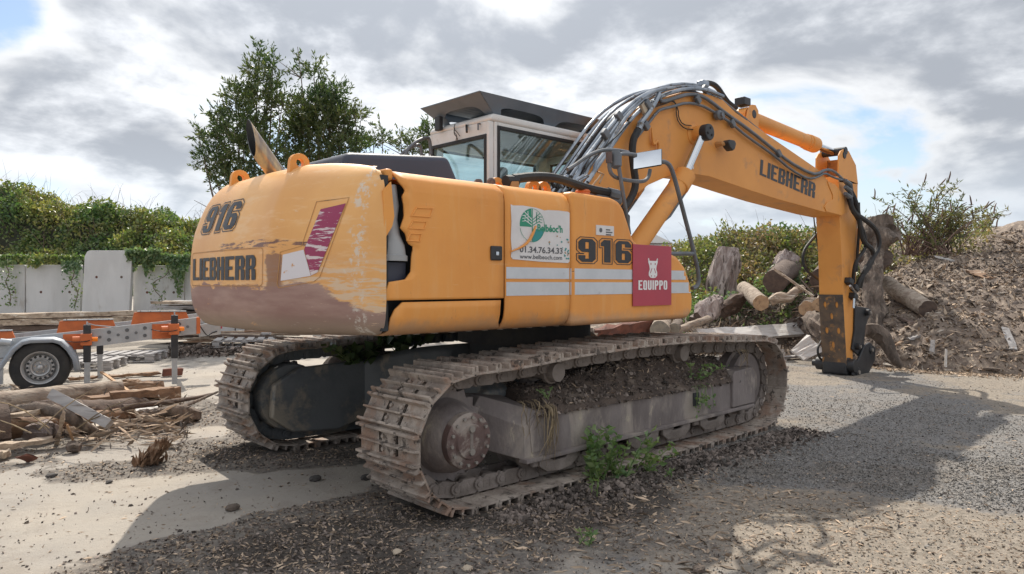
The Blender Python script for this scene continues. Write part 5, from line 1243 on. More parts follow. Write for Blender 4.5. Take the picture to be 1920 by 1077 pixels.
def twigs(name, c, n, L, mat, label, cat, r=.006, spread=1.0, up=.3):
    rn = random.Random(label); m = MB()
    for k in range(n):
        p = Vector(c)+Vector((rn.uniform(-1, 1), rn.uniform(-1, 1), 0))*spread*.4; d_ = Vector((rn.uniform(-1, 1), rn.uniform(-1, 1), rn.uniform(0, 1)*up*2)).normalized()
        q1 = p+d_*L*.5+Vector((0, 0, rn.uniform(-.03, .06))); q2 = p+d_*L*rn.uniform(.7, 1.2); q2.z = max(q2.z-rn.random()*.1, .02)
        m.tube([p, q1, q2], [r, r*.8, r*.3], 5, smooth=1)
    o = m.build(name, mat, loc=c); return tag(o, label, cat)

# ---- left: split timber heap in front of the trailer
log('log', [G(-70, 772, .16), G(0, 757, .18), G(110, 742, .22), G(228, 726, .24)], [.13, .12, .10, .075], 'bark_pale', 'cut_pale', 'long bleached debarked log lying along the top of the split timber heap', rough=.10)
plank('timber', G(97, 739, .40), G(206, 797, .16), .075, .085, 'wood_grey', 'grey squared timber with sawn end sloping down the front of the heap', 'timber', roll=.5, taper=1.0, rough=.004)
log('bark_strip', [G(25, 772, .25), G(80, 764, .30), G(125, 778, .25), G(160, 800, .12), G(184, 812, .05)], [.05, .055, .05, .045, .03], 'bark', 'cut_dark', 'curved brown bark covered slab bending down beside the grey squared timber', 'slab', rough=.25)
plank('stick', G(190, 698, .25), G(290, 768, .03), .035, .02, 'wood_tan', 'thin tan lath leaning across the heap from the trailer leg', 'lath', rough=.002)
plank('slab', G(150, 760, .14), G(330, 738, .14), .24, .15, 'wood_brown', 'thick dark brown split slab in the middle of the heap', 'slab', rough=.02)
plank('slab', G(205, 743, .24), G(326, 734, .22), .12, .08, 'wood_brown', 'orange brown broken board with a squared end behind the long lath', 'board', rough=.012)
plank('slab', G(190, 725, .1), G(303, 722, .1), .12, .10, 'wood_brown', 'weathered brown rail lying nearest to the trailer leg', 'rail', rough=.015, taper=.8)
plank('slab', G(165, 786, .08), G(292, 768, .10), .16, .07, 'white_board', 'pale split slab with white face under the tan lath', 'slab', rough=.014)
plank('slab', G(125, 808, .05), G(300, 785, .05), .10, .05, 'wood_pale', 'narrow cream split lath low at the front of the heap', 'lath', rough=.012, taper=.7)
log('branch', [G(190, 815, .03), G(270, 790, .05), G(340, 765, .10), G(408, 735, .16)], [.025, .022, .02, .012], 'bark', 'cut_dark', 'long thin curved branch reaching from the heap towards the far track', 'branch', rough=.2)
log('branch', [G(230, 765, .18), G(300, 756, .17), G(360, 748, .14), G(405, 737, .12)], [.03, .028, .02, .012], 'wood_dark', 'cut_dark', 'dark bent strip of bark lying above the thin curved branch', 'bark strip', rough=.3)
log('bark_chunk', [G(285, 780, .06), G(330, 776, .10), G(372, 778, .05)], [.06, .10, .05], 'bark', 'cut_dark', 'crumbling flaky bark lump at the right end of the timber heap', 'bark', rough=.5, lump=.5)
plank('board', G(-30, 843, .07), G(100, 824, .07), .11, .06, 'wood_pale', 'pale split plank lying at the lower left edge of the heap', 'plank', rough=.008, taper=.55)
plank('board', G(-10, 855, .04), G(15, 847, .04), .09, .05, 'wood_pale', 'short wooden wedge on the ground below the pale split plank', 'wedge', rough=.01, taper=.8)
plank('stake', G(120, 776, .30), G(107, 832, .0), .05, .025, 'wood_pale', 'upright splintered stake propped against the front of the heap', 'stake', rough=.008, roll=1.2)
plank('stick', G(126, 797, .20), G(139, 832, .01), .015, .012, 'wood_tan', 'thin upright twig standing in a small bark clod before the heap', 'twig', rough=.001)
log('bark_chunk', [G(125, 842, .03), G(138, 838, .04), G(150, 840, .03)], [.03, .05, .03], 'bark', 'cut_dark', 'small dark bark clod at the foot of the thin twig', 'clod', rough=.5, lump=.4)
log('log', [G(15, 800, .18), G(-90, 812, .18), G(-160, 820, .18)], [.17, .17, .17], 'wood_dark', 'cut_dark', 'dark rotten log half buried under the left side of the heap', rough=.3)
n = 2600; f = RNG.uniform(5.9, 8.6, n); s_ = RNG.uniform(-.76, -.46, n); k = RNG.random(n) < np.clip(1.1-np.abs(f-7.4-(-.6-s_)*3)/1.4, 0, 1); r = (s_*f)[k]; f = f[k]; d3 = RNG.normal(size=(len(r), 3))*.35+np.array([RGT.x, RGT.y, 0])
chips('splinters', RFa(r, f, np.abs(RNG.normal(.03, .06, len(r)))), .15, 'chips', .08, .06, .8, dirs=d3)
k = RNG.random(len(r)) < .5; chips('bark_flakes', RFa(r[k]+.1, f[k], np.abs(RNG.normal(.03, .08, k.sum()))), .08, 'chips_dark', .16, .12, .8)
log('log', [G(60, 786, .15), G(160, 776, .13), G(290, 758, .10)], [.15, .14, .08], 'wood_dark', 'cut_dark', 'shaded dark log at the bottom of the heap under the brown slab', rough=.25)
log('log', [G(250, 775, .10), G(60, 800, .11), G(-80, 815, .1)], [.06, .08, .09], 'wood_brown', 'cut_pale', 'reddish brown split log near the ground at the front of the heap', rough=.3)
plank('slab', G(-40, 790, .22), G(75, 772, .28), .10, .04, 'wood_pale', 'thin pale splinter on the left of the heap under the bleached log', 'splinter', rough=.01)
log('bark_chunk', [G(50, 812, .06), G(80, 806, .10), G(110, 812, .05)], [.05, .09, .05], 'stump', 'cut_dark', 'grey stringy wood fragment behind the upright stake', 'fragment', rough=.6, lump=.5)
twigs('dead_twigs', G(60, 800, .2), 9, .55, 'dry_grass', 'dry straw coloured twigs tangled over the dark logs', 'twigs')
for q_, lb in (((130, 712, 190, 707), 'thin brown strip lying behind the trailer wheel'), ((30, 730, 60, 722), 'pale offcut by the left trailer leg'), ((205, 706, 300, 700), 'reddish rotten strip on the slab between the trailer legs'), ((232, 714, 262, 716), 'short dark splinter beside the middle trailer leg')):
    plank('offcut', G(q_[0], q_[1], .03), G(q_[2], q_[3], .03), .10, .04, 'wood_brown' if 'pale' not in lb else 'wood_pale', lb, 'offcut', rough=.012)
plank('block', G(305, 699, .05), G(342, 697, .05), .10, .11, 'brick_red', 'reddish wooden block lying beside the right trailer leg', 'block', rough=.006, n=3)
c_ = G(280, 872); pp = np.array([list(c_+RGT*random.gauss(0, .032)+RGT*.10*u_*u_+FWD*random.gauss(0, .05)+Vector((0, 0, .015+.15*u_))) for u_ in [random.random()**1.3 for _ in range(420)]])
dd = RNG.normal(size=(420, 3))*.30+np.array([RGT.x*.35, RGT.y*.35, .9]); o = chips('bark_chunk', pp, .06, 'wood_brown', .25, .12, 1, kind=None, dirs=dd); tag(o, 'torn shaggy reddish bark lump standing alone on the pale slab', 'bark')
plank('shard', G(40, 862, .02), G(60, 856, .05), .10, .012, 'brick_red', 'flat terracotta shard on the ground below the heap', 'shard', roll=.6, rough=.008, n=3)
for (px_, py_, s_, mt, lb) in ((96, 895, .03, 'stone_dark', 'small dark stone below the terracotta shard'), (686, 895, .035, 'stone_dark', 'dark stone on the shaded slab left of the near track'), (590, 897, .035, 'stone_dark', 'dark clod on the shaded slab near the far track'), (435, 955, .035, 'bark', 'flat bark flake where the shadow edge crosses the slab'),
                              (877, 1067, .022, 'stone_pale', 'small yellowish stone near the bottom centre'), (745, 1040, .022, 'stone_pale', 'pale angular stone in the dark debris'), (1310, 1070, .03, 'bark', 'bark fragment near the bottom on sunlit gravel'), (205, 905, .02, 'stone_dark', 'little dark clod on the sunlit slab')):
    c = G(px_, py_); rn = random.Random(lb); m = MB(); c.z = float(groundz(np.array([c.x]), np.array([c.y]))[0])+s_*.45
    bm = bmesh.new(); bmesh.ops.create_icosphere(bm, subdivisions=2, radius=s_)
    for v in bm.verts: k = 1+1.1*float(fbm(v.co.x/s_*1.4+s_*90, v.co.y/s_*1.4+v.co.z/s_*1.3, 5, 3)); v.co = Vector((v.co.x*1.3*k, v.co.y*k, v.co.z*.6*k))
    m.poly([c+v.co for v in bm.verts], [[v.index for v in fc.verts] for fc in bm.faces]); bm.free()
    tag(m.build('stone', mt, loc=(c.x, c.y, c.z-s_*.4)), lb, 'stone')

# ---- stacked boards behind the trailer
def rline(p0, p1): return Vector(p0), Vector(p1)
lay = [(598, 579, 'wood_pale', 'top bleached beam of the long timber stack behind the trailer'), (606, 588, 'wood_pale', 'second beam from the top of the long timber stack'), (614, 597, 'wood_dark', 'third darker beam down in the long timber stack'), (624, 606, 'wood_grey', 'fourth grey beam down in the long timber stack')]
for k, (ya, yb, mt, lb) in enumerate(lay):
    for dd in (0,):
        a_, b_ = D(-70, ya+1.5, 12.9), D(328-9*k, yb+1, 15.2); a_.z = .76-.115*k; b_.z = a_.z+.01
        plank('beam', a_, b_, .26, .095, mt, lb, 'beam', rough=.014, taper=.9)
for k in range(3):
    a_, b_ = D(-80, 640, 13.5), D(338, 606, 15.6); a_.z = b_.z = .66-.13*k
    plank('beam', a_, b_, .30, .11, 'wood_dark', ['dark beam in the back row of the long timber stack, uppermost', 'dark beam in the back row of the long timber stack, middle', 'dark beam in the back row of the long timber stack, lowest'][k], 'beam', rough=.02)
for k in range(9):
    z = .93-.10*k
    for s_ in range(2):
        a_, b_ = D(322+s_*26, 570, 16.2+.4*s_), D(350+s_*30, 570, 16.6+.4*s_); a_.z = b_.z = z+random.uniform(-.01, .01)
        plank('board', a_, b_, 1.3, .06, (mt_ := random.choice(['wood_pale', 'wood_grey', 'wood_dark'])), '%s board, %s from top, %s column of crosswise pile beyond the trailer' % (mt_[5:], ['first', 'second', 'third', 'fourth', 'fifth', 'sixth', 'seventh', 'eighth', 'ninth'][k], ['left', 'right'][s_]), 'board', group='boards in the crosswise pile beyond the trailer', rough=.012, n=4)
names = ['flat weathered board in the low spread behind the trailer end', 'long thin strip in the low board spread', 'board lying skewed in the low spread left of the far track', 'grey board near the pallet beyond the trailer lamp bar']
rn = random.Random(5)
for k in range(34):
    x0 = rn.uniform(330, 520); y0 = rn.uniform(617, 646); zz = max(.05, (646-y0)/34*.42)
    a_ = G(x0, y0+22, zz) if False else D(x0, y0, 14.6+rn.random()*1.6); a_.z = zz+rn.uniform(-.05, .05); b_ = a_+RGT*rn.uniform(1.0, 2.2)+FWD*rn.uniform(-.1, .7); b_.z = max(.04, a_.z+rn.uniform(-.12, .06)); a_.z = max(a_.z, .04)
    mt_ = rn.choice(['wood_pale', 'wood_dark', 'wood_brown', 'wood_grey']); L_ = (b_-a_).length; w_ = rn.uniform(.08, .16)
    plank('board', a_, b_, w_, .035, mt_, '%s %s %s board %s, %s of low spread behind trailer' % ('long' if L_ > 1.6 else 'short', 'wide' if w_ > .12 else 'narrow', mt_[5:], 'near top' if zz > .28 else 'at mid height' if zz > .14 else 'at bottom', 'left part' if x0 < 395 else 'middle' if x0 < 460 else 'right part'), 'board', group='boards in the low spread behind the counterweight', rough=.008, n=5)
plank('board', G(375, 655, .06), G(478, 648, .06), .22, .035, 'white_board', 'bright white board flat on the ground left of the far track', 'board', rough=.004, n=4)
plank('board', G(392, 662, .03), G(440, 659, .03), .16, .03, 'wood_pale', 'short pale board just in front of the bright white board', 'board', rough=.004, n=4)
def pallet(c, ang, label, z0=0):
    root = thing('pallet', label, 'pallet', (c.x, c.y, z0)); R_ = Matrix.Rotation(ang, 3, 'Z')
    def b_(nm, p, d_): return MB().box(Vector((c.x, c.y, z0))+R_ @ Vector(p), d_, R_).build(nm, 'wood_grey', root, .004)
    for k in range(6): b_('board', (-.5+k*.2, 0, .135), (.13, .8, .02))
    for k in range(3): b_('bottom_board', (0, -.35+k*.35, .01), (1.2, .1, .02))
    for k in range(3):
        b_('stringer', (0, -.35+k*.35, .112), (1.2, .1, .02))
        for j in range(3): b_('block', (-.52+j*.52, -.35+k*.35, .061), (.13, .1, .078))
pallet(G(235, 676), math.atan2(RGT.y, RGT.x)+.15, 'grey wooden pallet on the slab behind the trailer legs')
pallet(G(460, 650, .1), math.atan2(RGT.y, RGT.x)+.3, 'grey wooden pallet on the board spread beyond the trailer end', .12)
pallet(G(150, 690), math.atan2(RGT.y, RGT.x)+.2, 'grey wooden pallet on the slab just behind the trailer wheel')
n = 2500; r = RNG.uniform(-6.6, -4.2, n); f = 14.2+RNG.normal(0, .35, n)+(r+5.4)*.2
chips('rubble_debris', RFa(r, f, np.abs(RNG.normal(0, .07, n))), .07, 'chips_dark', .5, .4, .7)

# ---- trailer
T0 = G(78, 735); UR = (RGT*.878+FWD*.478).normalized(); UP = (RGT*-.478+FWD*.878).normalized()
def T(t_, o_, z): p = T0+UR*t_+UP*o_; p.z = z; return p
TR_ = thing('trailer', 'galvanised perforated frame trailer with orange brackets and grey mudguard', 'trailer', T0)
zt_ = lambda t_: .717+.101*t_
def tbox(name, t0, t1, o0, o1, za, zb_, mat, par=TR_, bevel=.004, sl=1):
    v = [T(t_, o_, (zt_(t_)-.717 if sl else 0)+z) for t_ in (t0, t1) for o_ in (o0, o1) for z in (za, zb_)]
    return MB().poly(v, [(0, 1, 3, 2), (4, 6, 7, 5), (0, 4, 5, 1), (2, 3, 7, 6), (0, 2, 6, 4), (1, 5, 7, 3)]).build(name, mat, par, bevel)
def beam(o_, t0, t1, sgn):
    B_ = MB()
    def bb(a, b, c, d_):
        v = [T(t_, q_, zt_(t_)-.717+z) for t_ in (t0, t1) for q_ in (a, b) for z in (c, d_)]; B_.poly(v, [(0, 1, 3, 2), (4, 6, 7, 5), (0, 4, 5, 1), (2, 3, 7, 6), (0, 2, 6, 4), (1, 5, 7, 3)])
    bb(o_, o_+.006, .492, .717); bb(o_+.0065, o_+.06, .711, .717); bb(o_+.0065, o_+.06, .492, .498)
    return B_.build('side_beam', 'galv', TR_)
b1 = beam(0, -1.6, 1.845, 1); b2 = beam(1.15, -1.6, 1.95, 1)
rn = random.Random(3)
for t_ in np.arange(.22, 1.75, .105):
    for k, zo in enumerate((.555, .605, .655)):
        if (k == 1) != (int(round((t_-.22)/.105)) % 2 == 0): continue
        c = T(t_, -.001, zt_(t_)-.717+zo); nrm_ = -UP
        if k == 1: MB().cyl(c, c+nrm_*.004, .020, 12).build('hole', 'orange' if rn.random() < .35 else 'galv_dark', b1)
        else: MB().lathe(c, nrm_, [(0, .025), (.008, .022), (.008, .015), (.001, .013)], 14).build('pressed_ring', 'galv_dark', b1)
for t_ in np.arange(-1.0, 0.0, .12):
    c = T(t_, 1.149, zt_(t_)-.717+.61); MB().cyl(c, c-UP*.004, .014, 10).build('hole', 'orange' if rn.random() < .4 else 'galv_dark', b2)
for t_ in (-1.2, -.1, 1.0, 1.78): tbox('cross_member', t_, t_+.06, .062, 1.148, .50, .56, 'galv')
def sloped(t0, t1, o_, zl_, zr_, zb0):
    v = [(t0+.02, zb0), (t1+.03, zb0-.01), (t1-.01, zr_), (t0+.10, zl_), (t0+.06, zl_)]
    A_ = [T(a, o_, zt_(a)-.717+b) for a, b in v]; B_ = [T(a, o_+.05, zt_(a)-.717+b) for a, b in v]; n_ = len(v)
    o = MB().poly(A_+B_, [tuple(range(n_)), tuple(range(2*n_-1, n_-1, -1))]+[(i, i+n_, (i+1) % n_+n_, (i+1) % n_) for i in range(n_)]).build('ramp_bracket', 'orange', TR_, .004)
    MB().poly([T(a, o_+e, zt_(a)-.717+b) for a, b in ((t0+.10, zl_+.004), (t1-.01, zr_+.004)) for e in (-.02, .07)]+[T(a, o_+e, zt_(a)-.717+b+.012) for a, b in ((t0+.10, zl_+.004), (t1-.01, zr_+.004)) for e in (-.02, .07)], [(0, 1, 3, 2), (4, 6, 7, 5), (0, 2, 6, 4), (1, 5, 7, 3), (0, 4, 5, 1), (2, 3, 7, 6)]).build('bracket_rail', 'galv', o)
    for k in range(5): MB().cyl(T(t0+.14+k*.12, o_-.021, zt_(t0+.14+k*.12)-.717+zl_+(zr_-zl_)*k/4+.010), T(t0+.14+k*.12, o_-.028, zt_(t0+.14+k*.12)-.717+zl_+(zr_-zl_)*k/4+.010), .007, 8).build('rivet', 'galv_dark', o)
    return o
sloped(.12, .80, .22, .86, .80, .69); sloped(.98, 1.70, .25, .87, .80, .70); sloped(-1.0, -.32, .2, .86, .80, .69)
tbox('end_plate', 1.80, 1.85, -.012, .075, .49, .72, 'orange'); tbox('lamp_bar', 1.86, 2.15, .30, .34, .42, .60, 'galv'); tbox('lamp_bar_arm', 1.80, 2.0, .5, .54, .60, .66, 'galv')
tbox('tail_lamp', 2.151, 2.17, .295, .345, .50, .57, 'sign_red'); MB().tube([T(1.85, .05, .78), T(1.95, .1, .62), T(2.02, .28, .66), T(2.1, .29, .68)], .008, 6, smooth=2).build('lamp_cable', 'rubber', TR_)
def leg(t_, o_, ztop, zs, label_=None):
    z1 = zt_(t_)-.717
    L_ = MB().box(T(t_, o_, (ztop+z1+.36)/2), (.085, .085, ztop+z1-.36), Matrix.Rotation(math.atan2(UR.y, UR.x), 3, 'Z')).build('leg_sleeve', 'black_paint', TR_, .01)
    MB().box(T(t_, o_, .19), (.066, .066, .36), Matrix.Rotation(math.atan2(UR.y, UR.x), 3, 'Z')).build('leg_foot_tube', 'galv', L_, .004)
    MB().tube([T(t_, o_, ztop+z1), T(t_, o_, ztop+z1+.04)], .01, 8).build('pin', 'galv', L_)
    return L_
R3 = Matrix.Rotation(math.atan2(UR.y, UR.x), 3, 'Z')
for t_ in (.50, 1.52):
    L_ = leg(t_, -.10, .79, .36)
    z1 = zt_(t_)-.717
    MB().box(T(t_-.15, -.012, z1+.57), (.24, .018, .20), R3).build('leg_bracket', 'orange', TR_, .004)
    MB().box(T(t_-.01, -.10, z1+.60), (.13, .115, .15), R3).build('leg_clamp', 'orange', TR_, .01)
    MB().cyl(T(t_-.16, -.10, z1+.60), T(t_-.03, -.10, z1+.60), .045, 14).build('clamp_barrel', 'orange', TR_)
    MB().cyl(T(t_+.05, -.11, z1+.60), T(t_+.12, -.11, z1+.60), .03, 12).build('marker_lamp', 'lamp_orange', TR_, .008)
    MB().tube([T(t_-.28, -.06, z1+.60), T(t_-.17, -.16, z1+.575), T(t_-.02, -.18, z1+.575), T(t_+.06, -.14, z1+.60)], .006, 5, smooth=2).build('cable', 'rubber', TR_)
MB().tube([T(.50, -.09, .86), T(.58, -.05, .83), T(.80, -.03, .80), T(.86, -.03, .83)], .007, 5).build('pull_rod', 'galv', TR_)
leg(.62, 1.02, .60, .36); leg(-.55, 1.0, .60, .36)
WH = MB().lathe(T(0, -.20, .325), UP, [(0, .20), (-.004, .24), (-.002, .29), (.01, .315), (.04, .327), (.13, .327), (.16, .315), (.172, .29), (.172, .20)], 48, caps=False).build('wheel', 'tyre', TR_, smooth=True)
RM = MB().lathe(T(0, -.20, .325), UP, [(.02, .202), (-.010, .204), (-.006, .192), (.014, .184), (.022, .176), (.085, .168), (.082, .158), (.042, .150), (.042, .118), (.022, .104), (.030, .088), (.072, .080), (.070, .04), (.03, .034), (.03, 0)], 48, caps=False).build('rim', 'rim', WH, smooth=True)
for k in range(16):
    a = 2*math.pi*k/16; c = T(0, -.159, .325)+UR*.137*math.cos(a)+Vector((0, 0, .137*math.sin(a))); MB().cyl(c, c-UP*.006, .015, 10).build('rim_hole', 'interior', WH)
for k in range(5):
    a = 2*math.pi*k/5+.3; c = T(0, -.155, .325)+UR*.058*math.cos(a)+Vector((0, 0, .058*math.sin(a))); MB().cyl(c, c-UP*.016, .010, 6).build('wheel_nut', 'chrome', WH)
MB().lathe(T(0, -.172, .325), -UP, [(0, .03), (.02, .03), (.028, .02), (.028, 0)], 16).build('hub_cap', 'rim', WH, smooth=True)
m = MB(); rin = []; 
fp = [(-.60, .20), (-.50, .25), (-.40, .42), (-.30, .58), (-.20, .67), (-.10, .695), (.14, .695), (.24, .66), (.33, .56), (.40, .43), (.425, .27)]
rings = []
for i_, (a, z) in enumerate(fp):
    a0_, a1_ = fp[max(i_-1, 0)], fp[min(i_+1, len(fp)-1)]; tn_ = Vector((a1_[0]-a0_[0], a1_[1]-a0_[1])).normalized(); nn_ = Vector((-tn_.y, tn_.x)); nn_ = nn_ if nn_.y > -.3 else -nn_
    rings.append([T(a-nn_.x*.06*1, -.235, z-nn_.y*.06), T(a-nn_.x*.02, -.232, z-nn_.y*.02), T(a, -.205, z), T(a, .01, z), T(a-nn_.x*.03, .02, z-nn_.y*.03)])
m.loft(rings, close=False, caps=False); m.build('mudguard', 'fender', TR_, smooth=True, solid=.006)
MB().cyl(T(-.42, -.1, .66), T(-.30, -.12, .64), .04, 14).build('damper', 'galv', TR_, .008); MB().cyl(T(-1.1, -.05, .60), T(-.35, -.05, .63), .03, 12).build('hydraulic_ram', 'galv', TR_)
MB().tube([T(0, -.05, .325), T(0, 1.2, .325)], .035, 10).build('axle', 'galv_dark', TR_)
w2 = MB().lathe(T(0, 1.35, .325), -UP, [(0, .20), (-.004, .24), (-.002, .29), (.01, .315), (.04, .327), (.13, .327), (.16, .315), (.172, .29), (.172, .20), (.1, .0)], 36).build('wheel', 'tyre', TR_, smooth=True)

# ---- concrete retaining wall panels
def wall_panel(x0, x1, ytop, label, tilt=0.0, f0=20.0, skew=0.0, holes=True, chip=0):
    a, b = D(x0, 560, f0), D(x1, 560, f0); a.z = b.z = 0; w = (b-a).length; ux = (b-a).normalized(); uy = Vector((-ux.y, ux.x, 0)); h_ = CAMP.z+(HY-ytop)/FPX*f0
    root = thing('wall_panel', label, 'concrete panel', (a+b)/2)
    def P(u, v, d_): return a+ux*(w*u+v*tilt)+uy*(d_+skew*v)+Vector((0, 0, v))
    c_ = .06; top = [(0+c_*.4/w, h_-c_*chip) if chip else (0, h_), (1, h_)]
    o2 = [(0.004, 0), (.996, 0), (.996, h_-.02), (.985, h_), (.015, h_), (.004, h_-.02)]
    if chip: o2 = [(0.004, 0), (.996, 0), (.996, h_-.12), (.94, h_-.02), (.90, h_), (.10, h_), (.05, h_-.03), (.004, h_-.16)]
    n_ = len(o2); MB().poly([P(u, v, 0) for u, v in o2]+[P(u, v, .14) for u, v in o2], [tuple(range(n_)), tuple(range(2*n_-1, n_-1, -1))]+[(i, i+n_, (i+1) % n_+n_, (i+1) % n_) for i in range(n_)]).build('slab', 'concrete', root, .012)
    MB().poly([P(u, v, d_) for u in (.004, .996) for v in (.0, .12) for d_ in (.145, 1.0)], [(0, 1, 3, 2), (4, 6, 7, 5), (0, 4, 5, 1), (2, 3, 7, 6), (0, 2, 6, 4), (1, 5, 7, 3)]).build('foot', 'concrete', root)
    if holes:
        for u in (.28, .80): MB().cyl(P(u, h_*(.60 if not chip else .68), -.004), P(u, h_*(.60 if not chip else .68), .01), .035, 12).build('lifting_hole', 'cut_dark' if u > .5 else 'brick_red', root)
wall_panel(-170, -62, 498, 'pale grey concrete panel at the far left, outside edge of the wall')
wall_panel(-60, 46.5, 497, 'grey concrete panel at the left edge with a climbing bramble stem')
wall_panel(48, 151, 497, 'grey concrete panel between the left one and the taller one')
wall_panel(150, 240, 470, 'tallest concrete panel with rounded chipped top corners standing proud of the wall', tilt=.055, f0=19.7, chip=1)
wall_panel(249, 345, 498, 'concrete panel right of the tallest one, draped with ivy')
wall_panel(346.5, 440, 498, 'concrete panel partly hidden behind the counterweight')
wall_panel(441.5, 540, 498, 'concrete panel wholly behind the counterweight')

# ================================================================ foliage
def surf_leaves(name, hfun, n, r0, r1, f0, f1, mat, L, thick=.5, dens=None, asp=.55, up=.25, srange=None, off=-.05):
    r = RNG.uniform(r0, r1, n); f = RNG.uniform(f0, f1, n); cl = fbm(r*1.6, f*1.6, 71, 4)
    h_ = hfun(r, f); k = RNG.random(n) < np.clip(.62+cl*1.8, .12, 1)
    if dens is not None: k &= RNG.random(n) < dens(r, f)
    if srange: s_ = r/f; k &= (s_ > srange[0]) & (s_ < srange[1])
    r, f, h_, cl = r[k], f[k], h_[k], cl[k]
    z = h_+off+(RNG.random(len(r))**1.3)*thick*(.5+np.clip(cl, -.3, .5)*1.8)
    f = f-RNG.random(len(r))*thick*.5
    return leaves(name, RFa(r, f, z), L, mat, asp, None, up, kind='stuff')
def bank_gate(r, f): return np.clip((f-20.4)*4, .2, 1)
surf_leaves('bramble_leaves', bank_h, 120000, -19.5, -6, 20.35, 26.5, 'leaf_bramble', .115, .55, srange=(-.86, -.36))
surf_leaves('ivy_leaves', bank_h, 34000, -19, -6.5, 20.5, 22.2, 'leaf_ivy', .105, .34, srange=(-.86, -.36), dens=lambda r, f: np.clip(.55+fbm(r*.7, f*.2, 77, 3)*2.5, 0, 1))
# ivy hanging over the wall
def hang(name, px0, px1, pytop, pybot, n, f0, mat='leaf_ivy', L=.095):
    x = RNG.uniform(px0, px1, n); u = RNG.random(n)**1.5; col_ = fbm(x*.045, x*0, 88, 3); lim = np.clip(.45+col_*2.2, .08, 1); y = pytop+(pybot-pytop)*u*lim
    P = np.array([list(D(a, b, f0-.12-RNG.random()*.22)) for a, b in zip(x, y)]); return leaves(name, P, L, mat, .6, np.tile([0, 0, -.6], (n, 1)), 0, kind='stuff')
hang('hanging_ivy', 240, 362, 478, 575, 3800, 20); hang('hanging_ivy', 118, 150, 488, 540, 260, 20); hang('hanging_ivy', -20, 30, 488, 520, 150, 20); hang('hanging_ivy', 236, 300, 468, 520, 1200, 19.9)
hang('bramble_leaves', 0, 155, 478, 500, 900, 20.1, 'leaf_bramble', .10)
for k, (xx, y0_, y1_) in enumerate(((18, 570, 500), (140, 575, 500), (300, 575, 500))):
    rn = random.Random(k); P = [D(xx+rn.uniform(-6, 6)*i_, y0_+(y1_-y0_)*i_/5, 19.75) for i_ in range(6)]
    o = thing('bramble_stem', ['slender bramble shoot climbing the left edge concrete panel', 'leafy bramble shoot hanging beside the tallest concrete panel', 'bramble shoot rising against the ivy covered panel'][k], 'bramble', P[0])
    MB().tube(P, .012, 5, smooth=1).build('stem', 'branch', o)
    Q_ = np.array([list(P[rn.randint(0, 5)]+Vector((rn.gauss(0, .09), rn.gauss(0, .05), rn.gauss(0, .12)))) for _ in range(130)]); leaves('foliage', Q_, .085, 'leaf_ivy', .6, None, .1, parent=o)
# thin canes sticking out of the bank
def canes(name, hfun, n, r0, r1, f0, f1, L, mat='cane', lean=.5, srange=None, r_=.006):
    m = []; m2 = []; F_ = []
    r = RNG.uniform(r0, r1, n); f = RNG.uniform(f0, f1, n)
    if srange: k = (r/f > srange[0]) & (r/f < srange[1]); r, f = r[k], f[k]
    P = RFa(r, f, hfun(r, f)); mb = MB()
    for p in P:
        p = Vector(p); d_ = Vector((random.gauss(0, lean), random.gauss(0, lean), 1)).normalized(); l_ = L*random.uniform(.4, 1.2); e = p+d_*l_; mid = p+d_*l_*.6+Vector((0, 0, .06*l_)); e.z -= l_*random.random()*.35
        mb.tube([p, mid, e], [r_, r_*.7, r_*.3], 3, smooth=1, caps=False)
    o = mb.build(name, mat); o['kind'] = 'stuff'; return o
canes('bramble_canes', bank_h, 420, -19.5, -6, 21.5, 25.5, 1.25, srange=(-.86, -.36))
# brambles beyond the mound on the right
back_n = lambda r, f: mound_h(r, f)
surf_leaves('bramble_leaves', back_n, 60000, 2.5, 10, 16.2, 22, 'leaf_scrub', .10, .75, srange=(.17, .52))
surf_leaves('bramble_leaves', back_n, 30000, 2.5, 9.5, 16.4, 22, 'leaf_bramble', .105, .85, srange=(.17, .50), dens=lambda r, f: np.clip(.3+fbm(r*1.0, f*1.0, 97, 3)*3.5, 0, 1))
surf_leaves('ground_ivy', back_n, 46000, 2.5, 7.6, 14.6, 17.2, 'leaf_ivy', .075, .16, srange=(.18, .44), dens=lambda r, f: np.clip(.25+fbm(r*1.1, f*1.1, 99, 3)*3.5, 0, 1), up=.5)
surf_leaves('bramble_leaves', back_n, 12000, 9, 16, 15.5, 21, 'leaf_scrub', .10, .5, srange=(.52, .66), dens=lambda r, f: np.clip((f-14)*.3, 0, 1))
canes('bramble_canes', back_n, 800, 2.5, 9.8, 16.2, 19.5, .95, srange=(.17, .50), lean=1.0)
surf_leaves('ground_ivy', back_n, 9000, 3.2, 6.4, 15.6, 16.5, 'leaf_ivy', .085, .75, srange=(.19, .40), dens=lambda r, f: np.clip(.3+fbm(r*1.6, f*1.6, 109, 3)*4, 0, 1))
n = 5200; f = RNG.uniform(13.2, 16.6, n); s_ = RNG.uniform(.17, .47, n); r = s_*f; k = RNG.random(n) < np.clip(.55+fbm(r*1.2, f*1.2, 111, 3)*3, 0, 1); r, f = r[k], f[k]; pts = RFa(r, f, mound_h(r, f)+np.abs(RNG.normal(.02, .10, len(r))))
chips('splinters', pts[::3], .26, 'chips', .07, .05, .7); chips('bark_flakes', pts[1::3], .16, 'chips_dark', .3, .15, .9); chips('dead_sticks', pts[2::3], .34, 'chips_dark', .05, .05, .9)
canes('bramble_canes', back_n, 60, 3, 11, 17.5, 20, 1.5, srange=(.22, .62), lean=.5)

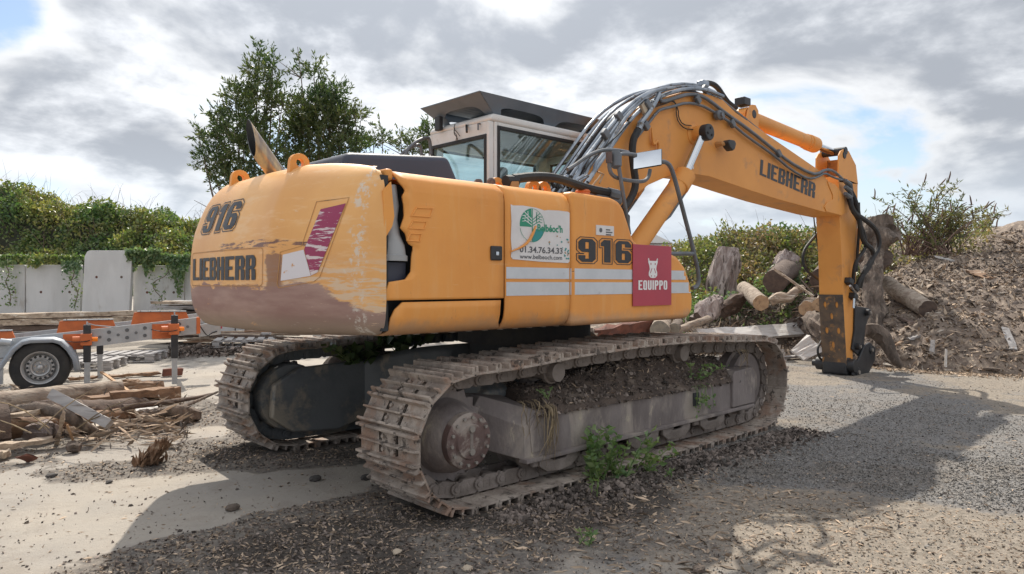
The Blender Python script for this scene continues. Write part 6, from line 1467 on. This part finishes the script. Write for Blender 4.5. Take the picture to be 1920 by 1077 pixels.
def tree_crown(root, blobs, f0, depth, nper, L, mat, stemtips, base, rs=.05, twl=.34, nleaf=16, asp=.32, updir=.55):
    P = []; DIR = []; tw = MB()
    for (px_, py_, rx, ry, wgt) in blobs:
        nt_ = int(nper*wgt*.47)
        for _ in range(nt_):
            v = RNG.normal(size=3); v /= np.linalg.norm(v); v *= RNG.random()**.45
            c = D(px_+v[0]*rx, py_+v[1]*ry, f0+v[2]*depth*(rx/80+.3)); o3 = RGT*v[0]+FWD*v[2]*.7+Vector((0, 0, -v[1]*.7+updir)); o3 += Vector(RNG.normal(size=3)*.45); o3.normalize(); l_ = twl*RNG.uniform(.6, 1.3)
            if RNG.random() < .35: tw.tube([c-o3*l_*.3, c+o3*l_], [.007, .002], 3, caps=False)
            for q_ in range(nleaf):
                u_ = RNG.random(); P.append(list(c+o3*l_*(u_*1.1-.1)+Vector(RNG.normal(size=3)*.018))); DIR.append(list(o3*.9))
    leaves('crown', P, L, mat, asp, np.array(DIR), .1, parent=root)
    tw.build('twigs', 'branch', root)['kind'] = 'stuff'
    tr_ = MB(); base = Vector(base); tr_.tube([base, base+Vector((.03, .02, 1.0))], [.16, .12], 10)
    for (px_, py_) in stemtips:
        e = D(px_, py_, f0+random.uniform(-.3, .3)); st = base+Vector((.03, .02, .8)); mid = st.lerp(e, .5)+Vector((random.uniform(-.15, .15), random.uniform(-.15, .15), -.2))
        tr_.tube([st, mid, e], [rs, rs*.6, .008], 6, smooth=2)
        for k in range(6):
            f_ = random.uniform(.35, .9); b0 = st.lerp(e, f_); b1 = b0+Vector((random.gauss(0, .5), random.gauss(0, .5), random.uniform(.1, .6))); tr_.tube([b0, b1], [rs*.35, .006], 5, caps=False)
    tr_.build('trunk', 'branch', root, smooth=True)
TF = 19.0
b0 = D(470, 560, TF); b0.z = 0
t1_ = thing('evergreen_tree', 'tall dark evergreen tree with pointed twin tips behind the exhaust pipe', 'tree', b0)
tree_crown(t1_, [(488, 105, 11, 22, .10), (482, 150, 24, 28, .35), (512, 118, 8, 18, .06), (470, 200, 42, 40, .9), (455, 255, 55, 40, 1.2), (500, 290, 60, 45, 1.1), (420, 225, 22, 14, .2), (395, 258, 20, 12, .14), (372, 252, 9, 7, .04), (400, 300, 30, 25, .4), (420, 330, 26, 18, .4), (440, 180, 16, 20, .15), (530, 200, 20, 22, .25), (470, 340, 60, 20, .5), (515, 160, 12, 16, .12)], TF, 1.1, 330, .118, 'leaf_tree', [(486, 90), (512, 112), (440, 180), (372, 252), (395, 300), (530, 190), (455, 230)], b0)
b0 = D(600, 560, TF+.8); b0.z = 0
t2_ = thing('evergreen_tree', 'broad dark evergreen tree with one thin bare leader right of the pointed tree', 'tree', b0)
tree_crown(t2_, [(559, 105, 3, 20, .025), (562, 140, 8, 14, .05), (590, 140, 14, 24, .15), (588, 190, 30, 30, .45), (625, 180, 24, 24, .35), (640, 225, 30, 32, .6), (600, 250, 50, 45, 1.2), (560, 245, 30, 50, .8), (640, 280, 50, 25, .8), (570, 300, 60, 30, .8), (672, 218, 14, 10, .1), (600, 215, 40, 30, .6)], TF+.8, 1.1, 330, .118, 'leaf_tree', [(558, 88), (588, 125), (625, 165), (650, 200), (678, 218), (600, 180)], b0)
for lab, bl, tips, bx in (('small wispy evergreen between the broad tree and the cab', [(705, 262, 22, 12, .13), (716, 245, 6, 8, .03), (690, 275, 26, 10, .15)], [(718, 240), (700, 255)], 705), ('low dark shrub crown showing behind the roof handrail', [(770, 272, 28, 12, .28), (752, 262, 8, 8, .04), (790, 282, 20, 10, .15)], [(752, 258), (772, 262)], 770), ('rounded dark crown just left of the cab roof guard', [(806, 245, 13, 12, .15), (810, 265, 14, 14, .15)], [(803, 236)], 808)):
    b0 = D(bx, 560, TF+2); b0.z = 0; t3_ = thing('evergreen_tree', lab, 'tree', b0)
    tree_crown(t3_, bl, TF+2, .9, 330, .118, 'leaf_tree', tips, b0)
# buddleia
bf = 15.8; b0 = D(1745, 478, bf); bsh = thing('flowering_shrub', 'airy olive green shrub with arching seed spikes growing behind the wood chip mound', 'shrub', b0)
st_ = MB(); P = []; DD = []; SP = MB(); rn = random.Random(12)
tips = [(1640, 372), (1655, 400), (1668, 362), (1690, 352), (1702, 372), (1720, 360), (1733, 342), (1748, 356), (1762, 348), (1778, 340), (1790, 352), (1800, 338), (1808, 362), (1822, 385), (1845, 392), (1862, 388), (1880, 405), (1895, 402), (1648, 425), (1675, 400), (1715, 390), (1755, 380), (1790, 385), (1825, 410), (1860, 420), (1700, 420), (1740, 410), (1780, 412), (1630, 440), (1810, 430), (1765, 430), (1720, 440), (1690, 450), (1840, 436)]
tips += [(rn.gauss(1745, 60), rn.uniform(385, 465)) for _ in range(46)]
for (px_, py_) in tips:
    dz_ = rn.uniform(-.7, .7); e = D(px_, py_, bf+dz_); s0_ = b0+Vector((rn.uniform(-.5, .5), rn.uniform(-.5, .5), 0)); mid = s0_.lerp(e, .55)+Vector((0, 0, .22)); st_.tube([s0_, mid, e], [.014, .009, .004], 5, smooth=1, caps=False)
    for k in range(38):
        f_ = rn.uniform(.3, 1)**.8; a_ = s0_.lerp(mid, f_*2) if f_ < .5 else mid.lerp(e, f_*2-1); P.append(list(a_+Vector((rn.gauss(0, .035), rn.gauss(0, .035), rn.gauss(0, .035))))); DD.append([rn.gauss(0, .6), rn.gauss(0, .6), .3])
    if rn.random() < .6:
        d_ = (RGT*rn.uniform(-.2, .9)+Vector((0, 0, .8))).normalized(); SP.tube([e, e+d_*.14, e+d_*.22+RGT*.06*rn.uniform(-.5, 1)], [.014, .016, .005], 6, smooth=1)
leaves('foliage', P, .115, 'leaf_buddleia', .26, np.array(DD), .2, parent=bsh); st_.build('stems', 'cane', bsh); SP.build('seed_spikes', 'cane', bsh)['kind'] = 'stuff'

# ================================================================ right: stumps, logs, boards on and before the mound
log('stump', [D(1352, 585, 16.5), D(1356, 510, 16.6), D(1364, 480, 16.6), D(1366, 464, 16.6)], [.34, .30, .28, .20], 'stump', 'cut_dark', 'big bleached fibrous tree stump standing in the ivy', 'stump', rough=.45, n=40, faces=(0, 1))
log('stump', [D(1450, 560, 16.1), D(1468, 505, 16.2), D(1480, 478, 16.3)], [.26, .24, .20], 'stump', 'cut_dark', 'shaggy grey stump leaning beneath the brambles left of the stick', 'stump', rough=.45, n=32, faces=(0, 1))
log('log', [D(1453, 528, 14.4), D(1470, 512, 15.6), D(1480, 505, 16.4)], [.235, .25, .26], 'wood_dark', 'cut_dark', 'thick log with dark round sawn end pointing at the yard', rough=.07, n=32)
log('log', [D(1543, 526, 14.6), D(1556, 508, 15.8)], [.25, .26], 'wood_dark', 'cut_dark', 'thick dark log end partly hidden behind the excavator stick', rough=.07, n=32)
log('log', [D(1427, 568, 13.6), D(1405, 548, 14.6), D(1395, 542, 15.2)], [.15, .15, .15], 'bark_pale', 'cut_pale', 'log with pale cracked round end low in the heap', rough=.12, n=26)
log('branch', [D(1446, 566, 14), D(1462, 556, 13.9), D(1478, 562, 13.9), D(1492, 546, 14), D(1506, 540, 14.1)], [.10, .11, .09, .08, .06], 'wood_pale', 'cut_pale', 'knobbly tan branch wood beside the dark round log end', 'branch', rough=.35, lump=.3)
log('log', [D(1513, 580, 13.4), D(1520, 570, 14.2)], [.15, .14], 'bark', 'cut_pale', 'short brown log end just left of the stick', rough=.2)
log('log', [D(1538, 572, 13.2), D(1552, 560, 14)], [.14, .15], 'bark_pale', 'cut_pale', 'short pale log end touching the left edge of the stick', rough=.25)
log('root_wood', [D(1306, 600, 13.8), D(1322, 585, 14), D(1344, 568, 14.2), D(1352, 560, 14.3)], [.14, .20, .17, .06], 'stump', 'cut_dark', 'weathered root wood heap right beside the front of the body', 'root', rough=.5, lump=.4)
log('branch', [D(1250, 628, 12.8), D(1290, 612, 13.2), D(1330, 598, 13.6)], [.05, .07, .06], 'bark_pale', 'cut_pale', 'grey branch rising from behind the near track to the root wood', 'branch', rough=.3)
log('root_wood', [D(1350, 585, 14.4), D(1376, 570, 14.5), D(1398, 556, 14.6)], [.16, .18, .10], 'wood_dark', 'cut_dark', 'dark twisted root mass between the ivy and the pale log end', 'root', rough=.5, lump=.5)
log('log', [D(1237, 620, 12.6), D(1243, 606, 13.8)], [.17, .17], 'bark_pale', 'cut_grey', 'grey log end seen under the front of the body', rough=.08, n=26)
log('log', [D(1264, 617, 12.8), D(1272, 606, 13.8)], [.10, .10], 'bark', 'cut_grey', 'smaller log right of the grey log end under the body', rough=.15)
plank('broken_beam', D(1085, 632, 12.6), D(1225, 612, 13.4), .30, .26, 'brick_red', 'broken reddish painted timber seen between the body and near track', 'timber', rough=.05)
log('log', [D(1560, 630, 12.2), D(1535, 612, 12.6), D(1520, 600, 13)], [.16, .19, .15], 'bark', 'cut_dark', 'brown mossy log chunk just left of the wear plate', rough=.5, lump=.4, n=30)
plank('board', D(1312, 632, 13.2), D(1512, 617, 14.2), .40, .06, 'white_board', 'long bleached board lying in front of the log heap', 'board', rough=.012, roll=-.6, taper=.85, n=12)
plank('slab', D(1497, 642, 12.5), D(1528, 668, 12.2), .42, .035, 'white_board', 'broken white slab leaning near the foot of the stick', 'slab', rough=.02, roll=-.75, taper=.8)
plank('board', G(1448, 672, .04), G(1500, 668, .04), .15, .04, 'wood_grey', 'short grey board flat on the gravel edge behind the idler', 'board', rough=.008)
log('log', [D(1740, 580, 12.3), D(1712, 563, 12.8), D(1683, 548, 13.3), D(1660, 527, 13.9)], [.155, .155, .15, .12], 'bark_pale', 'cut_dark', 'light barked log with dark round end resting on the mound', rough=.16, n=26)
log('trunk', [D(1632, 690, 11.9), D(1640, 640, 12.3), D(1636, 580, 12.8), D(1634, 520, 13.2), D(1638, 470, 13.5), D(1650, 440, 13.6)], [.10, .14, .16, .18, .15, .16], 'bark', 'cut_dark', 'tall gnarled dead trunk standing right behind the stick', 'trunk', rough=.6, lump=.45, n=36)
log('root_wood', [D(1625, 455, 13.6), D(1648, 430, 13.6), D(1672, 438, 13.7), D(1684, 430, 13.7)], [.24, .34, .22, .06], 'bark', 'cut_dark', 'upturned root ball on top of the dead trunk behind the hoses', 'root', rough=.7, lump=.7, n=24)
log('root_wood', [D(1612, 500, 13.9), D(1640, 490, 13.8), D(1668, 480, 13.8)], [.2, .26, .12], 'wood_dark', 'cut_dark', 'dark mass of roots halfway up behind the hoses', 'root', rough=.7, lump=.6, n=24)
log('branch', [D(1622, 618, 11.5), D(1640, 618, 11.5), D(1656, 632, 11.5), D(1668, 652, 11.4), D(1676, 675, 11.3), D(1692, 688, 11.25)], [.09, .12, .11, .09, .07, .04], 'bark', 'cut_dark', 'arched gnarled root reaching the ground right of the quick hitch', 'root', rough=.4, lump=.3)
plank('post', D(1747, 662, 11.0), D(1749, 638, 11.1), .055, .05, 'wood_grey', 'stubby grey post sticking out of the mound foot', 'post', rough=.006, n=3)
plank('stake', D(1773, 688, 10.9), D(1774, 655, 10.9), .03, .025, 'white_board', 'thin white stake upright in the wood chips', 'stake', rough=.003, n=3)
plank('pole', D(1452, 505, 14.2), D(1525, 556, 13.8), .05, .04, 'wood_pale', 'long pale pole slanting down across the dark log end', 'pole', rough=.006)
for k, (a, b, w, mt, lb) in enumerate((((1690, 596), (1712, 606), .12, 'wood_dark', 'dark plank piece below the light barked log'), ((1705, 636), (1722, 630), .10, 'wood_grey', 'grey plank stub in the chips right of the arched root'), ((1822, 508), (1856, 522), .22, 'wood_brown', 'half buried brown plank high on the mound'), ((1755, 482), (1790, 490), .12, 'white_board', 'pale broken board near the top of the mound'),
                                     ((1884, 615), (1900, 655), .10, 'wood_grey', 'grey slat sticking down on the right of the mound'), ((1712, 540), (1738, 558), .06, 'wood_pale', 'pale stick leaning over the light barked log'), ((1880, 668), (1918, 660), .05, 'wood_pale', 'pale curved stick at the right edge foot of the mound'), ((1845, 690), (1872, 693), .09, 'bark', 'dark bark block at the foot of the mound on the right'), ((1860, 440), (1900, 452), .05, 'wood_pale', 'slim pale stick just under the mound crest at the right'),
                                     ((1672, 650), (1692, 640), .10, 'wood_brown', 'brown plank end beside the arched root tip'))):
    pa_, pb_ = [None, None]
    def onmound(px_, py_):
        best = None
        for f_ in np.arange(10.4, 17, .05):
            p = D(px_, py_, f_); r__ = RGT.dot(p-CAMP)
            if p.z <= float(mound_h(np.array([r__]), np.array([f_]))[0])+.04: best = p; break
        return best or D(px_, py_, 14)
    plank('offcut', onmound(*a), onmound(*b), w, .035, mt, lb, 'offcut', rough=.01, n=5)
# far barn roofs over the brambles
for (px0, px1, pyr, pye, ff0, lb) in ((1195, 1262, 440, 456, 34, 'dark low barn roof behind the boom cylinder'), (1405, 1508, 424, 440, 36, 'grey gabled barn roof beyond the brambles')):
    a, b = D(px0, pye, ff0), D(px1, pye, ff0); ux = (b-a); c = (a+b)/2; rg_ = D((px0+px1)/2, pyr, ff0+2)
    root = thing('barn', lb, 'barn', (c.x, c.y, 0)); dpt_ = FWD*8
    MB().poly([a, b, b+dpt_, a+dpt_, rg_, rg_+dpt_], [(0, 1, 4), (3, 5, 2), (0, 4, 5, 3), (1, 2, 5, 4)]).build('roof', 'roof_far', root)
    a2, b2 = a.copy(), b.copy(); a2.z = b2.z = 0; MB().poly([a2+dpt_*.02, b2+dpt_*.02, b+dpt_*.02-Vector((0, 0, .01)), a+dpt_*.02-Vector((0, 0, .01)), a2+dpt_*.95, b2+dpt_*.95, b+dpt_*.95-Vector((0, 0, .01)), a+dpt_*.95-Vector((0, 0, .01))], [(0, 1, 2, 3), (7, 6, 5, 4), (0, 3, 7, 4), (1, 5, 6, 2)]).build('wall', 'concrete', root)

# ================================================================ soil on the near track frame, weeds
xs = np.arange(-1.30, 1.34, .022); ys = np.arange(-1.352, -.93, .022); Xg, Yg = np.meshgrid(xs, ys)
top_ = .53+.24*sm(Yg, -1.35, -1.12)*(.75+.25*np.sin(Xg*2.1+1))+.10*fbm(Xg*5, Yg*5, 61, 4)*sm(Yg, -1.36, -1.28)+.03*fbm(Xg*22, Yg*22, 62, 2)
top_ = np.minimum(top_, .765); edge_ = sm(Xg, -1.31, -1.18)*(1-sm(Xg, 1.18, 1.33)); Zs = .50+(top_-.50)*edge_; Zs[0, :] = .49
V = np.stack([Xg, Yg, Zs], -1).reshape(-1, 3); nr, nf = len(xs), len(ys); i, j = np.meshgrid(np.arange(nr-1), np.arange(nf-1)); a = (j*nr+i).ravel(); F = np.stack([a, a+1, a+nr+1, a+nr], 1)
o = npmesh('soil_heap', V, F, 'soil', 4); o.data.polygons.foreach_set('use_smooth', [True]*len(F)); o['kind'] = 'stuff'
k = RNG.integers(0, len(V), 2600); chips('soil_crumbs', V[k]+[0, 0, .004], .022, 'chips_dark', .6, .5, .9)
k = RNG.integers(0, len(V), 700); chips('wood_shavings', V[k]+[0, 0, .006], .03, 'chips', .2, .15, .5)
def weed(name, c, stems, label, cat, mat='leaf_weed', L=.055, nl=16, spread=.18, h_=.35, asp=.55, seed=0, lean=(0, 0)):
    rn = random.Random(seed); root = thing(name, label, cat, c); m = MB(); P = []; DD = []
    for k in range(stems):
        a = rn.random()*6.283; d_ = Vector((math.cos(a)*rn.random()*spread+lean[0], math.sin(a)*rn.random()*spread+lean[1], h_*rn.uniform(.55, 1.15))); p0 = Vector(c)+Vector((rn.gauss(0, .03), rn.gauss(0, .03), 0)); p1 = p0+d_*.6+Vector((0, 0, .03)); p2 = p0+d_
        m.tube([p0, p1, p2], [.004, .003, .0015], 4, smooth=1, caps=False)
        for j in range(nl):
            f_ = (j+1)/nl; q_ = p0.lerp(p1, f_*1.6) if f_ < .6 else p1.lerp(p2, (f_-.6)*2.5); an = j*2.4+k; P.append(list(q_)); DD.append([math.cos(an), math.sin(an), .35])
    leaves('foliage', P, L, mat, asp, np.array(DD)*1.6, .1, parent=root); m.build('stem', 'leaf_weed', root)
g_ = lambda px_, py_: (lambda p: Vector((p.x, p.y, float(groundz(np.array([p.x]), np.array([p.y]))[0]))))(G(px_, py_))
weed('weed', g_(1115, 908), 9, 'tall leafy green weed clump growing beside the middle of the near track', 'weed', L=.062, spread=.26, h_=.36, seed=1, nl=15)
weed('weed', g_(1158, 902), 8, 'bushy green weed right of the tallest weed at the near track', 'weed', L=.06, spread=.24, h_=.30, seed=2, nl=14)
weed('weed', g_(1205, 890), 6, 'weed trailing to the right along the near track', 'weed', L=.055, spread=.2, h_=.22, seed=3, lean=(.16, -.04), nl=12)
weed('weed', g_(1090, 1020), 4, 'small low sprout on bare earth in front of the near track', 'sprout', L=.035, spread=.10, h_=.06, seed=4, nl=7)
weed('weed', g_(1105, 935), 2, 'tiny single sprout just in front of the tall weeds', 'sprout', L=.035, spread=.03, h_=.10, seed=5, nl=7)
weed('weed', g_(1258, 898), 2, 'tiny sprout at the right end of the weeds', 'sprout', L=.035, spread=.04, h_=.06, seed=8, nl=6)
weed('weed', Vector((.62, -1.34, .56)), 5, 'green weed growing out of the soil on the near track frame', 'weed', L=.04, spread=.2, h_=.14, seed=6, lean=(.02, -.08), nl=12)
weed('weed', Vector((-1.15, -1.30, .60)), 3, 'small seedlings in the soil above the drive end of the near frame', 'weed', L=.022, spread=.10, h_=.07, seed=7, nl=7)
# vine drooping over the beam
def droop(c, n, L, label, mat, name='hanging_roots', w=.1, seed=0, leaf=0):
    rn = random.Random(seed); root = thing(name, label, 'roots' if not leaf else 'vine', c); m = MB(); P = []
    for k in range(n):
        p = Vector(c)+Vector((rn.gauss(0, w), rn.uniform(-.01, .02), 0)); q_ = [p, p+Vector((rn.gauss(0, .02), -.05, -.02)), p+Vector((rn.gauss(0, .03), -.055, -L*rn.uniform(.3, .6))), p+Vector((rn.gauss(0, .05), -.05, -L*rn.uniform(.7, 1.1)))]
        m.tube(q_, [.003, .003, .0025, .001], 4, smooth=1, caps=False)
        for j in range(leaf): P.append(list(q_[2].lerp(q_[3], rn.random())+Vector((rn.gauss(0, .02), -.01, rn.gauss(0, .03)))))
    m.build('strands', mat, root)
    if leaf: leaves('foliage', P, .04, 'leaf_weed', .55, None, 0, parent=root)
droop((-1.20, -1.345, .56), 22, .36, 'dry brown roots hanging down the drive end of the near track beam', 'dry_grass', w=.025, seed=1)
droop((-1.33, -1.30, .60), 9, .24, 'pale thin rootlets dangling beside the final drive', 'dry_grass', w=.05, seed=2)
droop((.66, -1.345, .52), 6, .20, 'green vine drooping over the tension port of the near beam', 'leaf_weed', 'vine', w=.06, seed=3, leaf=9)
droop((1.30, -1.36, .78), 7, .18, 'dry stalks caught on the chain above the idler', 'dry_grass', w=.06, seed=4)
weed('weed', Vector((-1.42, .72, .68)), 7, 'broad leaved dark green weed growing on the far track under the counterweight', 'weed', mat='leaf_tree', L=.10, spread=.35, h_=.16, asp=.75, seed=11, nl=9)
weed('weed', Vector((-1.0, .68, .75)), 6, 'second broad leaved weed on the far track nearer the slew ring', 'weed', mat='leaf_tree', L=.10, spread=.3, h_=.15, asp=.75, seed=12, nl=8)
for k, (y0_, y1_, lb) in enumerate(((.80, 1.2, 'heap of dark soil lodged on the far track frame'),)):
    xs = np.arange(-1.5, 1.3, .05); ys = np.arange(.80, 1.4, .05); Xg, Yg = np.meshgrid(xs, ys); Zs = .55+.16*sm(Xg, -1.5, -1.3)*(1-sm(Xg, 1.1, 1.3))+.1*fbm(Xg*4, Yg*4, 66, 3)
    V = np.stack([Xg, Yg, Zs], -1).reshape(-1, 3); nr, nf = len(xs), len(ys); i, j = np.meshgrid(np.arange(nr-1), np.arange(nf-1)); a = (j*nr+i).ravel(); o = npmesh('soil_heap', V, np.stack([a, a+1, a+nr+1, a+nr], 1), 'soil', 4); o['kind'] = 'stuff'

# ================================================================ red sign board on the side of the body
sa, sb = Q(1187, 458, -1.262), Q(1259, 572, -1.262)
SG = thing('sign_board', 'dark red square sign with white hippo head and EQUIPPO lettering fixed to the machine side', 'sign', ((sa.x+sb.x)/2, -1.262, sb.z))
MB().span((sa.x, -1.262, sb.z), (sb.x, -1.2565, sa.z)).build('board', 'sign_red', SG, .001)
SW_, SH = sb.x-sa.x, sa.z-sb.z; SMp = lambda u, v: (sa.x+SW_*u, sb.z+SH*v)
def flat(name, cells, mat, y, parent=SG):
    m = MB()
    for c in cells: m.poly([(SMp(*p)[0], y, SMp(*p)[1]) for p in c], [tuple(range(len(c)))])
    return m.build(name, mat, parent)
flat('lettering', [[(.13+.75*p[0], .262+.155*p[1]) for p in c] for c in glyph_cells('EQUIPPO', 1.0)], 'white_print', -1.2635)
def sym(L_): return [(.5+x*.5, y) for x, y in L_]+[(.5-x*.5, y) for x, y in L_[::-1]]
flat('emblem', [sym([(.16, .74), (.22, .79), (.26, .77), (.24, .71), (.19, .66), (.17, .60), (.22, .55), (.22, .50), (.14, .465), (.0, .455)])], 'white_print', -1.2635)
em = []
for s_ in (-1, 1):
    for cx_, cy_, rx_, ry_ in ((.045, .49, .012, .012), (.055, .69, .012, .02)): em.append([(.5+s_*cx_+rx_*math.cos(a), cy_+ry_*math.sin(a)) for a in np.linspace(0, 6.283, 9)[:-1]])
    em.append([(.5+s_*.02, .62), (.5+s_*.035, .62), (.5+s_*.075, .545), (.5+s_*.065, .53)])
    em.append([(.5+s_*.095, .75), (.5+s_*.11, .77), (.5+s_*.112, .74)])
flat('emblem_marks', em, 'sign_red', -1.2645)
